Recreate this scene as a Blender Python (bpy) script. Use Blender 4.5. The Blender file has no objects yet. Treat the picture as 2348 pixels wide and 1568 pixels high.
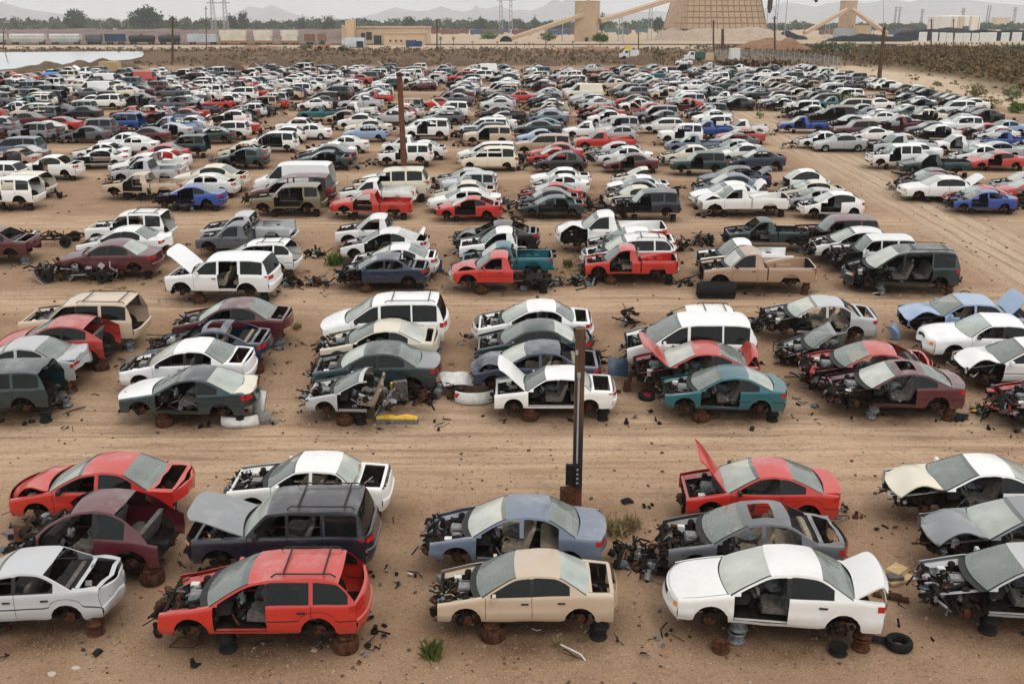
import bpy, bmesh, math, random
from math import sin, cos, pi, radians, sqrt, atan, atan2
from mathutils import Vector, Matrix, Euler, noise

scene = bpy.context.scene
COL = scene.collection
R = random.Random(7)

# ------------------------------------------------------------------ camera and terrain
F = 2254.0            # focal length in units of a 2348 wide frame
CAMH = 13.74
PITCH = math.atan(736 / F)
cp, sp = cos(PITCH), sin(PITCH)

cam_data = bpy.data.cameras.new("camera")
cam = bpy.data.objects.new("camera", cam_data)
COL.objects.link(cam)
cam.location = (0, 0, CAMH)
cam.rotation_euler = (pi / 2 - PITCH, 0, 0)
cam_data.sensor_width = 36
cam_data.lens = 36 * F / 2348
cam_data.clip_start = 0.5
cam_data.clip_end = 60000
scene.camera = cam

TK = [(-500, 0), (26, 0), (33, .35), (46, 1.25), (64, 2.0), (85, 2.6), (100, 2.9), (150, 3.7), (203, 4.2), (250, 4.2),
      (300, 4.0), (400, 3.4), (520, 2.7), (60000, 2.7)]


def lin(k, x):
    if x <= k[0][0]:
        return k[0][1]
    for (a, b), (c, d) in zip(k, k[1:]):
        if x <= c:
            return b + (d - b) * (x - a) / (c - a)
    return k[-1][1]


def terr(Y):
    if Y < 5:
        return 0.0
    return (lin(TK, Y * .9) + lin(TK, Y * .95) + 2 * lin(TK, Y) + lin(TK, Y * 1.05) + lin(TK, Y * 1.1)) / 6


def ray(x, y):
    v = (y - 784) / F
    return Vector(((x - 1174) / F, cp - sp * v, -sp - cp * v))


def P(x, y, h=0.0):
    """point of the ground (raised by h) seen at x, y of the 2348 wide photograph"""
    d = ray(x, y)
    lo, hi = 5.0, 40000.0
    g = lambda t: CAMH + d.z * t - terr(d.y * t) - h
    if g(hi) > 0:
        hi = 3000.0
        return Vector((d.x * hi, d.y * hi, terr(d.y * hi) + h))
    # first crossing
    t = 8.0
    while g(t) > 0 and t < 40000:
        lo = t
        t *= 1.05
    hi = t
    for _ in range(50):
        m = (lo + hi) / 2
        if g(m) > 0:
            lo = m
        else:
            hi = m
    return Vector((d.x * hi, d.y * hi, CAMH + d.z * hi))


def at_depth(x, y, Y):
    """the point at ground distance Y on the line of sight"""
    d = ray(x, y)
    t = Y / d.y
    return Vector((d.x * t, Y, CAMH + d.z * t))


def project(p):
    rel = Vector(p) - Vector((0, 0, CAMH))
    dep = rel.y * cp - rel.z * sp
    return (1174 + F * rel.x / dep, 784 + F * (-rel.y * sp - rel.z * cp) / dep, dep)


# ------------------------------------------------------------------ mesh builder
class MB:
    def __init__(self):
        self.v = []
        self.f = []
        self.m = []

    def grid(self, rows, mat=0, closed=False, skip=None, matf=None):
        """rows: list of rows of points"""
        b = len(self.v)
        n = len(rows[0])
        for r in rows:
            self.v.extend(r)
        for i in range(len(rows) - 1):
            for j in range(n if closed else n - 1):
                if skip and skip(i, j):
                    continue
                k = (j + 1) % n
                self.f.append((b + i * n + j, b + i * n + k, b + (i + 1) * n + k, b + (i + 1) * n + j))
                self.m.append(matf(i, j) if matf else mat)

    def face(self, pts, mat=0):
        b = len(self.v)
        self.v.extend(pts)
        self.f.append(tuple(range(b, b + len(pts))))
        self.m.append(mat)

    def box(self, c, s, mat=0, rot=None, taper=1.0):
        b = len(self.v)
        c = Vector(c)
        for sx, sy, sz in ((-1, -1, -1), (1, -1, -1), (1, 1, -1), (-1, 1, -1), (-1, -1, 1), (1, -1, 1), (1, 1, 1), (-1, 1, 1)):
            k = taper if sz > 0 else 1.0
            p = Vector((sx * s[0] / 2 * k, sy * s[1] / 2 * k, sz * s[2] / 2))
            if rot is not None:
                p = rot @ p
            self.v.append(p + c)
        for q in ((0, 3, 2, 1), (4, 5, 6, 7), (0, 1, 5, 4), (1, 2, 6, 5), (2, 3, 7, 6), (3, 0, 4, 7)):
            self.f.append(tuple(b + i for i in q))
            self.m.append(mat)

    def tube(self, pts, r, mat=0, n=6, cap=True):
        pts = [Vector(p) for p in pts]
        rs = r if isinstance(r, (list, tuple)) else [r] * len(pts)
        rows = []
        up = Vector((0, 0, 1))
        for i, p in enumerate(pts):
            d = (pts[min(i + 1, len(pts) - 1)] - pts[max(i - 1, 0)])
            if d.length < 1e-6:
                d = Vector((0, 0, 1))
            d.normalize()
            a = d.cross(up if abs(d.z) < .9 else Vector((1, 0, 0)))
            a.normalize()
            b = d.cross(a)
            rows.append([p + a * cos(2 * pi * k / n) * rs[i] + b * sin(2 * pi * k / n) * rs[i] for k in range(n)])
        base = len(self.v)
        self.grid(rows, mat, closed=True)
        if cap:
            self.f.append(tuple(base + k for k in range(n)))
            self.m.append(mat)
            e = base + (len(pts) - 1) * n
            self.f.append(tuple(e + k for k in reversed(range(n))))
            self.m.append(mat)

    def lathe(self, prof, c=(0, 0, 0), axis='z', n=16, mat=0, matf=None):
        """prof: list of (radius, height)"""
        c = Vector(c)
        rows = []
        for r, h in prof:
            row = []
            for k in range(n):
                a = 2 * pi * k / n
                q = Vector((r * cos(a), r * sin(a), h))
                if axis == 'y':
                    q = Vector((q.x, q.z, q.y))
                elif axis == 'x':
                    q = Vector((q.z, q.x, q.y))
                row.append(c + q)
            rows.append(row)
        self.grid(rows, mat, closed=True, matf=matf)

    def blob(self, c, s, mat=0, seed=0, amp=.2, n=8):
        c = Vector(c)
        rows = []
        for i in range(n + 1):
            th = pi * i / n
            row = []
            for j in range(n * 2):
                ph = pi * j / n
                d = Vector((sin(th) * cos(ph), sin(th) * sin(ph), cos(th)))
                k = 1 + amp * noise.noise(d * 1.7 + Vector((seed * 3.1, seed, 0)))
                row.append(c + Vector((d.x * s[0], d.y * s[1], d.z * s[2])) * k)
            rows.append(row)
        self.grid(rows, mat, closed=True)

    def xform(self, M, start=0):
        for i in range(start, len(self.v)):
            self.v[i] = M @ Vector(self.v[i])

    def mesh(self, name, mats, smooth=True, angle=38, weld=False):
        me = bpy.data.meshes.new(name)
        me.from_pydata([tuple(p) for p in self.v], [], self.f)
        for m in mats:
            me.materials.append(m)
        me.polygons.foreach_set('material_index', self.m)
        if weld:
            bm = bmesh.new()
            bm.from_mesh(me)
            bmesh.ops.remove_doubles(bm, verts=bm.verts, dist=.0012)
            bmesh.ops.recalc_face_normals(bm, faces=bm.faces)
            bm.to_mesh(me)
            bm.free()
        if smooth:
            me.polygons.foreach_set('use_smooth', [True] * len(me.polygons))
            me.set_sharp_from_angle(angle=radians(angle))
        me.update()
        return me

    def build(self, name, mats, parent=None, smooth=True, angle=38, loc=None):
        if not isinstance(mats, (list, tuple)):
            mats = [mats]
        o = bpy.data.objects.new(name, self.mesh(name, mats, smooth, angle))
        COL.objects.link(o)
        if parent is not None:
            o.parent = parent
        if loc is not None:
            o.location = loc
        return o


def tag(o, label=None, cat=None, group=None, kind=None):
    if label:
        o['label'] = label
    if cat:
        o['category'] = cat
    if group:
        o['group'] = group
    if kind:
        o['kind'] = kind
    return o


def empty(name, loc, rot=(0, 0, 0)):
    o = bpy.data.objects.new(name, None)
    COL.objects.link(o)
    o.location = loc
    o.rotation_euler = rot
    o.empty_display_size = .3
    return o


# ------------------------------------------------------------------ materials
def newmat(name):
    m = bpy.data.materials.new(name)
    m.use_nodes = True
    nt = m.node_tree
    nt.nodes.clear()
    out = nt.nodes.new('ShaderNodeOutputMaterial')
    return m, nt, out


def N(nt, t, **kw):
    n = nt.nodes.new('ShaderNode' + t)
    for k, v in kw.items():
        if k in n.inputs:
            n.inputs[k].default_value = v
        else:
            setattr(n, k, v)
    return n


def mixc(nt, fac, a, b, mode='MIX'):
    n = nt.nodes.new('ShaderNodeMix')
    n.data_type = 'RGBA'
    n.blend_type = mode
    for s, i in ((fac, 0), (a, 6), (b, 7)):
        if isinstance(s, (int, float)):
            n.inputs[i].default_value = s
        elif isinstance(s, tuple):
            n.inputs[i].default_value = (*s[:3], 1)
        else:
            nt.links.new(s, n.inputs[i])
    return n.outputs[2]


def mth(nt, op, a, b=None, c=None, clamp=False):
    n = nt.nodes.new('ShaderNodeMath')
    n.operation = op
    n.use_clamp = clamp
    for i, s in enumerate((a, b, c)):
        if s is None:
            continue
        if isinstance(s, (int, float)):
            n.inputs[i].default_value = s
        else:
            nt.links.new(s, n.inputs[i])
    return n.outputs[0]


def mrange(nt, v, a, b, c=0.0, d=1.0):
    n = nt.nodes.new('ShaderNodeMapRange')
    n.clamp = True
    nt.links.new(v, n.inputs[0])
    for i, s in enumerate((a, b, c, d)):
        n.inputs[i + 1].default_value = s
    return n.outputs[0]


def noise_n(nt, scale, detail=4, rough=.55, coord='Object', stretch=None, off=None):
    tc = nt.nodes.new('ShaderNodeTexCoord') if coord != 'World' else nt.nodes.new('ShaderNodeNewGeometry')
    src = tc.outputs[coord] if coord != 'World' else tc.outputs['Position']
    if stretch or off:
        mp = nt.nodes.new('ShaderNodeMapping')
        mp.inputs['Scale'].default_value = stretch or (1, 1, 1)
        mp.inputs['Location'].default_value = off or (0, 0, 0)
        nt.links.new(src, mp.inputs[0])
        src = mp.outputs[0]
    n = nt.nodes.new('ShaderNodeTexNoise')
    n.inputs['Scale'].default_value = scale
    n.inputs['Detail'].default_value = detail
    n.inputs['Roughness'].default_value = rough
    nt.links.new(src, n.inputs['Vector'])
    return n


def principled(nt, out, col, rough=.6, metal=0.0, spec=.5, coat=0.0):
    b = nt.nodes.new('ShaderNodeBsdfPrincipled')
    for s, k in ((col, 'Base Color'), (rough, 'Roughness'), (metal, 'Metallic'), (spec, 'Specular IOR Level'), (coat, 'Coat Weight')):
        if isinstance(s, tuple):
            b.inputs[k].default_value = (*s[:3], 1)
        elif isinstance(s, (int, float)):
            b.inputs[k].default_value = s
        else:
            nt.links.new(s, b.inputs[k])
    nt.links.new(b.outputs[0], out.inputs['Surface'])
    return b


def simple(name, c1, c2=None, scale=6.0, rough=.7, metal=0.0, spec=.4, bump=0.0, coord='Object', lo=.35, hi=.65, detail=5):
    m, nt, out = newmat(name)
    c2 = c2 or tuple(min(1, x * 1.35 + .004) for x in c1)
    nz = noise_n(nt, scale, detail, .6, coord)
    f = mrange(nt, nz.outputs['Fac'], lo, hi)
    b = principled(nt, out, mixc(nt, f, c1, c2), rough, metal, spec)
    if bump:
        bp = N(nt, 'Bump')
        bp.inputs['Strength'].default_value = bump
        bp.inputs['Distance'].default_value = .05
        nt.links.new(nz.outputs['Fac'], bp.inputs['Height'])
        nt.links.new(bp.outputs[0], b.inputs['Normal'])
    return m


def paint_mat(name, far=False):
    m, nt, out = newmat(name)
    if far:
        a = nt.nodes.new('ShaderNodeAttribute')
        a.attribute_name = 'paint'
        base = a.outputs['Color']
    else:
        base = nt.nodes.new('ShaderNodeObjectInfo').outputs['Color']
    geo = nt.nodes.new('ShaderNodeNewGeometry')
    tc = nt.nodes.new('ShaderNodeTexCoord')
    sep = nt.nodes.new('ShaderNodeSeparateXYZ')
    nt.links.new(geo.outputs['Normal'], sep.inputs[0])
    sp3 = nt.nodes.new('ShaderNodeSeparateXYZ')
    nt.links.new(tc.outputs['Object'], sp3.inputs[0])
    n1 = noise_n(nt, 1.3, 5, .6)
    n2 = noise_n(nt, 9, 4, .6)
    n3 = noise_n(nt, 34, 2, .5)
    # sun-bleached, chalky upper panels and settled dust
    up = mrange(nt, sep.outputs['Z'], .45, .98)
    dust = mth(nt, 'MULTIPLY', up, mrange(nt, n1.outputs['Fac'], .3, .75, .02, .17))
    splash = mth(nt, 'MULTIPLY', mrange(nt, sp3.outputs['Z'], .52, .2), mrange(nt, n2.outputs['Fac'], .3, .8, .0, .26)) if not far else 0.0
    # lacquer gone chalky in blotches on the panels that face the sun
    oi = nt.nodes.new('ShaderNodeObjectInfo')
    mpb = nt.nodes.new('ShaderNodeMapping')
    nt.links.new(tc.outputs['Object'], mpb.inputs[0])
    cmb = nt.nodes.new('ShaderNodeCombineXYZ')
    for i_ in range(3):
        nt.links.new(mth(nt, 'MULTIPLY', oi.outputs['Random'], 37.0 + i_ * 11), cmb.inputs[i_])
    nt.links.new(cmb.outputs[0], mpb.inputs['Location'])
    n4 = nt.nodes.new('ShaderNodeTexNoise')
    n4.inputs['Scale'].default_value = 1.1
    n4.inputs['Detail'].default_value = 6
    n4.inputs['Roughness'].default_value = .62
    nt.links.new(mpb.outputs[0], n4.inputs['Vector'])
    chalk = mth(nt, 'MULTIPLY', mrange(nt, sep.outputs['Z'], .55, .95), mrange(nt, n4.outputs['Fac'], .5, .62, 0, .22))
    rustm = mrange(nt, n4.outputs['Fac'], .26, .2, 0, .8)
    fac = mth(nt, 'MAXIMUM', dust, splash)
    fac = mth(nt, 'ADD', fac, mrange(nt, n3.outputs['Fac'], .64, .8, 0, .05), clamp=True)
    c = mixc(nt, mrange(nt, n2.outputs['Fac'], .4, .7, 0, .06), base, (.22, .2, .18))
    c = mixc(nt, chalk, c, (.5, .48, .46))
    c = mixc(nt, rustm, c, (.12, .05, .025))
    c = mixc(nt, fac, c, (.34, .28, .22))
    rgh = mth(nt, 'ADD', mth(nt, 'MULTIPLY', fac, .5), .3)
    b = principled(nt, out, c, rgh, 0, .5, mth(nt, 'SUBTRACT', .55, fac, clamp=True))
    b.inputs['Coat Roughness'].default_value = .06
    bp = N(nt, 'Bump')
    bp.inputs['Strength'].default_value = .22
    bp.inputs['Distance'].default_value = .03
    nt.links.new(noise_n(nt, 3.2, 3, .5).outputs['Fac'], bp.inputs['Height'])
    nt.links.new(bp.outputs[0], b.inputs['Normal'])
    nt.links.new(bp.outputs[0], b.inputs['Coat Normal'])
    return m


def glass_mat(name, tint, dustf, dustc=(.62, .66, .6)):
    m, nt, out = newmat(name)
    tr = N(nt, 'BsdfTransparent')
    tr.inputs[0].default_value = (*tint, 1)
    gl = N(nt, 'BsdfGlossy')
    gl.inputs['Roughness'].default_value = .06
    gl.inputs[0].default_value = (.9, .95, .93, 1)
    df = N(nt, 'BsdfDiffuse')
    df.inputs[0].default_value = (*dustc, 1)
    n1 = noise_n(nt, 1.1, 4, .55)
    mx = N(nt, 'MixShader')
    f = mrange(nt, n1.outputs['Fac'], .3, .72, dustf * .75, min(1, dustf * 1.2))
    nt.links.new(f, mx.inputs[0])
    nt.links.new(tr.outputs[0], mx.inputs[1])
    nt.links.new(df.outputs[0], mx.inputs[2])
    fr = N(nt, 'Fresnel')
    fr.inputs[0].default_value = 1.55
    m2 = N(nt, 'MixShader')
    nt.links.new(mth(nt, 'MULTIPLY', fr.outputs[0], .55 if dustf < .1 else .9, clamp=True), m2.inputs[0])
    nt.links.new(mx.outputs[0], m2.inputs[1])
    nt.links.new(gl.outputs[0], m2.inputs[2])
    nt.links.new(m2.outputs[0], out.inputs['Surface'])
    return m


M = {}
M['paint'] = paint_mat('weathered_paint')
M['paintfar'] = paint_mat('weathered_paint_far', True)
M['ws'] = glass_mat('windscreen_glass', (.62, .70, .65), .5, (.74, .80, .72))
M['sg'] = glass_mat('side_glass', (.07, .09, .09), .04, (.14, .18, .17))
M['wst'] = glass_mat('tinted_screen_band', (.3, .35, .34), .3, (.45, .5, .48))
M['trim'] = simple('black_trim', (.012, .012, .012), (.03, .028, .026), 12, .55, spec=.25)
M['dark'] = simple('oily_underbody', (.006, .005, .0045), (.03, .02, .014), 9, .85, spec=.12)
M['cabin'] = simple('cabin_plastic', (.010, .0095, .0095), (.032, .029, .027), 5, .8, spec=.12)
M['seatg'] = simple('grey_seat_cloth', (.075, .068, .063), (.15, .135, .12), 8, .95, spec=.12)
M['seatb'] = simple('beige_seat_cloth', (.2, .165, .125), (.3, .25, .19), 8, .95, spec=.12)
M['rust'] = simple('rusty_steel', (.03, .013, .008), (.105, .045, .022), 11, .85, bump=.3, spec=.12)
M['alu'] = simple('dull_alloy', (.13, .13, .125), (.3, .29, .28), 14, .5, .4)
M['black'] = simple('black_rubber', (.008, .008, .008), (.02, .019, .018), 20, .8, spec=.12)
M['red'] = simple('red_lens', (.35, .012, .01), (.5, .03, .02), 20, .25)
M['amber'] = simple('amber_lens', (.75, .2, .03), (.8, .3, .05), 20, .25)
M['lens'] = simple('clear_lens', (.5, .5, .46), (.75, .74, .68), 15, .2)
M['chrome'] = simple('scuffed_chrome', (.45, .45, .44), (.65, .65, .63), 18, .3, .8)
M['whiteplastic'] = simple('white_plastic', (.5, .49, .46), (.68, .67, .64), 5, .5)
M['yellow'] = simple('yellow_foam', (.62, .33, .03), (.78, .5, .08), 9, .85, bump=.3)
M['tan'] = simple('tan_board', (.4, .27, .13), (.55, .4, .22), 7, .85)
M['greymetal'] = simple('grey_metal', (.07, .075, .08), (.2, .21, .22), 10, .55, .2, spec=.25)
M['bluepanel'] = simple('blue_panel', (.015, .04, .07), (.04, .075, .11), 6, .4)
M['ws0'] = glass_mat('clear_screen', (.6, .68, .64), .26, (.7, .76, .7))
M['ws2'] = glass_mat('dusty_screen', (.6, .67, .63), .66, (.74, .75, .68))
JM = [M['paint'], M['dark'], M['rust'], M['alu'], M['black'], M['greymetal'], M['whiteplastic']]    # order used by junk()
# ------------------------------------------------------------------ wrecked cars
TYPES = {
    'sedan': dict(L=4.55, W=1.74, sh=[(.24, .70), (.9, .84), (1.3, .92), (2.5, .95), (3.75, .99), (4.4, .94)],
                  rail=[(1.3, .92), (1.55, 1.08), (1.95, 1.29), (2.12, 1.355), (2.6, 1.41), (3.0, 1.385), (3.18, 1.33), (3.45, 1.17), (3.75, .99)],
                  win=[(1.42, 2.42), (2.52, 3.36)], doors=[1.38, 2.47, 3.36], hdr=2.1, rh=3.12, fa=.92, ra=3.6, tb=.42, sill=.27, ar=.36),
    'boxy': dict(flat=1, L=4.75, W=1.76, sh=[(.24, .76), (.9, .86), (1.45, .92), (2.6, .93), (3.8, .95), (4.6, .92)],
                 rail=[(1.45, .92), (1.75, 1.13), (2.05, 1.32), (2.18, 1.37), (2.7, 1.40), (3.2, 1.38), (3.32, 1.34), (3.55, 1.16), (3.78, .95)],
                 win=[(1.55, 2.55), (2.64, 3.48)], doors=[1.5, 2.6, 3.5], hdr=2.16, rh=3.3, fa=.95, ra=3.75, tb=.36, sill=.28, ar=.36),
    'coupe': dict(L=4.4, W=1.72, sh=[(.24, .66), (.9, .80), (1.35, .89), (2.5, .92), (3.8, .97), (4.25, .93)],
                  rail=[(1.35, .89), (1.65, 1.06), (2.0, 1.24), (2.18, 1.31), (2.55, 1.355), (2.9, 1.335), (3.1, 1.28), (3.45, 1.13), (3.8, .97)],
                  win=[(1.45, 2.68), (2.76, 3.36)], doors=[1.42, 2.72], hdr=2.15, rh=3.0, fa=.9, ra=3.45, tb=.44, sill=.25, ar=.36),
    'hatch': dict(L=4.15, W=1.72, tail=1, sh=[(.24, .72), (.85, .84), (1.2, .93), (2.5, .96), (3.6, 1.0), (4.0, .98)],
                  rail=[(1.2, .93), (1.5, 1.12), (1.9, 1.32), (2.1, 1.39), (2.5, 1.44), (3.0, 1.42), (3.3, 1.35), (3.65, 1.18), (3.98, .98)],
                  win=[(1.3, 2.5), (2.58, 3.4)], doors=[1.28, 2.54], hdr=2.05, rh=3.3, fa=.86, ra=3.4, tb=.4, sill=.27, ar=.36),
    'bug': dict(L=4.1, W=1.74, tail=1, sh=[(.24, .72), (.8, .88), (1.2, .92), (2.5, .93), (3.4, .94), (3.94, .80)],
                rail=[(1.2, .92), (1.45, 1.16), (1.8, 1.36), (2.1, 1.46), (2.5, 1.51), (2.85, 1.47), (3.15, 1.36), (3.5, 1.12), (3.72, .87)],
                win=[(1.3, 2.45), (2.6, 3.2)], doors=[1.28, 2.5], hdr=1.95, rh=2.95, fa=.82, ra=3.3, tb=.46, sill=.27, ar=.39),
    'wagon': dict(L=4.45, W=1.7, tail=1, sh=[(.24, .70), (.9, .83), (1.3, .92), (2.5, .94), (3.8, .96), (4.3, .95)],
                  rail=[(1.3, .92), (1.6, 1.10), (1.95, 1.29), (2.12, 1.36), (2.5, 1.42), (3.4, 1.43), (3.85, 1.40), (3.98, 1.34), (4.3, .95)],
                  win=[(1.4, 2.42), (2.5, 3.34), (3.42, 4.12)], doors=[1.38, 2.46, 3.38], hdr=2.1, rh=3.92, fa=.9, ra=3.5, tb=.36, sill=.27, ar=.36),
    'suv': dict(flat=1, L=4.4, W=1.78, tail=1, sh=[(.2, .98), (.9, 1.03), (1.5, 1.06), (2.6, 1.07), (3.8, 1.08), (4.26, 1.07)],
                rail=[(1.5, 1.06), (1.7, 1.3), (1.92, 1.53), (2.02, 1.6), (2.5, 1.645), (3.6, 1.65), (4.0, 1.63), (4.1, 1.58), (4.26, 1.07)],
                win=[(1.56, 2.42), (2.5, 3.22), (3.32, 4.06)], doors=[1.54, 2.46, 3.26], hdr=2.0, rh=4.06, fa=.85, ra=3.45, tb=.24, sill=.42, ar=.43),
    'suvl': dict(flat=1, L=4.85, W=1.9, tail=1, sh=[(.2, .98), (.9, 1.07), (1.45, 1.12), (2.6, 1.14), (4.2, 1.15), (4.7, 1.13)],
                 rail=[(1.45, 1.12), (1.7, 1.35), (1.98, 1.6), (2.1, 1.66), (2.6, 1.72), (4.0, 1.73), (4.4, 1.70), (4.52, 1.64), (4.7, 1.13)],
                 win=[(1.55, 2.5), (2.6, 3.4), (3.52, 4.46)], doors=[1.5, 2.55, 3.45], hdr=2.08, rh=4.46, fa=.92, ra=3.75, tb=.27, sill=.42, ar=.45),
    'minivan': dict(L=4.85, W=1.86, tail=1, sh=[(.24, .80), (.8, .98), (1.15, 1.03), (2.4, 1.06), (4.2, 1.07), (4.7, 1.05)],
                    rail=[(1.15, 1.03), (1.5, 1.27), (1.95, 1.56), (2.15, 1.645), (2.6, 1.71), (4.0, 1.72), (4.4, 1.68), (4.52, 1.62), (4.7, 1.05)],
                    win=[(1.4, 2.3), (2.4, 3.5), (3.56, 4.46)], doors=[1.3, 2.35, 3.53], hdr=2.1, rh=4.46, fa=.9, ra=3.9, tb=.27, sill=.3, ar=.38),
    'van': dict(flat=1, L=5.3, W=2.0, tail=1, sh=[(.2, .95), (.6, 1.1), (1.0, 1.16), (2.4, 1.18), (4.6, 1.18), (5.16, 1.17)],
                rail=[(1.0, 1.16), (1.35, 1.55), (1.62, 1.87), (1.75, 1.95), (2.3, 2.02), (4.6, 2.02), (4.95, 1.98), (5.04, 1.92), (5.16, 1.17)],
                win=[(1.15, 2.0)], doors=[1.1, 2.1, 3.3], hdr=1.74, rh=5.0, fa=.9, ra=4.2, tb=.14, sill=.4, ar=.42),
    'pickup': dict(flat=1, L=4.9, W=1.74, bed=3.02, sh=[(.22, .84), (.9, .94), (1.4, 1.0), (2.9, 1.01), (3.02, 1.0), (4.74, .99)],
                   rail=[(1.4, 1.0), (1.6, 1.19), (1.9, 1.44), (2.02, 1.51), (2.3, 1.55), (2.62, 1.545), (2.74, 1.5), (2.88, 1.01)],
                   win=[(1.5, 2.46)], doors=[1.45, 2.56], hdr=2.0, rh=2.72, fa=.9, ra=3.85, tb=.28, sill=.38, ar=.42),
    'pickupl': dict(flat=1, L=5.55, W=1.98, bed=3.2, sh=[(.22, .96), (.9, 1.07), (1.5, 1.13), (3.05, 1.14), (3.2, 1.12), (5.38, 1.12)],
                    rail=[(1.5, 1.13), (1.72, 1.34), (2.02, 1.62), (2.14, 1.69), (2.5, 1.745), (2.78, 1.74), (2.9, 1.69), (3.05, 1.14)],
                    win=[(1.62, 2.62)], doors=[1.56, 2.72], hdr=2.12, rh=2.88, fa=1.0, ra=4.3, tb=.28, sill=.45, ar=.47),
}
TYPEWORD = {'sedan': 'sedan', 'boxy': 'boxy sedan', 'coupe': 'coupe', 'hatch': 'hatchback', 'bug': 'round hatchback', 'wagon': 'estate',
            'suv': 'off-roader', 'suvl': 'big off-roader', 'minivan': 'minivan', 'van': 'cargo van', 'pickup': 'pickup', 'pickupl': 'big pickup'}
CATWORD = {'pickup': 'pickup truck', 'pickupl': 'pickup truck', 'van': 'van', 'minivan': 'minivan', 'suv': 'off-roader', 'suvl': 'off-roader'}
OBJNAME = {'sedan': 'scrapped_sedan', 'boxy': 'scrapped_sedan', 'coupe': 'scrapped_coupe', 'hatch': 'scrapped_hatchback', 'bug': 'scrapped_hatchback',
           'wagon': 'scrapped_station_wagon', 'suv': 'scrapped_off_roader', 'suvl': 'scrapped_off_roader', 'minivan': 'scrapped_minivan',
           'van': 'scrapped_cargo_van', 'pickup': 'scrapped_pickup_truck', 'pickupl': 'scrapped_pickup_truck'}
PROF = [(0, .915), (.06, .94), (.13, .962), (.3, .99), (.46, 1.0), (.5, .988), (.7, .99), (.86, .98), (.95, .968), (1, .945)]


def junk(mb, c, s, n, seed, size=1.0, w=(1, 7, 2, 1, 5, 1)):
    """loose mechanical bits filling a box centred on c with size s"""
    r = random.Random(seed)
    for _ in range(n):
        p = Vector((c[0] + r.uniform(-.5, .5) * s[0], c[1] + r.uniform(-.5, .5) * s[1], c[2] + r.uniform(-.5, .5) * s[2]))
        k = r.choices(range(len(w)), w)[0]
        rot = Euler((r.uniform(-.7, .7), r.uniform(-.7, .7), r.uniform(0, pi))).to_matrix()
        t = r.random()
        if t < .24:
            mb.box(p, (r.uniform(.06, .24) * size, r.uniform(.05, .18) * size, r.uniform(.03, .14) * size), k, rot, r.uniform(.6, 1))
        elif t < .46:
            st = len(mb.v)
            lx, ly, bw = r.uniform(.1, .34) * size, r.uniform(.05, .2) * size, r.uniform(-.5, .5)
            mb.grid([[Vector((lx * (i / 3 - .5), ly * (j - .5), lx * bw * ((i / 3 - .5) ** 2) + .02 * j)) for i in range(4)] for j in range(2)], k)
            mb.xform(Matrix.Translation(p) @ rot.to_4x4() @ Matrix.Rotation(r.uniform(-1.2, 1.2), 4, 'X'), st)
        elif t < .62:
            st = len(mb.v)
            rr = r.uniform(.04, .11) * size
            h = r.uniform(.05, .16) * size
            mb.lathe([(0, -h), (rr, -h), (rr, 0), (rr * .6, h * .3), (rr * .6, h), (0, h)], n=8, mat=k)
            mb.xform(Matrix.Translation(p) @ rot.to_4x4(), st)
        else:
            d = Vector((r.uniform(-1, 1), r.uniform(-1, 1), r.uniform(-.5, .5))) * .3 * size
            e = Vector((r.uniform(-1, 1), r.uniform(-1, 1), r.uniform(-.3, .4))) * .16 * size
            mb.tube([p - d, p + e, p + d], r.uniform(.009, .028) * size, k, 5)


def seat_mesh(kind):
    mb = MB()
    if kind == 'front':
        prof = [(.30, .0), (.30, .16), (.22, .2), (-.18, .15), (-.22, .2), (-.42, .66), (-.46, .70), (-.53, .68), (-.36, .1), (-.28, 0)]
        w = .25
    else:
        prof = [(.28, .0), (.28, .15), (.2, .19), (-.16, .14), (-.2, .2), (-.36, .58), (-.42, .6), (-.48, .58), (-.34, .08), (-.28, 0)]
        w = .62
    rows = []
    for s, k in ((-1, .86), (-.9, .97), (-.6, 1), (.6, 1), (.9, .97), (1, .86)):
        cx, cz = -.1, .25
        rows.append([(cx + (x - cx) * k, s * w, cz + (z - cz) * k) for x, z in prof])
    mb.grid(rows, 0, closed=True)
    mb.face(rows[0])
    mb.face(list(reversed(rows[-1])))
    if kind == 'front':
        mb.blob((-.5, 0, .8), (.06, .13, .1), 0, 1, .05, 5)
        for s in (-.07, .07):
            mb.tube([(-.5, s, .66), (-.5, s, .76)], .012, 0, 4)
    return mb


def hub_mesh(kind):
    mb = MB()
    if kind == 'hub':        # brake disc on a stub axle
        mb.lathe([(0, .05), (.05, .05), (.06, .0), (.075, -.01), (.135, -.015), (.135, -.04), (.05, -.05), (.03, -.3)], axis='y', n=14, mat=0)
        mb.box((.09, -.03, .08), (.1, .08, .1), 1)
        return mb, [M['rust'], M['dark']]
    r = .31
    mb.lathe([(.17, .06), (.19, .085), (.27, .085), (.305, .05), (r, 0), (r, -.06), (.29, -.1), (.19, -.1)], axis='y', n=20, mat=0)
    mb.lathe([(0, .03), (.06, .035), (.07, .01), (.15, .03), (.165, .07), (.19, .085), (.19, -.1), (0, -.08)], axis='y', n=20, mat=1)
    return mb, [M['black'], M['alu'] if kind == 'wheel' else M['rust']]


MESHC = {}


def cmesh(key, fn):
    if key not in MESHC:
        MESHC[key] = fn()
    return MESHC[key]


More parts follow.
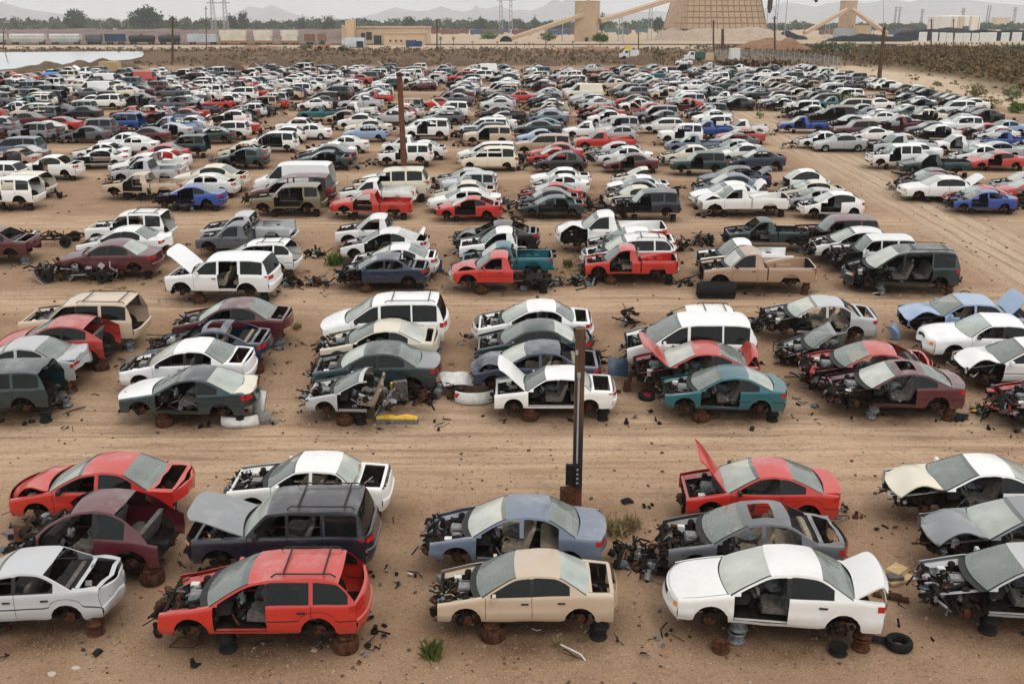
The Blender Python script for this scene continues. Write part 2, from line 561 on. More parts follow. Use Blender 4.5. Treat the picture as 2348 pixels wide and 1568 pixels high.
def car_parts(tn, flags, seed, hi):
    """-> list of (part name, MB, slots, parent index, tint) in the car's own frame (x forward, left is +y)"""
    T = TYPES[tn]
    r = random.Random(seed * 17 + 3)
    L, W, fa, ra, tb, sill, AR = T['L'], T['W'], T['fa'], T['ra'], T['tb'], T['sill'], T['ar']
    hatch, bed = T.get('tail'), T.get('bed')
    wsb, blb = T['rail'][0][0], T['rail'][-1][0]
    hdr, rh, D, WIN = T['hdr'], T['rh'], T['doors'], T['win']
    U0, U1 = .24, L - .16
    wz = .31 if AR < .4 else .36
    X = lambda u: L / 2 - u
    has = lambda f: f in flags
    cutf, cutr = has('cutfront'), has('cutrear')
    umin = wsb + .02 if cutf else 0
    umax = D[1] - .1 if cutr else L
    zs = lambda u: lin(T['sh'], u)

    def zr(u):
        e = .05
        if u <= wsb + e or u >= blb - e:
            return max(lin(T['rail'], u), zs(u))
        return max((lin(T['rail'], u - e) + 2 * lin(T['rail'], u) + lin(T['rail'], u + e)) / 4, zs(u))

    def hw(u):
        a = max(0.0, (.95 - u) / .95)
        b = max(0.0, (u - (L - .8)) / .8)
        fk = .5 if T.get('flat') else 1
        return W / 2 * (1 - .12 * a * a * fk - .085 * b * b * (.4 if bed else fk))
    flat = T.get('flat')
    uf = lambda v: U0 * abs(v) ** (5 if flat else 2.4)
    ur = lambda v: L - .16 * abs(v) ** (6 if flat else 2.6)
    yside = lambda u, tz: hw(u) * (lin(PROF, tz) * (.45 if flat else 1) + (.55 * (1 if tz < .86 else 1 - (tz - .86) * .393) if flat else 0))
    yg = lambda u, z: hw(u) * .945 - (z - zs(u)) * tb

    def zb(u):
        z = sill
        if u < fa - AR or u > ra + AR:
            z = sill - .02
        for a in (fa, ra):
            d = abs(u - a)
            if d < AR:
                z = max(z, wz + sqrt(AR * AR - d * d))
        return z
    # stations along the car
    pri = [U0, U1, blb, wsb, hdr, rh]
    for d in D:
        pri += [d - .006, d + .006]
    for a, b in WIN:
        pri += [a, b]
    if bed:
        pri += [bed - .03, bed + .03]
    na = 9 if hi else 5
    for a in (fa, ra):
        pri += [a + AR * cos(pi * k / (na - 1)) for k in range(na)]
    pri = sorted(p for p in pri if U0 <= p <= U1)
    st = []
    for p in pri:
        if not st or p - st[-1] > .009:
            st.append(p)
    nb = 34 if hi else 14
    for k in range(nb):
        u = U0 + (U1 - U0) * k / (nb - 1)
        if min(abs(u - q) for q in st) > (.035 if hi else .1):
            st.append(u)
    st.sort()
    trow = [0, .06, .13, .3, .46, .5, .7, .86, .95, 1] if hi else [0, .13, .48, .86, 1]
    slots = [M['paint'], M['trim'], M['dark'], M['cabin']]
    P_ = {}

    def part(n, parent=None):
        if n not in P_:
            P_[n] = (MB(), parent)
        return P_[n][0]
    body = part('body')
    gap = .0062

    def panel(um):
        if um < D[0] - gap:
            return 'fender'
        for i in range(len(D) - 1):
            if abs(um - D[i]) < gap or abs(um - D[i + 1]) < gap:
                return None
            if D[i] < um < D[i + 1]:
                return 'door%d' % (i + 1)
        if bed and abs(um - bed) < .03:
            return None
        if bed and um > bed:
            return 'bed'
        return 'quarter'
    for s in (1, -1):
        sd = 'l' if s > 0 else 'r'
        for i in range(len(st) - 1):
            a, b = st[i], st[i + 1]
            um = (a + b) / 2
            if um < umin or um > umax:
                continue
            pn = panel(um)
            pts = []
            for u in (a, b):
                z0, z1 = zb(u if abs(u - um) > 0 else u), zs(u)
                col = []
                for t in trow:
                    z = z0 + (z1 - z0) * t
                    tz = (z - sill) / max(.1, z1 - sill)
                    col.append(Vector((X(u), s * yside(u, max(0, min(1, tz))), z)))
                pts.append(col)
            kk = [k for k in range(len(trow) - 1)]
            for k in kk:
                isdoor = pn and pn.startswith('door')
                tgt = None
                if pn is None:
                    tgt = body if trow[k] < .13 else None
                elif isdoor and trow[k] >= .13:
                    if has('no' + pn + sd) or (has('no' + pn) and s > 0):
                        continue
                    tgt = part(pn + sd)
                elif pn == 'fender':
                    if has('nofend' + sd) or (has('nofend') and s > 0):
                        continue
                    tgt = part('fender' + sd)
                elif pn == 'bed':
                    if has('nobed'):
                        continue
                    tgt = part('bed')
                elif pn == 'quarter' and has('noquarter') and um > rh:
                    continue
                else:
                    tgt = body
                if tgt is None:
                    continue
                q = [pts[0][k], pts[1][k], pts[1][k + 1], pts[0][k + 1]]
                tgt.face(q if s < 0 else q[::-1], 1 if (hi and seed % 3 == 0 and trow[k] == .46 and pn != 'bed' and pn != 'fender') else 0)
            # inner card of each door gives it its thickness
            if pn and pn.startswith('door') and not (has('no' + pn + sd) or (has('no' + pn) and s > 0)):
                q = [pts[0][2 if hi else 1], pts[1][2 if hi else 1], pts[1][-1], pts[0][-1]]
                o = Vector((0, -s * .07, 0))
                part(pn + sd).face([p + o for p in q], 3)
                part(pn + sd).face([q[3], q[2], q[2] + o, q[3] + o], 1)
            # fender top strip and quarter top strip run inward to the hood and deck
            if pn == 'fender' and not (has('nofend' + sd) or (has('nofend') and s > 0)) and um < wsb + .05:
                q = [Vector((X(u), s * hw(u) * .945 * k, zs(u) + (.012 if k < 1 else 0))) for u, k in ((a, 1), (b, 1), (b, .93), (a, .93))]
                part('fender' + sd).face(q, 0)
            if um > blb and not hatch and not bed and not (has('noquarter')):
                q = [Vector((X(u), s * hw(u) * .945 * k, zs(u) + (.01 if k < 1 else 0))) for u, k in ((a, 1), (b, 1), (b, .82 if has('notrunk') else .9), (a, .82 if has('notrunk') else .9))]
                body.face(q, 0)
        # wheel wells
        for a in (fa, ra):
            if a < umin or a > umax or (a == fa and (has('nofend' + sd) or (has('nofend') and s > 0))) or (bed and a == ra and has('nobed')):
                continue
            rows = []
            for k in range(na):
                th = pi * k / (na - 1)
                u, z = a + AR * cos(th), wz + AR * sin(th)
                y = yside(u, max(0, min(1, (z - sill) / (zs(u) - sill))))
                rows.append([Vector((X(u), s * (y - .004), z)), Vector((X(u), s * (y - .3), z))])
            body.grid(rows, 2)
            body.face([rw[1] for rw in rows], 2)
        # greenhouse side
        for i in range(len(st) - 1):
            a, b = st[i], st[i + 1]
            um = (a + b) / 2
            if b <= wsb or a >= blb or um > umax or (cutf and um < wsb):
                continue
            if has('noquarter') and um > rh and not hatch:
                continue
            wi = [k for k, (p, q) in enumerate(WIN) if p <= um <= q]
            g = lambda u, z: Vector((X(u), s * yg(u, z), z))
            za, zbb, ta, tb_ = zs(a), zs(b), zr(a), zr(b)
            rt = .06
            isdoor = [k for k in range(len(D) - 1) if D[k] < um < D[k + 1]]
            if wi and ta - za > rt + .03 and tb_ - zbb > rt + .03:
                k = wi[0]
                opened = k < len(D) - 1 and (has('nodoor%d%s' % (k + 1, sd)) or (has('nodoor%d' % (k + 1)) and s > 0))
                for (l0, h0, l1, h1, mm) in ((za, za + .022, zbb, zbb + .022, 1), (ta - rt - .012, ta - rt + .012, tb_ - rt - .012, tb_ - rt + .012, 1), (ta - rt + .012, ta, tb_ - rt + .012, tb_, 0)):
                    if opened and mm == 1:
                        continue
                    q = [g(a, l0), g(b, l1), g(b, h1), g(a, h0)]
                    body.face(q, mm)
                gone = has('nog%d' % (k + 1)) or has('nog%d%s' % (k + 1, sd))
                if k < len(D) - 1:
                    gone = gone or has('nodoor%d%s' % (k + 1, sd)) or (has('nodoor%d' % (k + 1)) and s > 0)
                if not gone:
                    q = [g(a, za + .015), g(b, zbb + .015), g(b, tb_ - rt), g(a, ta - rt)]
                    q = [p + Vector((0, -s * .012, 0)) for p in q]
                    pn = 'door%d%s' % (k + 1, sd) if k < len(D) - 1 else None
                    part('glass%d%s' % (k + 1, sd), pn).face(q, 0)
            elif wi and ta - za > .03:
                body.face([g(a, za), g(b, zbb), g(b, tb_), g(a, ta)], 0)
            else:
                pil = 1 if (WIN[0][1] < um < WIN[0][1] + .12 and seed % 3 != 1 and len(WIN) > 1 and not bed) else 0
                zc = [(za, zbb), (ta - rt, tb_ - rt), (ta, tb_)] if ta - za > rt + .03 and tb_ - zbb > rt + .03 else [(za, zbb), (ta, tb_)]
                for (l0, l1), (h0, h1) in zip(zc, zc[1:]):
                    body.face([g(a, l0), g(b, l1), g(b, h1), g(a, h0)], pil if h0 < ta - .01 else 0)
                # depth of the pillar
                if ta - za > .2 and min(abs(um - w[1]) for w in WIN) < .3:
                    pass
    # canopy: windscreen, roof, rear window
    cu = [u for u in st if wsb - 1e-6 <= u <= blb + 1e-6]
    nv = 11 if hi else 5
    vs = [-1 + 2 * k / (nv - 1) for k in range(nv)]
    if hi:
        vs = sorted(set(vs + [-.94, .94]))
    rb = .05 if (hatch or bed) else .12

    def can(u, v):
        z = zr(u)
        y = v * yg(u, z)
        k = 1 - v * v
        if u <= hdr:
            f = (u - wsb) / (hdr - wsb)
            return Vector((X(u + -(.17 * (1 - f) + .05 * f) * k), y, z + .045 * f * k))
        if u >= rh:
            f = (blb - u) / (blb - rh)
            return Vector((X(u + (rb * (1 - f) + .04 * f) * k), y, z + .045 * f * k))
        f = (u - hdr) / (rh - hdr)
        return Vector((X(u + (-.05 + .09 * f) * k), y, z + (.045 + .02 * sin(pi * f)) * k))
    wsn, rgn = part('windscreen'), part('rear_window')
    iw = [i for i in range(len(cu) - 1) if cu[i + 1] <= hdr + 1e-6]
    ir = [i for i in range(len(cu) - 1) if cu[i] >= rh - 1e-6]
    for i in range(len(cu) - 1):
        a, b = cu[i], cu[i + 1]
        um = (a + b) / 2
        if um > umax:
            continue
        for j in range(len(vs) - 1):
            q = [can(a, vs[j]), can(b, vs[j]), can(b, vs[j + 1]), can(a, vs[j + 1])]
            vm = (vs[j] + vs[j + 1]) / 2
            edge = hi and abs(vm) > .94
            if i in iw:
                if has('nows'):
                    if edge:
                        body.face(q, 0)
                    continue
                if edge:
                    body.face(q, 1)
                else:
                    wsn.face(q, 1 if um > hdr - .17 * (hdr - wsb) and seed % 3 != 2 else 0)
            elif i in ir:
                if has('norg') or (hatch and has('notrunk')):
                    if edge and not hatch:
                        body.face(q, 0)
                    continue
                if edge:
                    body.face(q, 1)
                else:
                    if tn == 'van':
                        rgn.face(q, 0) if .12 < abs(vm) < .8 and zr(um) > 1.45 else body.face(q, 0)
                    else:
                        rgn.face(q, 0)
            else:
                if has('sunroof') and abs(vm) < .6 and hdr + .12 < um < hdr + .62:
                    continue
                if has('noroof') and um > hdr + .2:
                    continue
                body.face(q, 0)
    if not cutf:
        # bulkhead, cowl plate, inner wings, radiator support
        zc = zs(wsb) - .05
        yb = hw(wsb) * .9
        body.face([(X(wsb - .02), -yb, .32), (X(wsb - .02), yb, .32), (X(wsb - .02), yb, zc), (X(wsb - .02), -yb, zc)], 2)
        body.grid([[Vector((X(wsb + .03 - .17 * (1 - v * v)), v * yb, zc + .03)) for v in vs], [Vector((X(wsb - .16 - .17 * (1 - v * v)), v * yb, zc)) for v in vs]], 1)
        eng = part('engine_bay')
        for s in (-1, 1):
            rows = []
            for k in range(6):
                u = .32 + (wsb - .34) * k / 5
                rows.append([Vector((X(u), s * (hw(u) * .9 - .06), zs(u) - .05)), Vector((X(u), s * (hw(u) * .62), zs(u) - .10)),
                             Vector((X(u), s * (hw(u) * .60), .42)), Vector((X(u), s * hw(u) * .5, .32))])
            eng.grid(rows, 0, matf=lambda i, j: 0 if j == 0 else 1)
            eng.lathe([(.0, zs(fa) - .02), (.07, zs(fa) - .03), (.09, zs(fa) - .1), (.09, .5)], (X(fa), s * W * .33, 0), n=10, mat=1)
        zt = zs(.3) - .06
        for (c, sz) in (((X(.3), 0, zt), (.07, W * .78, .06)), ((X(.3), 0, .36), (.07, W * .74, .07)), ((X(.3), W * .3, (zt + .36) / 2), (.06, .06, zt - .36)), ((X(.3), -W * .3, (zt + .36) / 2), (.06, .06, zt - .36))):
            eng.box(c, sz, 0 if r.random() < .5 else 1)
        if not has('noengine'):
            eng.box((X(.42), 0, (zt + .4) / 2), (.05, W * .5, zt - .5), 1)
            eng.box((X((.4 + wsb) / 2 + .05), r.uniform(-.1, .1), .56), (.46, .5, .36), 5, None, .8)
            eng.box((X((.4 + wsb) / 2), .05, .75), (.34, .28, .1), 3, None, .8)
        hh = zs(.6)
        if hi and not has('noengine'):
            ez = hh - .08
            ex = X((.4 + wsb) / 2)
            q_ = 1 if seed % 2 else -1
            eng.box((ex - .25, q_ * W * .27, ez - .08), (.26, .17, .2), 4)
            eng.box((ex + .18, -q_ * W * .27, ez - .08), (.2, .16, .2), 6, None, .85)
            eng.box((ex, .02, ez), (.22, .52, .06), 3, None, .85)
            for t_ in range(5):
                eng.box((ex, -.2 + .1 * t_, ez + .035), (.2, .03, .03), 4)
            eng.tube([(ex + .3, q_ * .35, ez - .15), (ex + .15, q_ * .4, ez + .02), (ex - .1, q_ * .3, ez + .05), (ex - .2, q_ * .1, ez)], .045, 4, 7)
            eng.tube([(ex + .42, -q_ * .3, ez - .1), (ex + .3, -q_ * .12, ez + .05), (ex + .12, 0, ez - .02)], .03, 4, 7)
            eng.tube([(X(wsb) + .1, -W * .33, ez), (X(wsb) + .15, 0, ez + .04), (X(wsb) + .12, W * .3, ez - .02)], .016, 4, 5)
            eng.lathe([(0, -.02), (.17, -.02), (.19, .02), (.17, .05), (0, .06)], (ex - .28, -q_ * .12, ez - .02), n=14, mat=4)
        nj = (84 if hi else 22)
        junk(eng, (X((.4 + wsb) / 2 - .02), 0, hh - .22), (wsb - .55, W * .66, .28), nj, seed + 5, .8 if hi else 1.1)
        junk(eng, (X(.45), 0, .36), (.6, W * .6, .2), nj // 3, seed + 6)
        if has('mess'):
            junk(eng, (X(.32), 0, .5), (.42, W * .78, .42), nj * 2 // 3, seed + 9, 1.15, (2, 7, 2, 1, 5, 2))
    if cutf and has('junkfront'):
        eng = part('engine_bay')
        junk(eng, (X(wsb - .45), 0, .45), (1.1, W * .8, .5), 60 if hi else 16, seed + 5, 1.5, (2, 5, 2, 2, 4, 3))
        eng.box((X(wsb - .1), 0, .6), (.08, W * .8, .5), 1)
    if cutr and has('junkrear'):
        jk = part('trunk_clutter')
        junk(jk, (X(umax + .3), 0, .45), (1.0, W * .8, .5), 46 if hi else 14, seed + 15, 1.5, (2, 5, 2, 2, 4, 3))
    # hood
    he = lambda v: wsb - .17 * (1 - v * v) - .035

    def hoodrows():
        rows = []
        n = 8 if hi else 4
        for i in range(n + 1):
            f = i / n
            row = []
            for v in vs:
                u0 = uf(v * .93) + .02
                u = u0 + (he(v * .93) - u0) * f
                k = 1 - abs(v) ** 2.2
                z = zs(max(u, U0)) + .012 + (.065 if not flat else .035) * k * min(1, f * 2.2 + .25) - .05 * max(0, 1 - f * 5) ** 2
                row.append(Vector((X(u), v * hw(max(u, U0)) * .945 * .897, z)))
            rows.append(row)
        return rows
    if not (has('nohood') or cutf):
        h = part('hood')
        rows = hoodrows()
        h.grid(rows, 0)
        rows2 = [[p + Vector((0, 0, -.03)) for p in rw] for rw in rows]
        h.grid(rows2, 1)
        for q in ((rows[0], rows2[0]), (rows[-1], rows2[-1]), ([x[0] for x in rows], [x[0] for x in rows2]), ([x[-1] for x in rows], [x[-1] for x in rows2])):
            h.grid(q, 0)
        if has('hoodbent'):
            for k, p in enumerate(h.v):
                f = max(0, min(1, (p.x - X(wsb)) / (wsb - .1)))
                h.v[k] = p + Vector((-.10 * f * f, 0, .26 * sin(pi * min(1, f * 1.05)) ** 2 * (.6 + .4 * p.y) + .05 * noise.noise(p * 2.5)))
        ang = 0
        for fl in flags:
            if fl.startswith('hoodup'):
                ang = float(fl[6:])
        if ang:
            piv = Vector((X(he(1) - .02), 0, zs(wsb) + .02))
            h.xform(Matrix.Translation(piv) @ Matrix.Rotation(-radians(ang), 4, 'Y') @ Matrix.Translation(-piv))
    # front fascia
    zf = zs(U0)
    if not (has('nofb') or cutf):
        fb = part('front_bumper')
        zl = [sill - .06, sill + .02, sill + .14, sill + .2, zf - .16, zf - .06, zf - .005]
        dl = [.08, .0, -.05, -.03, -.005, .02, .07]
        FV = [-1 + 2 * k / 16 for k in range(17)] if hi else [-1 + 2 * k / 6 for k in range(7)]
        fp = lambda v, k, o=0: Vector((X(uf(v) + dl[k] * (1 - .5 * abs(v) ** 4) - o), v * hw(U0) * (.965 if k else .94), zl[k] + (.03 * (1 - v * v) if k == 6 else 0)))
        fb.grid([[fp(v, k) for v in FV] for k in range(7)], 0, matf=lambda i, j: 1 if (i == 1 and abs(FV[j] + .05) < .5) or (i == 4 and abs((FV[j] + FV[j + 1]) / 2) < .36) else 0)
        if not has('nolights'):
            for s in (-1, 1):
                hl = part('headlight' + ('l' if s > 0 else 'r'))
                vv = [s * (.46 + .5 * k / 4) for k in range(5)]
                hl.grid([[fp(v, 4, .014) for v in vv], [fp(v, 5, .014) for v in vv]], 0, matf=lambda i, j: 1 if j == 3 else 0)
    # tail
    zt_ = zs(U1)
    zmid = sill + .33 if not bed else sill + .12
    if not cutr and not (bed and has('nobed')) and not has('noquarter'):
        FV = [-1 + 2 * k / 14 for k in range(15)] if hi else [-1 + 2 * k / 6 for k in range(7)]
        tl = [zmid, (zmid + zt_) / 2, zt_ - .03, zt_ + .004]
        td = [-.02, .0, .02, .05]
        tp = lambda v, k, o=0: Vector((X(ur(v) - td[k] * (1 - abs(v) ** 4) + o), v * hw(U1) * .958, tl[k]))
        tgt = part('tailgate') if (hatch or bed) else body
        if not ((hatch and has('notrunk')) or (bed and has('notailgate'))):
            rows = [[tp(v, k) for v in FV] for k in range(4)]
            tgt.grid(rows, 0)
            if hatch or bed:
                rows2 = [[p + Vector((.06, 0, 0)) for p in rw] for rw in rows]
                tgt.grid(rows2, 3)
                tgt.grid([rows[-1], rows2[-1]], 0)
            if not has('notl'):
                for s in (-1, 1):
                    q = part('tail_light' + ('l' if s > 0 else 'r'))
                    vv = [s * (.62 + .36 * k / 3) for k in range(4)] if not bed else [s * (.84 + .14 * k / 3) for k in range(4)]
                    q.grid([[tp(v, 1, .015) for v in vv], [tp(v, 2, .015) for v in vv]], 0)
                    z0, z1 = tl[1], tl[2]
                    q.face([Vector((X(u), s * (hw(u) * .985 + .004), z)) for u, z in ((U1, z0), (U1 - .14, z0), (U1 - .14, z1), (U1, z1))], 0)
        if not has('norb'):
            rbm = part('rear_bumper')
            zl2 = [sill - .05, sill + .03, sill + .22, zmid - .03, zmid + .0]
            dl2 = [.06, .0, -.05, -.05, .0]
            if bed:
                zl2 = [sill - .02, sill, sill + .12, sill + .14, sill + .14]
                dl2 = [.03, -.05, -.07, -.06, .02]
            rbm.grid([[Vector((X(ur(v) - dl2[k] * (1 - .3 * abs(v) ** 4)), v * hw(U1) * .972, zl2[k])) for v in FV] for k in range(5)], 0)
    # deck
    if not hatch and not bed and not cutr:
        if not has('notrunk') and not has('noquarter'):
            t = part('trunk_lid')
            n = 6 if hi else 3
            rows = []
            for i in range(n + 1):
                f = i / n
                row = []
                for v in vs:
                    u0 = blb + rb * (1 - v * v) + .03
                    u = u0 + (ur(v * .9) - .02 - u0) * f
                    row.append(Vector((X(u), v * hw(u) * .945 * .895, zs(min(u, U1)) + .012 + .03 * (1 - v * v) - .03 * max(0, f - .85) * 6)))
                rows.append(row)
            rows.append([p + Vector((-.01, 0, -.16)) for p in rows[-1]])
            t.grid(rows, 0)
            rows2 = [[p + Vector((.03 if i == n + 1 else 0, 0, -.035)) for p in rw] for i, rw in enumerate(rows)]
            t.grid(rows2, 1)
            t.grid([rows[0], rows2[0]], 0)
            t.grid([[x[0] for x in rows], [x[0] for x in rows2]], 0)
            t.grid([[x[-1] for x in rows], [x[-1] for x in rows2]], 0)
            for fl in flags:
                if fl.startswith('trunkup'):
                    piv = Vector((X(blb + .05), 0, zs(blb) + .01))
                    t.xform(Matrix.Translation(piv) @ Matrix.Rotation(radians(float(fl[7:])), 4, 'Y') @ Matrix.Translation(-piv))
        # trunk well
        yb = W / 2 * .8
        if has('notrunk') and not has('noquarter'):
            for (ua, ub, dz) in ((U1 - .07, U1 + .02, .012), (blb + .05, blb + .15, .012)):
                body.grid([[Vector((X(ua), v * hw(U1) * .8, zs(min(ua, U1)) + dz)) for v in (-1, -.5, 0, .5, 1)], [Vector((X(ub), v * hw(U1) * .81, zs(min(ub, U1)) + dz)) for v in (-1, -.5, 0, .5, 1)]], 0)
        body.face([(X(blb - .2), -yb, .5), (X(blb - .2), yb, .5), (X(U1 - .06), yb * .95, .5), (X(U1 - .06), -yb * .95, .5)], 2)
        for s in (-1, 1):
            body.face([(X(blb - .2), s * yb, .5), (X(U1 - .06), s * yb * .95, .5), (X(U1 - .06), s * yb * .95, zt_ - .03), (X(blb - .2), s * yb, zs(blb) - .03)], 2)
        body.face([(X(blb - .3), -yb, .5), (X(blb - .3), yb, .5), (X(blb - .35), yb, zs(blb) - .04), (X(blb - .35), -yb, zs(blb) - .04)], 2)
        body.face([(X(blb + .14), -yb, zs(blb) - .02), (X(blb + .14), yb, zs(blb) - .02), (X(blb - .5), yb, zs(blb) - .04), (X(blb - .5), -yb, zs(blb) - .04)], 3)
        if hi and has('notrunk'):
            jk = part('trunk_clutter')
            junk(jk, (X((blb + U1) / 2), 0, .62), (.5, W * .6, .25), 12, seed + 21, 1.1)
    # pickup: cab back, bed
    if bed:
        yb = hw(blb) * .92
        body.face([(X(blb), -yb, .45), (X(blb), yb, .45), (X(blb), yb, zs(blb)), (X(blb), -yb, zs(blb))], 0)
        for s in (-1, 1):
            body.box((X((wsb + L) / 2 + .1), s * .42, sill - .02), (L - wsb - .3, .1, .13), 2)
        for k in range(4):
            body.box((X(bed + .2 + (L - bed - .5) * k / 3), 0, sill), (.09, .9, .08), 2)
        if not has('nobed'):
            b = part('bed')
            e, w_, ztp = L - .2, .13, zs(bed + .1)
            yo, yi = hw((bed + L) / 2) * .945, hw((bed + L) / 2) * .945 - .07
            fl = sill + .18
            for s in (-1, 1):
                b.face([(X(bed + .03), s * yi, fl), (X(e), s * yi, fl), (X(e), s * yi, ztp), (X(bed + .03), s * yi, ztp)], 0)
                b.face([(X(bed + .03), s * yi, ztp), (X(e + .05), s * yi, ztp), (X(e + .05), s * yo, ztp + .001), (X(bed + .03), s * yo, ztp + .001)], 0)
                b.box((X(ra), s * (yi - .12), fl + .1), (.75, .24, .2), 0, None, .9)
            b.face([(X(bed + .03), -yi, fl), (X(bed + .03), yi, fl), (X(e), yi, fl), (X(e), -yi, fl)], 0)
            b.face([(X(bed + .03), -yo, sill + .1), (X(bed + .03), yo, sill + .1), (X(bed + .03), yo, ztp), (X(bed + .03), -yo, ztp)], 0)
    # floor pan, sills, seats, dash
    e1 = min(umax, (blb - .1 if not hatch else L - .25))
    yb = W / 2 * .86
    body.face([(X(wsb), -yb, sill + .03), (X(wsb), yb, sill + .03), (X(e1), yb, sill + .03), (X(e1), -yb, sill + .03)], 2)
    for s in (-1, 1):
        u0_, u1_ = D[0] + .02, min(umax, ra - AR)
        body.face([(X(u0_), s * yb * 1.1, sill + .09), (X(u1_), s * yb * 1.1, sill + .09), (X(u1_), s * yb * .98, sill + .08), (X(u0_), s * yb * .98, sill + .08)], 0)
    body.box((X((wsb + e1) / 2), 0, sill + .1), (e1 - wsb, .2, .16), 3)
    # running gear
    yy = W / 2 - .35
    for a in (fa, ra):
        if umin - .2 < a < umax + .2 or (cutf and a == fa and has('keepgear')):
            body.tube([(X(a), -yy, wz), (X(a), yy, wz)], .045, 2, 6)
            body.box((X(a), 0, wz), (.3, .8, .12), 2)
        for sgn in (-1, 1):
            if umin - .2 < a < umax + .2:
                rq = random.Random(seed * 3 + int(a * 10) + sgn)
                for _ in range(9 if hi else 5):
                    body.box((X(a) + rq.uniform(-.24, .24), sgn * (W / 2 - rq.uniform(.12, .34)), wz + rq.uniform(-.16, .26)), (rq.uniform(.04, .2), rq.uniform(.04, .16), rq.uniform(.05, .26)), 2,
                             Euler((rq.uniform(-.6, .6), rq.uniform(-.6, .6), rq.uniform(0, 3))).to_matrix())
    body.tube([(X(max(umin, 1.0)), .1, sill - .05), (X(min(umax, L - .9)), .14, sill - .06), (X(min(umax, L - .2)), .45, sill - .02)], .035, 2, 5)
    body.box((X(min(umax, L) - .8), -.1, sill - .01), (.6, .9, .16), 2)
    if not cutf:
        body.box((X(.75), 0, sill + .02), (.7, .8, .14), 2)
    out = []
    order = sorted(P_.items(), key=lambda kv: 0 if kv[1][1] is None else 1)
    idx = {}
    # dents: small irregular displacement of the sheet metal
    amp = .017
    for f in flags:
        if f.startswith('crush'):
            amp = float(f[5:])
    sv = Vector((seed * 1.37, seed * .71, seed * .3))
    for n, (mb, par) in order:
        if not mb.f:
            continue
        for k, p in enumerate(mb.v):
            p = Vector(p)
            d = noise.noise_vector(p * 1.6 + sv) * amp
            fr = max(0, (p.x - X(.9)) / .9)
            if has('crumple'):
                d += noise.noise_vector(p * 2.2 + sv) * .10 * fr
            rr_ = max(0, (X(L - .9) - p.x) / .9)
            if has('crumplerear'):
                d += noise.noise_vector(p * 2.4 + sv) * .13 * rr_
            mb.v[k] = p + d
        nm = n
        sl = slots
        if n.startswith('door'):
            nm = 'front_door' if n[4] == '1' else ('sliding_door' if tn == 'minivan' else 'rear_door')
        elif n.startswith('fender'):
            nm = 'fender'
        elif n.startswith('glass'):
            nm, sl = 'side_window', [M['sg']]
        elif n.startswith('headlight'):
            nm, sl = 'headlight', [M['lens'], M['amber']]
        elif n.startswith('tail_light'):
            nm, sl = 'tail_light', [M['red']]
        elif n in ('windscreen', 'rear_window'):
            sl = [M[('ws', 'ws0', 'ws2', 'ws0')[(seed + (n != 'windscreen')) % 4]] if (n == 'windscreen' or not (hatch or bed)) else M['sg'], M['wst']]
        elif n in ('engine_bay', 'trunk_clutter'):
            sl = JM
        if (nm == 'front_bumper' or nm == 'rear_bumper') and bed and seed % 2:
            sl = [M['chrome'], M['trim'], M['dark'], M['cabin']]
        if nm == 'front_door' and hi and n[-1] in 'lr':
            s = 1 if n[-1] == 'l' else -1
            um = D[1] - .17
            mb.box((X(um), s * (yside(um, .72) + .004), lerp(sill, zs(um), .76)), (.17, .03, .035), 1)
            if not has('nomirror'):
                um = D[0] + .2
                mb.box((X(um), s * (hw(um) * .95 + .09), zs(um) + .06), (.1, .17, .11), 0 if seed % 2 else 1, None, .85)
        if nm == 'rear_door' and hi:
            s = 1 if n[-1] == 'l' else -1
            um = D[2] - .2
            mb.box((X(um), s * (yside(um, .72) + .004), lerp(sill, zs(um), .76)), (.17, .03, .035), 1)
        idx[n] = len(out)
        out.append((nm, mb.mesh(nm, sl, angle=30, weld=n not in ('engine_bay', 'trunk_clutter')), idx.get(par, -1) if par else -1, Matrix.Identity(4)))
    # interior fittings (shared meshes)
    seatm = M['seatb'] if seed % 3 == 1 else M['seatg']
    sk = 'b' if seed % 3 == 1 else 'g'
    if hi or has('seats'):
        us = wsb + (.98 if not bed else 1.0)
        zz = sill + .14
        if tn == 'minivan':
            us += .15
        for s in (-1, 1):
            if has('noseat') and s > 0:
                continue
            if us < umax:
                out.append(('seat', cmesh(('seat', sk), lambda: seat_mesh('front').mesh('seat', [seatm])), -1,
                            Matrix.Translation((X(us), s * W * .215, zz)) @ Matrix.Rotation(r.uniform(-.12, .1), 4, 'Y')))
        if not bed and us + .95 < umax and us + .6 < e1:
            out.append(('rear_seat', cmesh(('rseat', sk), lambda: seat_mesh('rear').mesh('rear_seat', [seatm])), -1, Matrix.Translation((X(us + .92), 0, zz + .02))))
        if hi and (has('nodoor1') or has('nodoor1l')):
            cl = MB()
            cu_ = wsb + .9
            junk(cl, (X(cu_), W * .18, sill + .22), (1.0, W * .5, .25), 22, seed + 31, .8, (0, 6, 1, 1, 4, 3))
            junk(cl, (X(wsb + .2), 0, zs(wsb) - .2), (.35, W * .7, .3), 22, seed + 33, .8, (0, 6, 0, 1, 5, 3))
            cl.blob((X(wsb + .55), W * .2, zs(wsb) - .12), (.09, .16, .12), 3, seed, .6, 6)
            cl.blob((X(cu_ + .1), -W * .1, sill + .36), (.2, .16, .1), 5, seed + 1, .7, 6)
            out.append(('cabin_clutter', cl.mesh('cabin_clutter', JM), -1, Matrix.Identity(4)))
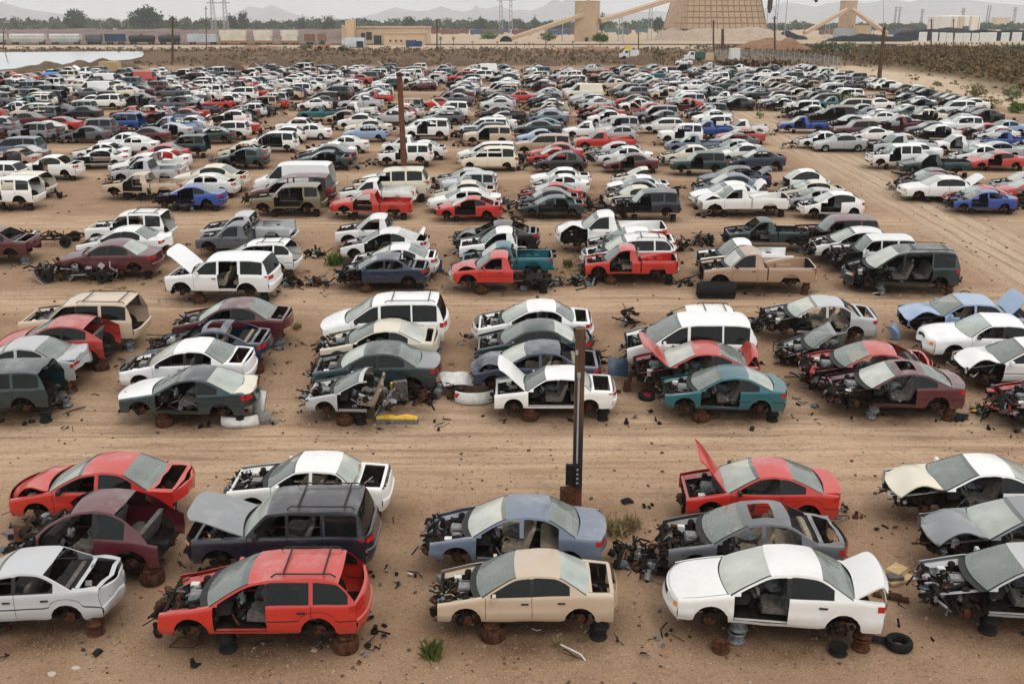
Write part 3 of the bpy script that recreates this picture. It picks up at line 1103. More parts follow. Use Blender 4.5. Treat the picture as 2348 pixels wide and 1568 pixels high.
        if not cutf or not has('nodash'):
            def dash():
                mb = MB()
                rows = [[(x, y, z) for x, z in ((.0, .0), (.05, .22), (-.05, .30), (-.22, .28), (-.3, .18), (-.25, .02))] for y in (-.66, -.3, .3, .66)]
                mb.grid(rows, 0)
                mb.face(rows[0])
                mb.face(rows[-1][::-1])
                return mb.mesh('dashboard', [M['cabin']])
            out.append(('dashboard', cmesh('dash', dash), -1, Matrix.Translation((X(wsb + .12), 0, zs(wsb) - .3))))

            def wheel():
                mb = MB()
                mb.tube([(0, .18 * cos(a), .18 * sin(a)) for a in [2 * pi * k / 16 for k in range(17)]], .016, 0, 5, False)
                mb.box((0, 0, -.02), (.04, .34, .05), 0)
                mb.tube([(0, 0, 0), (.3, 0, 0)], .03, 0, 6)
                return mb.mesh('steering_wheel', [M['black']])
            if not has('nosteer'):
                out.append(('steering_wheel', cmesh('steer', wheel), -1, Matrix.Translation((X(wsb + .52), W * .215, zs(wsb) - .03)) @ Matrix.Rotation(radians(25), 4, 'Y')))
    # wheels or hubs
    for a, fr in ((fa, 'f'), (ra, 'r')):
        if not (umin - .2 < a < umax + .2):
            continue
        for s in (1, -1):
            kind = 'hub'
            if has('tyres') or has('tyre' + fr):
                kind = 'wheel'
            elif has('rims' + fr) and s > 0:
                kind = 'rim'
            nm = 'brake_hub' if kind == 'hub' else 'wheel'

            def mk():
                mb, sl = hub_mesh(kind)
                return mb.mesh(nm, sl)
            dz = r.uniform(-.06, .0) if kind == 'hub' else 0
            out.append((nm, cmesh(('hub', kind), mk), -1, Matrix.Translation((X(a), s * (W / 2 - (.14 if kind == 'hub' else .11)), wz + dz)) @ Matrix.Rotation(0 if s > 0 else pi, 4, 'Z')))
    if not hi and not has('tyres'):
        def prop():
            mb = MB()
            mb.lathe([(.08, .02), (.2, 0), (.17, .08), (.2, .17), (.2, .19), (.17, .27), (.2, .36), (0, .36)], n=10)
            return mb.mesh('prop_rim', [M['dark']])
        for lx in (L / 2 - fa - .6, -L / 2 + .5):
            if X(umax) - .1 < lx < X(umin) + .1:
                out.append(('prop_rim', cmesh('prop', prop), -1, Matrix.Translation((lx, W / 2 - .3, -.1))))
    if has('rack'):
        mb = MB()
        zt = zr((hdr + rh) / 2)
        for s in (-1, 1):
            yv = s * yg((hdr + rh) / 2, zt) * .86
            mb.tube([(X(hdr + .45), yv, zt + .03), (X(hdr + .55), yv, zt + .1), (X(rh - .15), yv, zt + .09), (X(rh - .05), yv, zt + .02)], .018, 0, 5)
        for u in (hdr + .7, rh - .3):
            yv = yg(u, zt) * .86
            mb.tube([(X(u), -yv, zt + .1), (X(u), yv, zt + .1)], .02, 0, 5)
        out.append(('roof_rack', mb.mesh('roof_rack', [M['trim']]), -1, Matrix.Identity(4)))
    return out


def lerp(a, b, t):
    return a + (b - a) * t


COLORS = {
    'white': (.78, .775, .75), 'cream': (.68, .62, .49), 'silver': (.43, .44, .45), 'red': (.47, .020, .012), 'maroon': (.082, .008, .014), 'navy': (.009, .010, .021),
    'black': (.009, .0095, .010), 'green': (.004, .024, .024), 'teal': (.003, .10, .125), 'blue': (.012, .055, .27), 'sky': (.27, .38, .54), 'slate': (.11, .145, .20),
    'beige': (.52, .40, .285), 'tan': (.37, .245, .165), 'grey': (.075, .08, .09), 'bluegreen': (.007, .026, .03), 'olive': (.15, .125, .07), 'rose': (.42, .04, .03),
    'pewter': (.19, .2, .21), 'darkblue': (.005, .016, .048), 'orange': (.62, .09, .02)}
COLWORD = {'navy': 'navy blue', 'green': 'dark green', 'sky': 'light blue', 'slate': 'slate blue', 'rose': 'faded red', 'bluegreen': 'blue-green', 'darkblue': 'dark blue',
           'pewter': 'mid-grey'}
PARTS_CACHE = {}
CARS = []


def place_car(X_, Y_, tn, col, rz, flags, seed, hi, lift, label, group, tints=None, roll=0.0, scale=1.0):
    fl = tuple(sorted(flags))
    key = (tn, fl, seed, hi)
    if key not in PARTS_CACHE:
        PARTS_CACHE[key] = car_parts(tn, set(fl), seed, hi)
    slope = atan((terr(Y_ + 1) - terr(Y_ - 1)) / 2)
    root = empty(OBJNAME[tn], (X_, Y_, terr(Y_) + lift))
    root.rotation_euler = (Matrix.Rotation(slope, 4, 'X') @ Matrix.Rotation(pi + radians(rz), 4, 'Z') @ Matrix.Rotation(radians(roll), 4, 'Y')).to_euler()
    rv = random.Random(int(X_ * 31) + int(Y_ * 17))
    root.scale = (scale,) * 3 if hi else (scale * rv.uniform(.94, 1.08), scale * rv.uniform(.97, 1.03), scale * rv.uniform(.92, 1.08))
    tag(root, label, CATWORD.get(tn, 'car'), group)
    objs = []
    c = COLORS[col]
    rr = random.Random(seed * 5 + int(X_ * 7) + int(Y_ * 3))
    k = rr.uniform(.9, 1.08)
    c = tuple(min(.8, x * k) for x in c)
    for nm, me, par, mat in PARTS_CACHE[key]:
        o = bpy.data.objects.new(nm, me)
        COL.objects.link(o)
        o.parent = root if par < 0 else objs[par]
        o.matrix_local = mat
        cc = c
        if tints and nm in tints:
            cc = COLORS[tints[nm]]
            if nm in ('hood', 'fender', 'front_door', 'rear_door', 'trunk_lid', 'bed'):
                o['label'] = '%s %s' % (COLWORD.get(tints[nm], tints[nm]), nm.replace('_', ' '))
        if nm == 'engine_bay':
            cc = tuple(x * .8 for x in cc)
        o.color = (*cc, 1)
        objs.append(o)
    CARS.append((X_, Y_, root, tn))
    return root


def roof_h(tn):
    return max(z for _, z in TYPES[tn]['rail']) + .05


def spot(xc, yroof, tn, lift, scale=1.0):
    """ground position of a car whose roof crest is seen at xc, yroof"""
    h = roof_h(tn) * scale + lift
    p = P(xc, yroof + 3, h)
    return p.x, p.y - .35
# ------------------------------------------------------------------ the near rows, car by car
# left and right end, roof crest (all in the 2348 wide frame), type, colour, turn, flags, label, odd-coloured parts
ROW1 = [
    (38, 435, 1037, 'sedan', 'red', 0, 'hoodbent notrunk norb notl nog1 crumplerear', 'red sedan with buckled popped hood and missing trunk lid, behind the maroon shell', {}),
    (35, 400, 1120, 'bug', 'maroon', -3, 'cutfront junkfront nodoor1 notrunk norb nows notl', 'maroon round shell with its whole front end and door cut away', {}),
    (-165, 272, 1258, 'sedan', 'silver', 3, 'norg notrunk nog1 nog2 nohood crumplerear notl', 'dented silver sedan with empty rear window and open trunk, at left edge', {}),
    (520, 897, 1035, 'boxy', 'white', 0, 'nohood nofb notrunk nog1 nog2 mess notl', 'white boxy sedan with missing trunk lid, behind the navy off-roader', {}),
    (445, 862, 1120, 'suv', 'navy', 0, 'hoodup24 rack nog1 nog2 noengine', 'navy blue off-roader with roof rack and half raised grey hood', {'hood': 'pewter'}),
    (368, 843, 1267, 'wagon', 'red', 1, 'nohood nofb nodoor1 rack mess norg nodoor2r crumple', 'red station wagon with roof bars and missing front door', {}),
    (970, 1387, 1135, 'sedan', 'slate', -2, 'nohood nofb nodoor1 nodoor2 nodoor1r mess crumple norb', 'slate blue sedan without doors on its near side', {}),
    (985, 1415, 1262, 'sedan', 'beige', 0, 'nohood nofb notrunk norb notl mess', 'beige sedan with both doors shut and bare engine bay, nearest in its stack', {}),
    (1545, 1912, 1047, 'coupe', 'red', -3, 'hoodup65 nofb trunkup8 nog1', 'red coupe with its hood standing upright', {}),
    (1505, 1925, 1150, 'sedan', 'grey', -3, 'nohood nofb nodoor1 nodoor2 nodoor1r nodoor2r sunroof notrunk norb norg crumplerear mess', 'stripped dark grey sedan with sunroof hole, behind the bright white sedan', {'trunk_lid': 'black'}),
    (1518, 2020, 1253, 'sedan', 'white', -6, 'nodoor1 trunkup38 norb', 'bright white sedan with trunk open, front door gone and intact hood', {}),
    (2010, 2425, 1040, 'coupe', 'white', -5, 'hoodbent nofb nodoor1 trunkup60 nofend', 'white coupe with cream crumpled hood and missing door, near right edge', {'hood': 'cream'}),
    (2100, 2545, 1140, 'coupe', 'pewter', -6, 'hoodbent nofb nodoor1 nofend crumple', 'grey coupe with badly creased hood, between two pale cars at right edge', {}),
    (2110, 2560, 1248, 'sedan', 'silver', -7, 'nohood nofb nofend nodoor1 mess', 'silver sedan with bare engine and broken windscreen at right edge', {}),
]
ROW2 = [
    (50, 328, 672, 'suvl', 'beige', 0, 'nohood nofb nodoor1 nog1 rack notrunk', 'beige off-roader with its tailgate gone, behind the faded red hatchback', {}),
    (2, 273, 718, 'hatch', 'rose', 0, 'notrunk norb rimsr', 'red three-door hatchback with its rear hatch missing, left end of second row', {}),
    (-95, 200, 768, 'sedan', 'silver', 2, 'trunkup8 norb crumplerear', 'pale silver sedan with tinted windows and sprung trunk lid, second row', {}),
    (-150, 140, 822, 'suvl', 'bluegreen', 2, 'notrunk norb notl crumplerear', 'dark blue-green off-roader cut by the left edge, second row', {}),
    (390, 680, 678, 'sedan', 'maroon', 0, 'nohood nofb notrunk norb notl nog1 mess', 'maroon sedan with no hood or trunk lid, back of second stack', {}),
    (330, 635, 730, 'coupe', 'darkblue', 0, 'nohood nofb nog1 nog2 norg nows sunroof notrunk norb mess crumple', 'dark blue gutted coupe with sunroof hole in pale roof', {}),
    (268, 597, 772, 'sedan', 'white', 0, 'nohood notrunk nog1 nog2 notl', 'white four-door sedan without hood, behind the two-tone coupe', {}),
    (265, 605, 835, 'coupe', 'bluegreen', -1, 'nofb nodoor1 norb crumplerear', 'dark green coupe with white hood and missing door', {'hood': 'white', 'trunk_lid': 'cream'}),
    (735, 1032, 668, 'minivan', 'white', 0, 'nofb rack norb', 'white minivan with black roof rack, back of the third stack', {}),
    (712, 1023, 728, 'coupe', 'cream', 0, 'nohood nofb nodoor1 notrunk norb notl mess', 'cream coupe without door or hood, in front of roof-rack minivan', {}),
    (712, 1010, 778, 'sedan', 'bluegreen', 0, 'nohood nofb norb crumple mess', 'round grey-green sedan with smashed nose, third stack', {'trunk_lid': 'pewter'}),
    (697, 990, 838, 'sedan', 'silver', -2, 'nohood nofb nodoor1 nodoor2 cutrear junkrear norg noroof mess', 'front half of a silver car with no roof or rear', {}),
    (1080, 1360, 683, 'sedan', 'white', 0, 'nohood nog1 nog2 notrunk', 'white sedan with empty side windows, behind the dark green sedan', {}),
    (1082, 1355, 728, 'sedan', 'green', 0, 'nohood nofb norb notrunk crumplerear', 'dark green sedan with hood gone, between white and blue cars', {}),
    (1068, 1380, 790, 'sedan', 'darkblue', 0, 'hoodbent nofb nodoor2 nog1 norg notrunk norb', 'dark blue sedan with buckled hood, behind the raised white hood', {}),
    (1120, 1410, 835, 'boxy', 'white', -1, 'hoodup52 nofb nodoor1 nodoor2 notrunk', 'white doorless sedan with its hood raised, behind the near pole', {}),
    (1440, 1730, 695, 'wagon', 'white', -2, 'cutfront nodoor1 rack nows nog1', 'white cut-down estate with black roof rack, hidden behind the white minivan', {}),
    (1420, 1730, 712, 'minivan', 'white', -2, 'nohood nofb crumple', 'white minivan with dark windows and no hood, behind the faded red coupe', {}),
    (1430, 1745, 778, 'coupe', 'rose', -2, 'hoodup55 nofb nodoor1 trunkup62 nofend', 'faded red coupe with hood and trunk both raised', {}),
    (1505, 1795, 832, 'coupe', 'teal', -3, 'nohood nofb nodoor1 crumple', 'teal coupe with its front door missing', {}),
    (1740, 2000, 673, 'sedan', 'silver', -4, 'nohood nofb nodoor1 nodoor2 nodoor1r nodoor2r norb notrunk norg mess nofend', 'stripped silver-white shell with all doors gone, back of sixth stack', {}),
    (1830, 2130, 778, 'coupe', 'rose', -4, 'nohood nofb nodoor1 nodoor1r norg notrunk norb mess nofend crumplerear', 'faded pinkish red shell behind the maroon coupe', {}),
    (1890, 2195, 822, 'coupe', 'maroon', -4, 'nohood nofb nodoor1 nofend mess sunroof', 'maroon coupe with missing door and stripped nose, second row', {}),
    (2035, 2365, 670, 'boxy', 'sky', -5, 'hoodbent nofb trunkup55 nofend nog1', 'light blue boxy sedan with its trunk lid standing open', {}),
    (2095, 2430, 715, 'boxy', 'white', -5, 'nog1 crumple', 'white sedan with closed bent hood, in front of light blue sedan', {}),
    (2165, 2500, 770, 'coupe', 'white', -5, 'hoodbent nofb nofend', 'white coupe with sprung hood and broken windscreen, right edge', {}),
    (2280, 2590, 845, 'hatch', 'red', -6, 'nohood nofb nofend mess crumple', 'red wreck with crushed nose cut by the right edge, second row', {}),
]
ROW3 = [
    (-150, 105, 515, 'sedan', 'maroon', 2, 'notrunk norg norb notl', 'maroon sedan with no trunk lid, left end of third row', {}),
    (195, 403, 477, 'suv', 'white', 0, 'nohood nofb nodoor1 nog2 notrunk rack', 'white off-roader with front door gone, back of its third-row stack', {}),
    (180, 393, 512, 'sedan', 'white', 0, 'nohood nofb norb crumplerear', 'white sedan with tinted windows, behind the long maroon sedan', {}),
    (133, 380, 543, 'sedan', 'maroon', 0, 'crumple nofb', 'whole maroon sedan with clear windows, third row left', {}),
    (440, 680, 488, 'pickup', 'silver', 0, 'nohood nofb nodoor1 notailgate nows', 'silver pickup with long empty bed, back of third-row stack', {}),
    (450, 660, 502, 'pickup', 'grey', 0, 'nohood nofb nobed', 'dark grey pickup cab with pale roof and no bed', {'roof': 'silver'}),
    (480, 690, 543, 'wagon', 'white', -2, 'nohood nofb nog1 nog2 notrunk rack', 'white station wagon with open back, behind the white off-roader', {}),
    (368, 655, 573, 'suvl', 'white', -4, 'hoodup50 nofb nodoor2', 'white four-door off-roader with raised hood and rear door missing', {}),
    (760, 990, 485, 'pickup', 'white', 0, 'nohood nofb nobed nog1', 'white pickup cab without bed, back of middle-left stack, third row', {}),
    (775, 985, 517, 'coupe', 'white', -1, 'nohood nofb trunkup60 nodoor1', 'white coupe with raised trunk lid, third row', {}),
    (800, 1005, 553, 'coupe', 'white', 0, 'nohood nofb nog1 notrunk', 'white coupe just behind the dark blue shell, third row', {}),
    (770, 985, 575, 'sedan', 'darkblue', 0, 'nohood nofb nog1 nog2 notrunk norg nofend mess', 'dark blue shell with pale roof at the front of third row', {}),
    (1035, 1240, 500, 'coupe', 'black', -2, 'hoodbent nofb nodoor1 notrunk norg nows mess', 'black gutted wreck at the back, above teal pickup', {}),
    (1040, 1280, 515, 'pickup', 'white', 0, 'nohood nofb nodoor1 nobed mess', 'white pickup cab with open door frame, behind teal pickup', {}),
    (1050, 1268, 548, 'pickup', 'teal', 0, 'nohood nofb nog1', 'teal pickup with dented bed, third row', {}),
    (1030, 1268, 570, 'pickup', 'red', 1, 'nobed hoodbent crumple nog1', 'red pickup cab with bare frame instead of a bed', {'hood': 'rose'}),
    (1272, 1535, 487, 'pickupl', 'white', -1, 'hoodbent nofend', 'white large pickup with dark side window, back of third-row stack', {}),
    (1340, 1550, 520, 'sedan', 'white', -2, 'nohood nofb notrunk', 'white sedan between two white trucks, third row', {}),
    (1320, 1560, 533, 'wagon', 'white', -1, 'nohood nodoor1 norg rack', 'white estate just behind the red pickup with loaded bed', {}),
    (1330, 1552, 555, 'pickup', 'red', -2, 'nohood nofb nodoor1 mess crumple', 'red pickup with missing door and scrap door in its bed', {}),
    (1655, 1850, 494, 'pickup', 'green', -2, 'nohood nofb nodoor1 nows mess', 'dark green pickup wreck with pale roof, back of third row', {}),
    (1590, 1815, 542, 'pickup', 'white', -2, 'nohood nofb notailgate', 'white pickup behind the tan pickup', {}),
    (1597, 1862, 562, 'pickupl', 'tan', -2, 'nohood nofb', 'tan pickup with bare engine bay and closed door', {}),
    (1820, 2010, 488, 'suv', 'maroon', -4, 'nohood nofb nodoor1 nofend mess', 'maroon off-roader with open front, right end of third row', {}),
    (1850, 2060, 517, 'hatch', 'white', -5, 'nohood nofb nodoor1 mess', 'white hatchback tucked behind white two-door, right end of third row', {}),
    (1900, 2095, 532, 'suv', 'white', -5, 'nohood nofb nog1 nofend mess', 'white two-door off-roader behind the dark green minivan', {}),
    (1938, 2190, 557, 'minivan', 'green', -5, 'nohood nodoor1 nodoor2 nofend crumple rack', 'dark green minivan with both side doors missing', {}),
]
ROW4 = [
    (-110, 80, 362, 'wagon', 'white', 0, 'nohood nog1'), (20, 215, 352, 'sedan', 'white', 0, 'notrunk norg nodoor1'),
    (-60, 145, 387, 'wagon', 'cream', 0, 'nohood notrunk nog2'), (-80, 100, 402, 'suv', 'white', 0, 'nodoor1 notrunk'),
    (105, 300, 397, 'sedan', 'white', -1, 'nodoor1 nodoor2 nohood mess norg'),
    (255, 430, 348, 'pickup', 'white', 0, 'nodoor1'), (245, 435, 360, 'pickup', 'silver', 0, 'nohood'), (240, 425, 385, 'pickup', 'beige', 0, 'nodoor1 nohood'),
    (400, 570, 375, 'sedan', 'cream', 0, ''), (395, 545, 392, 'sedan', 'white', 0, 'nohood notrunk'), (345, 525, 414, 'coupe', 'blue', 0, 'nohood nofb nodoor1 nofend mess'),
    (585, 770, 367, 'van', 'white', 0, ''), (578, 765, 392, 'minivan', 'maroon', 0, 'nodoor1 nog2 nodoor2'), (555, 770, 414, 'suv', 'olive', 0, 'nodoor1 nodoor2 nohood norg notrunk mess'),
    (830, 975, 376, 'sedan', 'white', 0, 'trunkup50'), (800, 985, 390, 'suvl', 'cream', 0, 'nohood nog1'), (780, 950, 405, 'pickupl', 'white', 0, 'nohood'), (760, 945, 427, 'pickup', 'red', 0, 'nodoor1'),
    (1000, 1140, 377, 'sedan', 'silver', 0, 'nohood'), (1010, 1140, 390, 'suv', 'silver', 0, 'nodoor1'), (990, 1140, 410, 'sedan', 'cream', 0, 'nohood'), (985, 1145, 424, 'sedan', 'white', 0, 'nog1 nog2'), (1000, 1145, 446, 'coupe', 'red', 0, 'nodoor1 nofb notrunk norg mess crumplerear'),
    (1225, 1345, 378, 'boxy', 'white', 0, 'nog1'), (1225, 1345, 395, 'sedan', 'white', 0, 'nog1 nohood'), (1190, 1330, 412, 'coupe', 'red', 0, 'nohood nofb'), (1190, 1325, 427, 'sedan', 'grey', 0, 'nohood'), (1200, 1330, 438, 'sedan', 'green', 0, 'nodoor1 nodoor2 nohood notrunk mess'),
    (1395, 1540, 376, 'coupe', 'cream', 0, 'nohood cutrear'), (1390, 1535, 394, 'sedan', 'white', 0, 'nog1'), (1385, 1530, 406, 'sedan', 'bluegreen', 0, 'nohood'), (1380, 1530, 419, 'sedan', 'cream', 0, 'nohood'), (1400, 1560, 430, 'suv', 'navy', -1, 'nodoor1 nofend nohood mess'),
    (1605, 1760, 378, 'sedan', 'darkblue', -1, 'trunkup40 nodoor1'), (1590, 1750, 395, 'sedan', 'slate', -1, 'nohood'), (1575, 1765, 407, 'sedan', 'white', -1, 'trunkup60'), (1602, 1800, 418, 'pickupl', 'white', -1, 'hoodbent'),
    (1765, 1905, 383, 'bug', 'white', -2, 'cutfront junkfront'), (1790, 1925, 407, 'sedan', 'cream', -2, 'nohood nog1'), (1800, 1935, 421, 'sedan', 'silver', -2, 'nohood'), (1830, 1975, 437, 'hatch', 'white', -2, 'nodoor1 nohood'),
    (2070, 2200, 384, 'sedan', 'maroon', -5, 'nohood'), (2065, 2205, 393, 'sedan', 'maroon', -5, 'nohood nog1'), (2085, 2262, 403, 'boxy', 'white', -6, 'trunkup45'), (2170, 2310, 417, 'coupe', 'rose', -6, 'nohood nodoor1'), (2175, 2322, 428, 'sedan', 'blue', -7, 'nodoor1 nohood nofb'),
    (2270, 2420, 393, 'boxy', 'silver', -6, 'nohood'), (2280, 2420, 405, 'hatch', 'red', -6, 'nodoor1'),
]
# cars that stand out further back: centre, roof crest, type, colour, flags
FARX = [
    (375, 325, 'sedan', 'red', ''), (545, 268, 'sedan', 'red', ''), (275, 255, 'minivan', 'blue', 'notrunk'), (35, 308, 'minivan', 'slate', 'nohood'),
    (235, 322, 'sedan', 'white', 'nodoor1 nodoor2 norg'), (425, 308, 'suv', 'green', ''), (335, 288, 'coupe', 'maroon', ''), (285, 300, 'sedan', 'white', ''),
    (560, 323, 'sedan', 'cream', 'nodoor1 nodoor2 mess nohood'), (625, 295, 'minivan', 'white', 'nodoor1 nodoor2 norg mess'), (710, 278, 'sedan', 'white', 'tyres'),
    (745, 338, 'sedan', 'bluegreen', 'nodoor1 nodoor2 mess'), (760, 320, 'sedan', 'white', ''), (790, 305, 'sedan', 'white', 'nohood'),
    (840, 283, 'sedan', 'sky', ''), (845, 270, 'sedan', 'cream', ''), (930, 325, 'suv', 'white', 'nodoor1 mess nohood'), (980, 272, 'suvl', 'white', 'nodoor1'), (965, 318, 'sedan', 'white', 'notrunk'),
    (1120, 332, 'minivan', 'cream', 'nog1 nog2'), (1118, 318, 'minivan', 'white', ''), (1120, 283, 'suvl', 'beige', 'nodoor1'), (1110, 265, 'suvl', 'white', 'nog1'),
    (1235, 290, 'sedan', 'sky', ''), (1230, 272, 'sedan', 'green', ''), (1385, 290, 'pickupl', 'red', 'tyres'), (1350, 275, 'pickup', 'white', 'nog1'),
    (1275, 325, 'sedan', 'rose', 'nog1'), (1285, 342, 'bug', 'black', ''), (1265, 332, 'coupe', 'red', 'nohood'), (1445, 345, 'sedan', 'maroon', 'nodoor1'), (1430, 332, 'sedan', 'white', ''), (1410, 318, 'sedan', 'silver', 'nohood'),
    (1600, 343, 'suv', 'green', 'nodoor1'), (1580, 330, 'sedan', 'cream', ''), (1735, 340, 'sedan', 'darkblue', 'nohood mess'), (1700, 328, 'sedan', 'white', ''), (1680, 318, 'sedan', 'silver', ''),
    (1560, 283, 'suv', 'white', 'nodoor1'), (1625, 272, 'pickup', 'blue', 'nohood'), (1705, 267, 'pickup', 'white', 'tyres'), (1680, 300, 'sedan', 'grey', ''),
    (1925, 302, 'sedan', 'silver', 'tyres'), (1880, 296, 'sedan', 'white', 'nodoor1'), (1840, 262, 'pickup', 'blue', 'nodoor1 mess'), (1960, 272, 'suv', 'maroon', ''),
    (2050, 330, 'suv', 'white', 'nodoor1 mess'), (2140, 343, 'pickupl', 'green', 'nodoor1'), (2280, 340, 'sedan', 'rose', 'nodoor1'), (2240, 330, 'sedan', 'white', ''), (2060, 305, 'sedan', 'cream', ''), (2195, 305, 'pickup', 'white', 'nodoor1'),
    (2300, 298, 'pickup', 'blue', ''), (2200, 262, 'suv', 'white', ''), (2130, 275, 'sedan', 'navy', ''), (2300, 272, 'sedan', 'sky', ''),
    (90, 240, 'minivan', 'grey', ''), (60, 255, 'sedan', 'maroon', ''), (180, 226, 'suv', 'pewter', ''), (70, 218, 'pickup', 'teal', ''), (240, 212, 'suvl', 'white', ''),
    (450, 228, 'pickup', 'navy', ''), (500, 220, 'coupe', 'red', ''), (550, 196, 'suvl', 'white', ''), (735, 238, 'pickup', 'teal', ''), (860, 205, 'pickup', 'red', ''), (1000, 220, 'coupe', 'red', ''),
    (230, 165, 'van', 'white', ''), (190, 168, 'pickup', 'white', ''), (320, 160, 'van', 'rose', 'nodoor1'), (1110, 143, 'van', 'white', ''), (1100, 158, 'suvl', 'white', ''), (940, 155, 'suvl', 'white', ''), (1060, 160, 'minivan', 'red', ''),
    (1510, 158, 'sedan', 'teal', ''), (860, 155, 'suvl', 'white', ''), (1190, 205, 'sedan', 'red', ''), (1290, 160, 'sedan', 'silver', ''), (1670, 180, 'sedan', 'green', ''), (1810, 162, 'suvl', 'green', ''),
]
ORD = ['', 'first', 'second', 'third', 'fourth', 'fifth', 'sixth', 'seventh', 'eighth', 'ninth', 'tenth', 'eleventh', 'twelfth', 'thirteenth', 'fourteenth',
       'fifteenth', 'sixteenth', 'seventeenth', 'eighteenth', 'nineteenth', 'twentieth', 'twenty-first', 'twenty-second', 'twenty-third', 'twenty-fourth',
       'twenty-fifth', 'twenty-sixth', 'twenty-seventh', 'twenty-eighth', 'twenty-ninth', 'thirtieth']


def state(tn, fl):
    if any(f.startswith('hoodup') for f in fl):
        return 'hood raised'
    if any(f.startswith('trunkup') for f in fl):
        return 'trunk open'
    if 'cutfront' in fl:
        return 'front gone'
    if 'cutrear' in fl:
        return 'rear gone'
    if 'nodoor1' in fl:
        return 'doorless'
    if 'nodoor2' in fl:
        return 'no rear door'
    if 'nobed' in fl:
        return 'no bed'
    if 'hoodbent' in fl:
        return 'buckled hood'
    if 'nohood' in fl:
        return 'no hood'
    if 'notrunk' in fl:
        return 'no tailgate' if TYPES[tn].get('tail') else 'no trunk lid'
    if 'nog1' in fl:
        return 'windowless'
    return 'doors shut'


GROUPS = {1: 'scrapped cars in the first row', 2: 'scrapped cars in the second row', 3: 'scrapped cars in the third row'}
NEAR = []


def put_near(rows, rowno):
    for i, rw in enumerate(rows):
        xl, xr, yr, tn, col, rz, fl = rw[:7]
        fl = fl.split()
        seed = rowno * 100 + i
        lift = {1: .31, 2: .27, 3: .22, 4: .15}[rowno]
        if 'tyres' in fl:
            lift = 0
        T = TYPES[tn]
        x, y = spot((xl + xr) / 2, yr, tn, lift)
        sc = 1.0
        dep = project((x, y, terr(y) + .8))[2]
        want = (xr - xl) * dep / F
        cut = 'cutfront' in fl or 'cutrear' in fl
        if not cut:
            sc = min(1.1, max(.93, want / T['L']))
        if tn == 'bug' and rowno == 1:
            sc = 1.13
        x, y = spot((xl + xr) / 2, yr, tn, lift, sc)
        if 'cutfront' in fl:
            x -= .1
        label = rw[7] if len(rw) > 7 else None
        tints = rw[8] if len(rw) > 8 else None
        NEAR.append((rowno, x, y, tn, col, rz, fl, seed, lift, label, tints, sc))


put_near(ROW1, 1)
put_near(ROW2, 2)
put_near(ROW3, 3)
put_near(ROW4, 4)
# keep neighbours in a stack clear of one another, working back from the front car
order_ = sorted(range(len(NEAR)), key=lambda i: (NEAR[i][0], -i))
for ii, i in enumerate(order_):
    for j in order_[:ii]:
        if NEAR[j][0] == NEAR[i][0] and abs(NEAR[j][1] - NEAR[i][1]) < 3.2:
            need = (TYPES[NEAR[i][3]]['W'] + TYPES[NEAR[j][3]]['W']) / 2 + .12
            if NEAR[i][2] - NEAR[j][2] < need:
                NEAR[i] = NEAR[i][:2] + (NEAR[j][2] + need,) + NEAR[i][3:]
for (rowno, x, y, tn, col, rz, fl, seed, lift, label, tints, sc) in NEAR:
    if rowno <= 3:
        place_car(x, y, tn, col, rz, fl, seed, True, lift, label, GROUPS[rowno], tints, R.uniform(-1, 1), sc)

# wheel-rim stands under the first three rows
def stand_mesh(k):
    mb = MB()
    r = random.Random(k)
    z = 0
    for i in range(2):
        h = (.19, .19, .17, .2)[k]
        if k == 3 and i == 0:
            mb.lathe([(.17, .02), (.2, .0), (.28, .0), (.31, .05), (.31, .15), (.28, .2), (.2, .2), (.175, .16), (.17, .1), (.17, .02)], n=20)
            z += .2
            continue
        ox, oy = r.uniform(-.03, .03), r.uniform(-.03, .03)
        mb.lathe([(.1, z + .02), (.2, z), (.215, z + .02), (.175, z + .05), (.17, z + h - .05), (.215, z + h - .02), (.2, z + h), (.15, z + h - .02), (.13, z + .1), (.06, z + .09), (.04, z + .11), (0, z + .11)],
                 (ox, oy, 0), n=18, mat=0)
        z += h
    return mb.mesh('wheel_stand', [[M['rust'], M['black'], M['greymetal'], M['rust']][k]])


STANDM = [stand_mesh(k) for k in range(4)]
NST = 0
for (rowno, x, y, tn, col, rz, fl, seed, lift, label, tints, sc) in NEAR:
    if rowno > 3 or 'tyres' in fl:
        continue
    T = TYPES[tn]
    short = label.split(',')[0]
    short = ' '.join(short.split()[:8])
    rot = Matrix.Rotation(pi + radians(rz), 4, 'Z')
    spots = [(T['L'] / 2 - T['fa'] - .62, 'front'), (-T['L'] / 2 + .45, 'tail')]
    if 'cutfront' in fl:
        spots[0] = (T['L'] / 2 - T['doors'][0] - .5, 'front')
    if 'cutrear' in fl:
        spots[1] = (T['L'] / 2 - T['doors'][1] + .4, 'open back')
    for k, (lx, nm) in enumerate(spots):
        p = rot @ Vector((lx * sc, (T['W'] / 2 - .3) * sc, 0))
        q = Vector((x + p.x, y + p.y, terr(y + p.y)))
        px = project(q)
        if not (-40 < px[0] < 2390):
            continue
        o = bpy.data.objects.new('wheel_stand', STANDM[(seed + k * 2) % 4])
        COL.objects.link(o)
        o.location = q
        o.rotation_euler = (0, 0, seed)
        sz = (lift + TYPES[tn]['sill'] * sc + .02) / .38
        o.scale = (1, 1, min(1.7, max(.8, sz)))
        tag(o, 'stacked wheel rims under the %s of %s' % (nm, short), 'wheel stand', 'wheel rim stands propping up the cars')
        NST += 1

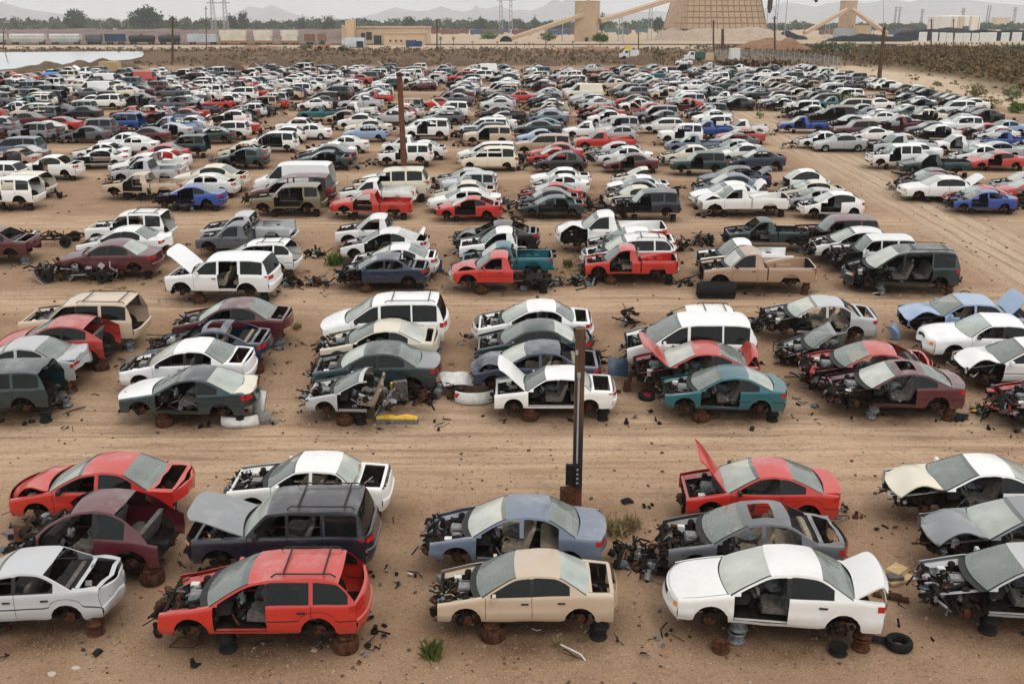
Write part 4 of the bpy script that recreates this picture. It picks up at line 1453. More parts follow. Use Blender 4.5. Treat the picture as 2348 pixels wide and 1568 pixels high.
# ------------------------------------------------------------------ the deep rows, laid out on the yard's grid
FLAGSETS = ['', 'nohood', 'nodoor1 nohood', 'notrunk', 'nodoor1 nodoor2 nodoor1r nodoor2r norg mess nohood nofend', 'nog1 nog2', 'nohood nofb mess', 'hoodup50', 'trunkup55', 'nodoor1', 'tyres', 'notrunk norg nohood', 'nog1 hoodbent', 'nodoor2 nohood nofb', 'nodoor1 nodoor1r nodoor2 nodoor2r nows norg nohood nofb nofend notrunk mess', 'cutfront junkfront nodoor1 nows', 'nog1 nog2 nog1r nog2r norg nohood nofb notrunk', 'noquarter norg nodoor1 nohood mess', 'nodoor1 nodoor2 nohood nofb mess nofend nofendr notrunk norg', 'nog1 nog2 nohood notrunk mess']
FW = [.5, 1.2, 2.0, .5, 3.4, 1.8, 2, .5, .5, 1.2, .25, 1.2, .8, 1.4, 3, .8, 3, 1.6, 3, 3]
PTYPES = ['sedan', 'boxy', 'coupe', 'hatch', 'wagon', 'suv', 'suvl', 'minivan', 'pickup', 'pickupl', 'van', 'bug']
PW = [6.5, 2, 3.4, 1.5, .9, 1.3, .9, .8, 1.5, .6, .12, .15]
PC = ['white', 'cream', 'silver', 'grey', 'black', 'green', 'navy', 'maroon', 'red', 'teal', 'sky', 'slate', 'beige', 'tan', 'pewter', 'blue', 'bluegreen', 'rose']
CW = [8.5, .9, 2.4, 1.9, 2.6, 2.1, 1.2, 1.2, .85, .25, .2, .6, .7, .6, 1.3, .14, 1.2, .3]
EXTRA = []    # just outside the frame
ALL = []      # (x, y, type, colour, rz, flags, seed, rowno, stack x)


def clash(x, y, lst, dx=4.5, dy=1.95):
    return any(abs(a[0] - x) < dx and abs(a[1] - y) < dy for a in lst)


for (rowno, x, y, tn, col, rz, fl, seed, lift, label, tints, sc) in NEAR:
    if rowno == 4:
        fl = list(fl)
        if 'nohood' in fl and 'mess' not in fl:
            fl.append('mess')
        if seed % 3 == 1 and 'nog1' not in fl:
            fl += ['nog1', 'nog2', 'nog1r', 'nog2r']
        if 'nodoor1' in fl and seed % 2:
            fl += ['nodoor1r', 'norg']
        if 'notrunk' not in fl and seed % 3 == 0 and not any(f.startswith('trunk') for f in fl):
            fl.append('notrunk')
        ALL.append((x, y, tn, col, rz, tuple(sorted(set(fl))), seed % 3, 4, sc))
for i, (xc, yr, tn, col, fl) in enumerate(FARX):
    x, y = spot(xc, yr, tn, .08)
    if not clash(x, y, ALL, 3.6, 1.2):
        f2 = fl.split()
        if y < 130 and 'tyres' not in f2 and i % 3:
            f2 = sorted(set(f2 + (['nohood', 'mess', 'nog1'] if i % 3 == 1 else ['norb', 'notrunk', 'norg', 'nog1', 'nog2'])))
        ALL.append((x, y, tn, col, R.uniform(-2, 2) - (3 if x > 28 else 0), tuple(f2), i % 3, 0, 1.0))
ROWY = [79.5 + 14.6 * k for k in range(9)]
r4y = [c for c in NEAR if c[0] == 4]
for k, y0 in enumerate(ROWY):
    half = y0 * .535 + 22
    xs = []
    x = 21.5
    while x > -half - 4:
        xs.append(x)
        x -= 6.15 if k < 2 else 5.75
    x = 34.0 if k < 3 else 27.4
    while x < min(half, 61.0):
        xs.append(x)
        x += 6.15 if k < 2 else 5.75
    for cx in xs:
        cx += R.uniform(-.5, .5)
        lean = R.uniform(-.12, .12)
        nd = R.choices((3, 4), (1, 4))[0] if k < 1 else R.choices((4, 5), (2, 1))[0] if k < 8 else R.choices((2, 3), (1, 1))[0]
        if R.random() < .03:
            continue
        yy = y0 + R.uniform(-.6, .6)
        for d in range(nd):
            x = cx + lean * d * 2 + R.uniform(-.5, .5)
            y = yy + 2.36 * d + R.uniform(-.12, .12)
            tn = R.choices(PTYPES, PW)[0]
            col = R.choices(PC, CW)[0]
            if tn in ('van',) and R.random() < .8:
                col = 'white'
            fl = tuple(R.choices(FLAGSETS, FW)[0].split())
            px = project((x, y, terr(y) + .7))
            if not (-60 < px[0] < 2410):
                if not clash(x, y, EXTRA):
                    EXTRA.append((x, y, tn, col, 0.0, fl, R.randrange(3), 0, 1.0))
                continue
            if k == 8 and x < -52 or k == 7 and x < -84:
                continue
            if clash(x, y, ALL):
                continue
            rz = R.gauss(0, 3.4) - (4 if x > 28 else 0)
            ALL.append((x, y, tn, col, rz, fl, R.randrange(3), 0, 1.0))
# the front of the right-hand block beside the haul road
for (x, y, tn, col) in ((36, 63, 'coupe', 'maroon'),):
    pass
NB = [n for n in NEAR if n[0] == 4]
ALL.sort(key=lambda c: project((c[0], c[1], terr(c[1]) + .7))[2])
n_near = sum(1 for n in NEAR if n[0] <= 3)
INDIV = ALL[:300 - n_near]
REST = ALL[300 - n_near:] + EXTRA


def rowof(y):
    if y < 73:
        return 4
    return 5 + int((y - 77.0) / 14.6)


stacks = {}
for c in INDIV:
    stacks.setdefault(rowof(c[1]), []).append(c)
for rn, cs in stacks.items():
    cs.sort(key=lambda c: c[0])
    # cut the row into stacks wherever the gap between neighbouring centres is wide
    cols = []
    for c in cs:
        for st_ in cols:
            if abs(sum(q[0] for q in st_) / len(st_) - c[0]) < 3.1:
                st_.append(c)
                break
        else:
            cols.append([c])
    cols.sort(key=lambda st_: sum(q[0] for q in st_) / len(st_))
    for si, st_ in enumerate(cols, 1):
        st_.sort(key=lambda c: c[1])
        for di, c in enumerate(st_, 1):
            x, y, tn, col, rz, fl, seed, _, sc = c
            place = 'front car of' if di == 1 else ('%s from front in' % ORD[di])
            lab = '%s %s, %s, %s %s stack from left, %s row' % (COLWORD.get(col, col), TYPEWORD[tn], state(tn, fl), place, ORD[si], ORD[rn])
            if len(lab.replace(',', '').split()) > 16:
                lab = lab.replace(' from left', '')
            place_car(x, y, tn, col, rz, fl, seed, False, 0 if 'tyres' in fl else (.15 if rn == 4 else .12), lab, 'scrapped cars in the %s row' % ORD[rn], None, R.uniform(-1, 1), sc)

# everything beyond the three hundred nearest: one mass
import numpy as np


def far_mass(cars):
    V, Fi, MI, CO = [], [], [], []
    mats, mi = [], {}
    off = 0
    co_n = []
    cnt = []
    for (x, y, tn, col, rz, fl, seed, _, sc) in cars:
        fl = tuple(sorted(fl))
        key = (tn, fl, seed, False)
        if key not in PARTS_CACHE:
            PARTS_CACHE[key] = car_parts(tn, set(fl), seed, False)
        lift = 0 if 'tyres' in fl else .08
        Mw = Matrix.Translation((x, y, terr(y) + lift)) @ Matrix.Rotation(pi + radians(rz), 4, 'Z')
        c = COLORS[col]
        for nm, me, par, mat in PARTS_CACHE[key]:
            n = len(me.vertices)
            a = np.empty(n * 3, dtype=np.float32)
            me.vertices.foreach_get('co', a)
            A = np.array(Mw @ mat)
            a = a.reshape(-1, 3) @ A[:3, :3].T + A[:3, 3]
            V.append(a)
            CO.append(np.tile(np.array([*c, 1.0]), (n, 1)))
            lt = np.empty(len(me.loops), dtype=np.int32)
            me.loops.foreach_get('vertex_index', lt)
            Fi.append(lt + off)
            lc = np.empty(len(me.polygons), dtype=np.int32)
            me.polygons.foreach_get('loop_total', lc)
            cnt.append(lc)
            m_ = np.empty(len(me.polygons), dtype=np.int32)
            me.polygons.foreach_get('material_index', m_)
            remap = []
            for mt in me.materials:
                mt = M['paintfar'] if mt == M['paint'] else mt
                if mt.name not in mi:
                    mi[mt.name] = len(mats)
                    mats.append(mt)
                remap.append(mi[mt.name])
            MI.append(np.array(remap, dtype=np.int32)[m_])
            off += n
    V = np.concatenate(V)
    Fi = np.concatenate(Fi)
    cnt = np.concatenate(cnt)
    MI = np.concatenate(MI)
    CO = np.concatenate(CO)
    me = bpy.data.meshes.new('scrapped_cars')
    me.vertices.add(len(V))
    me.vertices.foreach_set('co', V.astype(np.float32).ravel())
    me.loops.add(len(Fi))
    me.loops.foreach_set('vertex_index', Fi)
    me.polygons.add(len(cnt))
    me.polygons.foreach_set('loop_start', np.concatenate([[0], np.cumsum(cnt)[:-1]]).astype(np.int32))
    for mt in mats:
        me.materials.append(mt)
    me.polygons.foreach_set('material_index', MI)
    me.update(calc_edges=True)
    at = me.attributes.new('paint', 'FLOAT_COLOR', 'POINT')
    at.data.foreach_set('color', CO.astype(np.float32).ravel())
    o = bpy.data.objects.new('scrapped_cars', me)
    COL.objects.link(o)
    tag(o, 'hundreds of small distant scrapped cars filling the far half of the yard', 'cars', None, 'stuff')
    return o


if REST:
    far_mass(REST)
# ragged dark scrap lying in and between the deeper rows
mb = MB()
rj = random.Random(99)
for c in ALL:
    if rj.random() < .8:
        junk(mb, (c[0] + rj.choice((-2.6, 2.6, -2.2, 0)) + rj.uniform(-.5, .5), c[1] + rj.uniform(-1.1, .6), terr(c[1]) + .3), (1.6, 1.0, .7), 11, rj.randrange(99999), 2.0, (0, 8, 2, 1, 6, 1))
tag(mb.build('scrap', JM, None, False), 'dark scrap strewn in and between the deeper rows of wrecks', 'scrap', None, 'stuff')
print('cars individual', len(CARS), 'mass', len(REST), 'stands', NST)
# ------------------------------------------------------------------ ground
def ground():
    xs = [-15000, -7000, -3000, -1500, -800, -450, -280, -190]
    x = -140.0
    while x <= 130:
        xs.append(x)
        x += .75
    xs += [150, 190, 260, 400, 700, 1400, 3000, 7000, 15000]
    ys = [-80, -20, 5]
    y = 12.0
    while y < 330:
        ys.append(y)
        y += max(.3, y * .0085)
    ys += [345, 370, 400, 440, 480, 520, 570, 650, 800, 1000, 1400, 2000, 3500, 7000, 16000]
    rows = []
    for y in ys:
        z = terr(y)
        rows.append([(x, y, z + (.05 * noise.noise(Vector((x * .35, y * .35, 0))) if 12 < y < 330 and abs(x) < 140 else 0)) for x in xs])
    mb = MB()
    mb.grid(rows)
    mb.f = [tuple(reversed(f)) if False else f for f in mb.f]
    me = mb.mesh('ground', [M['ground']], True, 180)
    lane, vlane, scrub, oil_shade, brown, pale = [], [], [], [], [], []
    lanes = [(P(1174, 1010).y, 4.6), (P(1174, 690).y, 2.4), (P(1174, 508).y, 3.2), (P(1174, 402).y, 2.6)] + [(y0 - 3.9, 2.6) for y0 in ROWY[1:]]
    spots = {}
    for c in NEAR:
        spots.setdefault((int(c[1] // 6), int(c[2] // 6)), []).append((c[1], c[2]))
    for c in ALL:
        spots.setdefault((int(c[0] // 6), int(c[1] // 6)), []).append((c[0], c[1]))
    for (x, y, z) in mb.v:
        inyard = -125 < x < 62 and 10 < y < 212
        a = 0
        if inyard and not (24.3 < x < 31 and 46 < y < 122):
            for ly, w in lanes:
                a = max(a, 1 - ((y - ly + .5 * noise.noise(Vector((x * .06, y * .1, 3)))) / w) ** 2)
        lane.append(max(0, a))
        xl = 27.6 + .6 * noise.noise(Vector((y * .05, 0, 1)))
        b = 1 - ((x - xl) / 4.2) ** 2 * (min(1, max(0, (132 - y) / 12))) if 40 < y < 132 else 0
        if 20 < y < 44 and x > 24:
            b = max(b, .6 * min(1, (x - 24) / 4))
        vlane.append(max(0, b))
        # scrub right of the yard and past its back edge
        n = noise.noise(Vector((x * .03, y * .03, 5)))
        s = 0
        if 100 < y < 430:
            edge = 70 + (y - 120) * .03 + n * 6
            if x > edge:
                s = min(1, (x - edge) / 9)
            if y > 222 and x <= edge:
                s = max(s, .0)
        scrub.append(s)
        pl = 0
        if y > 95 and 60 < x < 95:
            pl = min(1, (x - 61 + 3 * n) / 3) * (1 - s) * min(1, (y - 95) / 15)
        if y > 398:
            pl = .85
        pale.append(max(0, min(1, pl)))
        f = 0
        if 222 < y < 400:
            f = min(1, (y - 222) / 12) * min(1, max(0, (400 - y) / 25)) * (1.0 + .5 * n)
        brown.append(max(0, min(1, f)))
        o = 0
        if inyard:  # darkened ellipse beneath each wreck: stain plus contact shade put into the colour
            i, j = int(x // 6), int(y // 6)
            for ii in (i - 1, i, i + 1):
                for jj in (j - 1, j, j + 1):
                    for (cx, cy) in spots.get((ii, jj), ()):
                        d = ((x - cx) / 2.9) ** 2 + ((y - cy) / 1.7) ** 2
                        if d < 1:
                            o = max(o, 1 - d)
        oil_shade.append(o)
    for nm, arr in (('lane', lane), ('vlane', vlane), ('scrub', scrub), ('oil', oil_shade), ('brown', brown), ('pale', pale)):
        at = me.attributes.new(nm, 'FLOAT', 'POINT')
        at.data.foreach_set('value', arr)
    o = bpy.data.objects.new('ground', me)
    COL.objects.link(o)
    tag(o, 'sandy compacted dirt of the scrapyard and plain', 'ground', None, 'structure')


def ground_mat():
    m, nt, out = newmat('sandy_ground')

    def attr(n):
        a = nt.nodes.new('ShaderNodeAttribute')
        a.attribute_name = n
        return a.outputs['Fac']
    big = noise_n(nt, .11, 5, .6, 'World').outputs['Fac']
    mid = noise_n(nt, .9, 6, .65, 'World').outputs['Fac']
    fine = noise_n(nt, 7, 4, .7, 'World').outputs['Fac']
    grit = noise_n(nt, 24, 3, .7, 'World').outputs['Fac']
    tx = noise_n(nt, 1.0, 7, .72, 'World', (.16, 2.2, .05)).outputs['Fac']
    ty = noise_n(nt, 1.0, 7, .72, 'World', (2.0, .14, .05)).outputs['Fac']
    c = mixc(nt, mrange(nt, big, .3, .7), (.225, .140, .085), (.30, .192, .120))
    c = mixc(nt, mth(nt, 'MULTIPLY', mrange(nt, mid, .35, .7), .55), c, (.37, .246, .158))
    c = mixc(nt, mrange(nt, noise_n(nt, .32, 4, .6, 'World', (1, 1, 1), (40, 7, 0)).outputs['Fac'], .52, .68, 0, .55), c, (.175, .10, .056))
    # lanes packed pale by traffic, with tyre tracks along them
    l = mth(nt, 'MULTIPLY', attr('lane'), mrange(nt, tx, .36, .6, .15, 1.0))
    c = mixc(nt, mth(nt, 'MULTIPLY', l, .8), c, (.54, .39, .26))
    c = mixc(nt, mth(nt, 'MULTIPLY', attr('lane'), mrange(nt, tx, .44, .34, 0, .32)), c, (.19, .12, .07))
    v = mth(nt, 'MULTIPLY', attr('vlane'), mrange(nt, ty, .36, .58, .4, 1.0))
    c = mixc(nt, mth(nt, 'MULTIPLY', v, .8), c, (.53, .41, .29))
    c = mixc(nt, mth(nt, 'MULTIPLY', attr('vlane'), mrange(nt, ty, .42, .32, 0, .5)), c, (.19, .13, .085))
    def ruts(direction, stretch, scale):
        g_ = nt.nodes.new('ShaderNodeNewGeometry')
        mp_ = nt.nodes.new('ShaderNodeMapping')
        mp_.inputs['Scale'].default_value = stretch
        nt.links.new(g_.outputs['Position'], mp_.inputs[0])
        w_ = nt.nodes.new('ShaderNodeTexWave')
        w_.wave_type = 'BANDS'
        w_.bands_direction = direction
        w_.inputs['Scale'].default_value = scale
        w_.inputs['Distortion'].default_value = 5.0
        w_.inputs['Detail'].default_value = 3
        w_.inputs['Detail Scale'].default_value = .7
        nt.links.new(mp_.outputs[0], w_.inputs[0])
        return w_.outputs['Fac']
    rx = mth(nt, 'MULTIPLY', mrange(nt, ruts('Y', (.1, 1, 1), .33), .86, .98), mth(nt, 'MULTIPLY', attr('lane'), mrange(nt, mid, .35, .6, .05, .5)))
    ry = mth(nt, 'MULTIPLY', mrange(nt, ruts('X', (1, .1, 1), .33), .86, .98), mth(nt, 'MULTIPLY', attr('vlane'), mrange(nt, mid, .35, .6, .1, .75)))
    c = mixc(nt, mth(nt, 'MAXIMUM', rx, ry), c, (.19, .122, .076))
    # oily, rusty stains and painted contact shade in the sand under parked wrecks
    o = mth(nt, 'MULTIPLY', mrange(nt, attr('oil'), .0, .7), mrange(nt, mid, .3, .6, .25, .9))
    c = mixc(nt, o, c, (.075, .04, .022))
    # stones and grit
    c = mixc(nt, mrange(nt, fine, .55, .68, 0, .6), c, (.11, .066, .038))
    c = mixc(nt, mrange(nt, grit, .56, .68, 0, .75), c, (.10, .062, .037))
    c = mixc(nt, mrange(nt, grit, .43, .33, 0, .7), c, (.46, .34, .235))
    c = mixc(nt, mth(nt, 'MULTIPLY', attr('pale'), mrange(nt, mid, .3, .6, .35, 1)), c, (.50, .395, .28))
    # scrub and brown fields
    s = mth(nt, 'MULTIPLY', attr('scrub'), mrange(nt, mid, .3, .55, .82, 1))
    c = mixc(nt, s, c, mixc(nt, mrange(nt, big, .35, .65), (.085, .06, .028), (.12, .09, .042)))
    bmid = noise_n(nt, .22, 6, .7, 'World', (1, 3, 1)).outputs['Fac']
    b = mth(nt, 'MULTIPLY', attr('brown'), mrange(nt, bmid, .3, .6, .55, 1))
    c = mixc(nt, b, c, (.11, .07, .04))
    b = principled(nt, out, c, .95, 0, .08)
    bp = N(nt, 'Bump')
    bp.inputs['Strength'].default_value = .5
    bp.inputs['Distance'].default_value = .06
    h = mth(nt, 'ADD', mth(nt, 'MULTIPLY', fine, .6), mth(nt, 'ADD', mid, mth(nt, 'MULTIPLY', tx, mth(nt, 'MULTIPLY', attr('lane'), 1.5))))
    nt.links.new(h, bp.inputs['Height'])
    nt.links.new(bp.outputs[0], b.inputs['Normal'])
    return m


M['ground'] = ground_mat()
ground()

# ------------------------------------------------------------------ foliage
def leaf_mat(name, a, b):
    m, nt, out = newmat(name)
    n = noise_n(nt, .8, 3, .6, 'World')
    oi = nt.nodes.new('ShaderNodeObjectInfo')
    f = mth(nt, 'ADD', mrange(nt, n.outputs['Fac'], .3, .7), mth(nt, 'MULTIPLY_ADD', oi.outputs['Random'], .4, -.2), clamp=True)
    principled(nt, out, mixc(nt, f, a, b), .8, 0, .08)
    return m


M['leaf'] = leaf_mat('dark_leaves', (.022, .038, .016), (.07, .10, .038))
M['leafb'] = leaf_mat('bright_leaves', (.045, .085, .018), (.12, .19, .04))
M['leafp'] = leaf_mat('pale_leaves', (.09, .11, .05), (.19, .21, .10))
M['weed'] = leaf_mat('weed_leaves', (.06, .075, .018), (.16, .17, .05))
M['dry'] = leaf_mat('dry_brush', (.16, .12, .055), (.30, .24, .12))
M['scrubm'] = leaf_mat('brown_scrub', (.075, .048, .018), (.17, .112, .048))
M['bark'] = simple('bark', (.07, .05, .035), (.15, .11, .08), 6, .9)


def leaves(mb, c, s, n, size, seed, mat=0, flat=.5):
    """many small leaf cards spread through clumps inside an ellipsoid"""
    r = random.Random(seed)
    c = Vector(c)
    cl = []
    for _ in range(max(4, n // 22)):
        while True:
            d = Vector((r.uniform(-1, 1), r.uniform(-1, 1), r.uniform(-1, 1)))
            if d.length < 1:
                break
        d *= .85
        cl.append((d, r.uniform(.2, .42)))
    for i in range(n):
        d, rad = r.choice(cl)
        q = d + Vector((r.gauss(0, 1), r.gauss(0, 1), r.gauss(0, 1))) * rad * .5
        p = c + Vector((q.x * s[0], q.y * s[1], q.z * s[2]))
        u = Vector((r.uniform(-1, 1), r.uniform(-1, 1), r.uniform(-1, 1) * flat)).normalized()
        w = u.cross(Vector((r.uniform(-1, 1), r.uniform(-1, 1), r.uniform(-1, 1)))).normalized()
        k = size * r.uniform(.6, 1.3)
        mb.face([p - u * k - w * k * .5, p + u * k * .3 - w * k * .6, p + u * k + w * k * .3, p - u * k * .2 + w * k * .7], mat)


def tree(name, x, y, h, w, mat, label, seed, n=500, group=None, trunk=.3, size=None):
    z = terr(y)
    t = empty(name, (x, y, z))
    tag(t, label, 'tree', group)
    mb = MB()
    r = random.Random(seed)
    mb.tube([(0, 0, -.2), (r.uniform(-.2, .2), 0, h * trunk), (0, 0, h * .7)], [h * .03, h * .022, h * .008], 0, 7)
    for k in range(5):
        a = 2 * pi * k / 5 + r.random()
        mb.tube([(0, 0, h * (trunk * .7 + .06 * k)), (cos(a) * w * .22, sin(a) * w * .22, h * (trunk + .15 + .07 * k)), (cos(a) * w * .4, sin(a) * w * .4, h * (trunk + .26 + .08 * k))], [h * .015, h * .01, h * .004], 0, 5)
    mb.build('trunk', M['bark'], t)
    mb = MB()
    leaves(mb, (0, 0, h * (1 + trunk) / 2), (w / 2, w / 2, h * (1 - trunk) / 2), n, size or w * .055, seed)
    mb.build('crown', mat, t, False)
    return t


def palm(x, y, h, label, seed, group):
    t = empty('palm_tree', (x, y, terr(y)))
    tag(t, label, 'palm tree', group)
    mb = MB()
    mb.tube([(0, 0, -.1), (.05, 0, h * .5), (0, 0, h * .88)], [h * .05, h * .04, h * .035], 0, 7)
    mb.build('trunk', M['bark'], t)
    mb = MB()
    r = random.Random(seed)
    for k in range(22):
        a = 2 * pi * k / 22 + r.uniform(-.2, .2)
        e = r.uniform(-.5, 1.2)
        l = h * .34
        pts = [Vector((0, 0, h * .88))]
        for i in range(1, 5):
            f = i / 4
            pts.append(Vector((cos(a) * l * f * cos(e * .6), sin(a) * l * f * cos(e * .6), h * .88 + l * (f * sin(e) - .55 * f * f))))
        wd = Vector((-sin(a), cos(a), 0)) * h * .035
        mb.grid([[p - wd * (1 - abs(i / 4 - .4)), p + wd * (1 - abs(i / 4 - .4))] for i, p in enumerate(pts)])
    mb.build('fronds', M['leaf'], t, False)


def bush(name, x, y, w, h, mat, label, seed, n=160, cat='bush', group=None, size=None):
    mb = MB()
    leaves(mb, (0, 0, h * .45), (w / 2, w / 2, h * .5), n, size or w * .06, seed)
    r = random.Random(seed)
    for k in range(6):
        a = r.uniform(0, 2 * pi)
        mb.tube([(0, 0, -.03), (cos(a) * w * .15, sin(a) * w * .15, h * .3), (cos(a) * w * .35, sin(a) * w * .35, h * .7)], [w * .012, w * .01, w * .004], 1, 4)
    o = mb.build(name, [mat, M['bark']], None, False, loc=(x, y, terr(y)))
    tag(o, label, cat, group)
    return o


def mound(name, x, y, w, d, h, mat, label, seed, cat='dirt mound', group=None, kind=None, sharp=1.3):
    mb = MB()
    n, m = 26, 14
    rows = []
    for j in range(m + 1):
        row = []
        for i in range(n + 1):
            u, v = -1 + 2 * i / n, -1 + 2 * j / m
            q = Vector((u * w / 2, v * d / 2, 0))
            k = max(0, 1 - (abs(u) ** 2.2 + abs(v) ** 2))
            z = h * k ** (1 / sharp) * (.75 + .5 * noise.noise(Vector((q.x * 3 / d, q.y * 3 / d, seed)))) + h * .12 * k * noise.noise(Vector((q.x * 9 / d, q.y * 9 / d, seed)))
            row.append((q.x, q.y, max(-.15, z if k > 0 else -.15)))
        rows.append(row)
    mb.grid(rows)
    o = mb.build(name, mat, None, True, 60, (x, y, terr(y)))
    tag(o, label, cat, group, kind)
    return o


M['soil'] = simple('turned_soil', (.07, .042, .024), (.14, .088, .05), 1.2, .95, bump=.6)
M['redsoil'] = simple('red_soil', (.17, .085, .045), (.26, .145, .08), .6, .95, bump=.5)
M['palesoil'] = simple('pale_soil', (.33, .25, .18), (.42, .33, .25), .5, .95, bump=.4)
M['coal'] = simple('coal', (.008, .009, .012), (.022, .024, .028), .8, .9, bump=.5, spec=.1)
M['concrete'] = simple('tan_concrete', (.43, .30, .195), (.51, .365, .245), .25, .9)
M['conc2'] = simple('tan_concrete_rib', (.44, .31, .205), (.52, .38, .26), .5, .9)
M['concd'] = simple('tan_recess', (.31, .205, .13), (.37, .255, .165), .5, .9)
M['stucco'] = simple('stucco', (.50, .36, .235), (.58, .43, .29), .3, .9)
M['polewood'] = simple('pole_wood', (.055, .028, .015), (.13, .062, .03), 3, .85)
M['whitepaint'] = simple('white_painted_steel', (.62, .62, .6), (.76, .75, .72), .4, .6)
M['galv'] = simple('galvanised', (.30, .31, .32), (.42, .43, .44), 1, .6, .3)
M['bluepaint'] = simple('blue_paint', (.015, .04, .13), (.03, .07, .2), 1, .5)
M['window'] = simple('dark_window', (.02, .022, .024), (.04, .045, .05), 2, .2)
M['orangep'] = simple('orange_paint', (.33, .15, .055), (.4, .2, .08), 1, .6)
M['greenp'] = simple('green_paint', (.02, .09, .06), (.03, .12, .08), 1, .6)

# ------------------------------------------------------------------ pond, mounds
zp = terr(230) + .12
ring = []
for (x, y) in ((-30, 121), (120, 119.5), (240, 118.5), (326, 118), (331, 124), (326, 131), (300, 137), (250, 141), (190, 145), (120, 150), (60, 156), (-30, 163)):
    d = ray(x, y)
    t = (zp - CAMH) / d.z
    ring.append((d.x * t, d.y * t, zp))
mb = MB()
mb.face(ring[::-1])
m, nt, out = newmat('pond_water')
b = principled(nt, out, (.52, .56, .57), .06, 0, .6)
bp = N(nt, 'Bump')
bp.inputs['Strength'].default_value = .12
nt.links.new(noise_n(nt, .5, 3, .5, 'World', (1, 3, 1)).outputs['Fac'], bp.inputs['Height'])
nt.links.new(bp.outputs[0], b.inputs['Normal'])
tag(mb.build('water', m, None, False), 'pale milky settling pond at left behind the yard', 'pond', None, 'structure')
for i, (x0, x1, yt, yb, lab) in enumerate((
        (20, 130, 148, 168, 'low brown dirt bank along near shore of the pond'), (105, 200, 146, 167, 'lumpy brown dirt bank in the middle of the pond shore'),
        (175, 296, 138, 164, 'tall brown dirt bank at right end of the pond shore'), (462, 540, 137, 163, 'cone of brown dirt behind the yard, left one of the pair'),
        (566, 655, 133, 160, 'broad heap of brown dirt behind the yard, right one of the pair'), (735, 800, 132, 156, 'dark dirt heap behind the yard, right of the broad heap'),
        (905, 985, 132, 153, 'low dirt heap behind the yard by the left utility pole line'), (1015, 1085, 131, 152, 'dark scrubby dirt heap behind yard left of centre'),
        (1225, 1285, 132, 152, 'small brown dirt heap behind yard right of centre'), (1435, 1500, 130, 149, 'low brown dirt heap by the yellow truck'))):
    p = P((x0 + x1) / 2, yb)
    w = (x1 - x0) * p.y / F
    mound('dirt_mound', p.x, p.y + 4, w * 1.1, 13, (yb - yt) * p.y / F * 1.25, M['soil'], lab, i * 3.3, group='dirt mounds behind the yard')
for i, (x0, x1, yt, yb, lab) in enumerate(((1690, 1860, 92, 122, 'long reddish soil bank behind the chain-link fence'), (540, 640, 108, 116, 'thin reddish soil bank in the brown field'), (1270, 1420, 112, 120, 'reddish soil bank left of the yellow truck'))):
    p = P((x0 + x1) / 2, yb - 3)
    mound('soil_bank', p.x, p.y + 4, (x1 - x0) * p.y / F * 1.1, 18, (yb - yt) * p.y / F * 1.1, M['redsoil'], lab, 40 + i, 'soil bank', 'reddish soil banks')

# ------------------------------------------------------------------ mountains
M['rock'] = simple('bare_mountain_rock', (.19, .18, .185), (.27, .26, .265), .002, .95, coord='Object')


def ridge(name, prof, Y, label):
    """prof: silhouette points of the 2348 wide frame; built as a real ridge with depth"""
    xs = []
    x0, x1 = prof[0][0], prof[-1][0]
    n = int((x1 - x0) / 4)
    rows = []
    for j in range(11):
        f = j / 10
        row = []
        for i in range(n + 1):
            x = x0 + (x1 - x0) * i / n
            yy = lin(prof, x) + (.9 * noise.noise(Vector((x * .07, 0, Y))) + .6 * noise.noise(Vector((x * .3, 4, Y)))) * (1 if 0 < i < n else 0)
            d = ray(x, yy)
            t = Y / d.y
            z = max(2.7, CAMH + d.z * t)
            k = 1 - abs(f - .6) / .6 if f < .6 else 1 - (f - .6) / .4
            k = max(0, k) ** 1.15
            zz = z * (k if 0 < k < 1 else k) * (1 + .22 * noise.noise(Vector((x * .05, f * 7, Y * .01))) * (1 if 0.02 < k < .98 else 0))
            row.append((d.x * t * (1 + (f - .6) * .25), Y + (f - .6) * Y * .25, min(zz, z) if k < 1 else z))
        rows.append(row)
    mb = MB()
    mb.grid(rows)
    tag(mb.build(name, M['rock'], None, True, 50), label, 'mountains', None, 'structure')


ridge('mountains', [(-260, 44), (-160, 10), (-60, -8), (-10, 2), (20, 10), (45, 18), (80, 25), (120, 30), (165, 36), (210, 41), (260, 45)], 7000, 'long hazy mountain slope descending from the left edge')
ridge('mountains', [(460, 44), (530, 36), (555, 24), (573, 14), (588, 18), (600, 20), (612, 16), (624, 12), (640, 19), (660, 28), (685, 36), (740, 42)], 8500, 'twin-peaked hazy mountain left of centre')
ridge('mountains', [(800, 46), (860, 33), (885, 24), (907, 17), (930, 23), (960, 27), (985, 24), (1012, 15), (1040, 24), (1065, 28), (1085, 21), (1091, 11), (1098, 19), (1120, 20), (1145, 13), (1170, 24), (1190, 22),
                    (1215, 25), (1245, 16), (1262, 4), (1275, -2), (1290, 6), (1300, -3), (1318, 1), (1330, 12), (1350, 28), (1400, 33), (1450, 29), (1510, 26), (1560, 33), (1640, 44)], 8000, 'jagged hazy mountain ridge behind the tan tower')
ridge('mountains', [(1640, 44), (1720, 30), (1760, 18), (1800, 6), (1835, 10), (1870, 16), (1900, 8), (1940, 4), (1990, 8), (2040, -2), (2085, 6), (2130, -4), (2180, -8), (2230, 2), (2290, 8), (2340, 12), (2450, 30), (2560, 44)], 8800, 'broad blue hazy mountains at upper right')

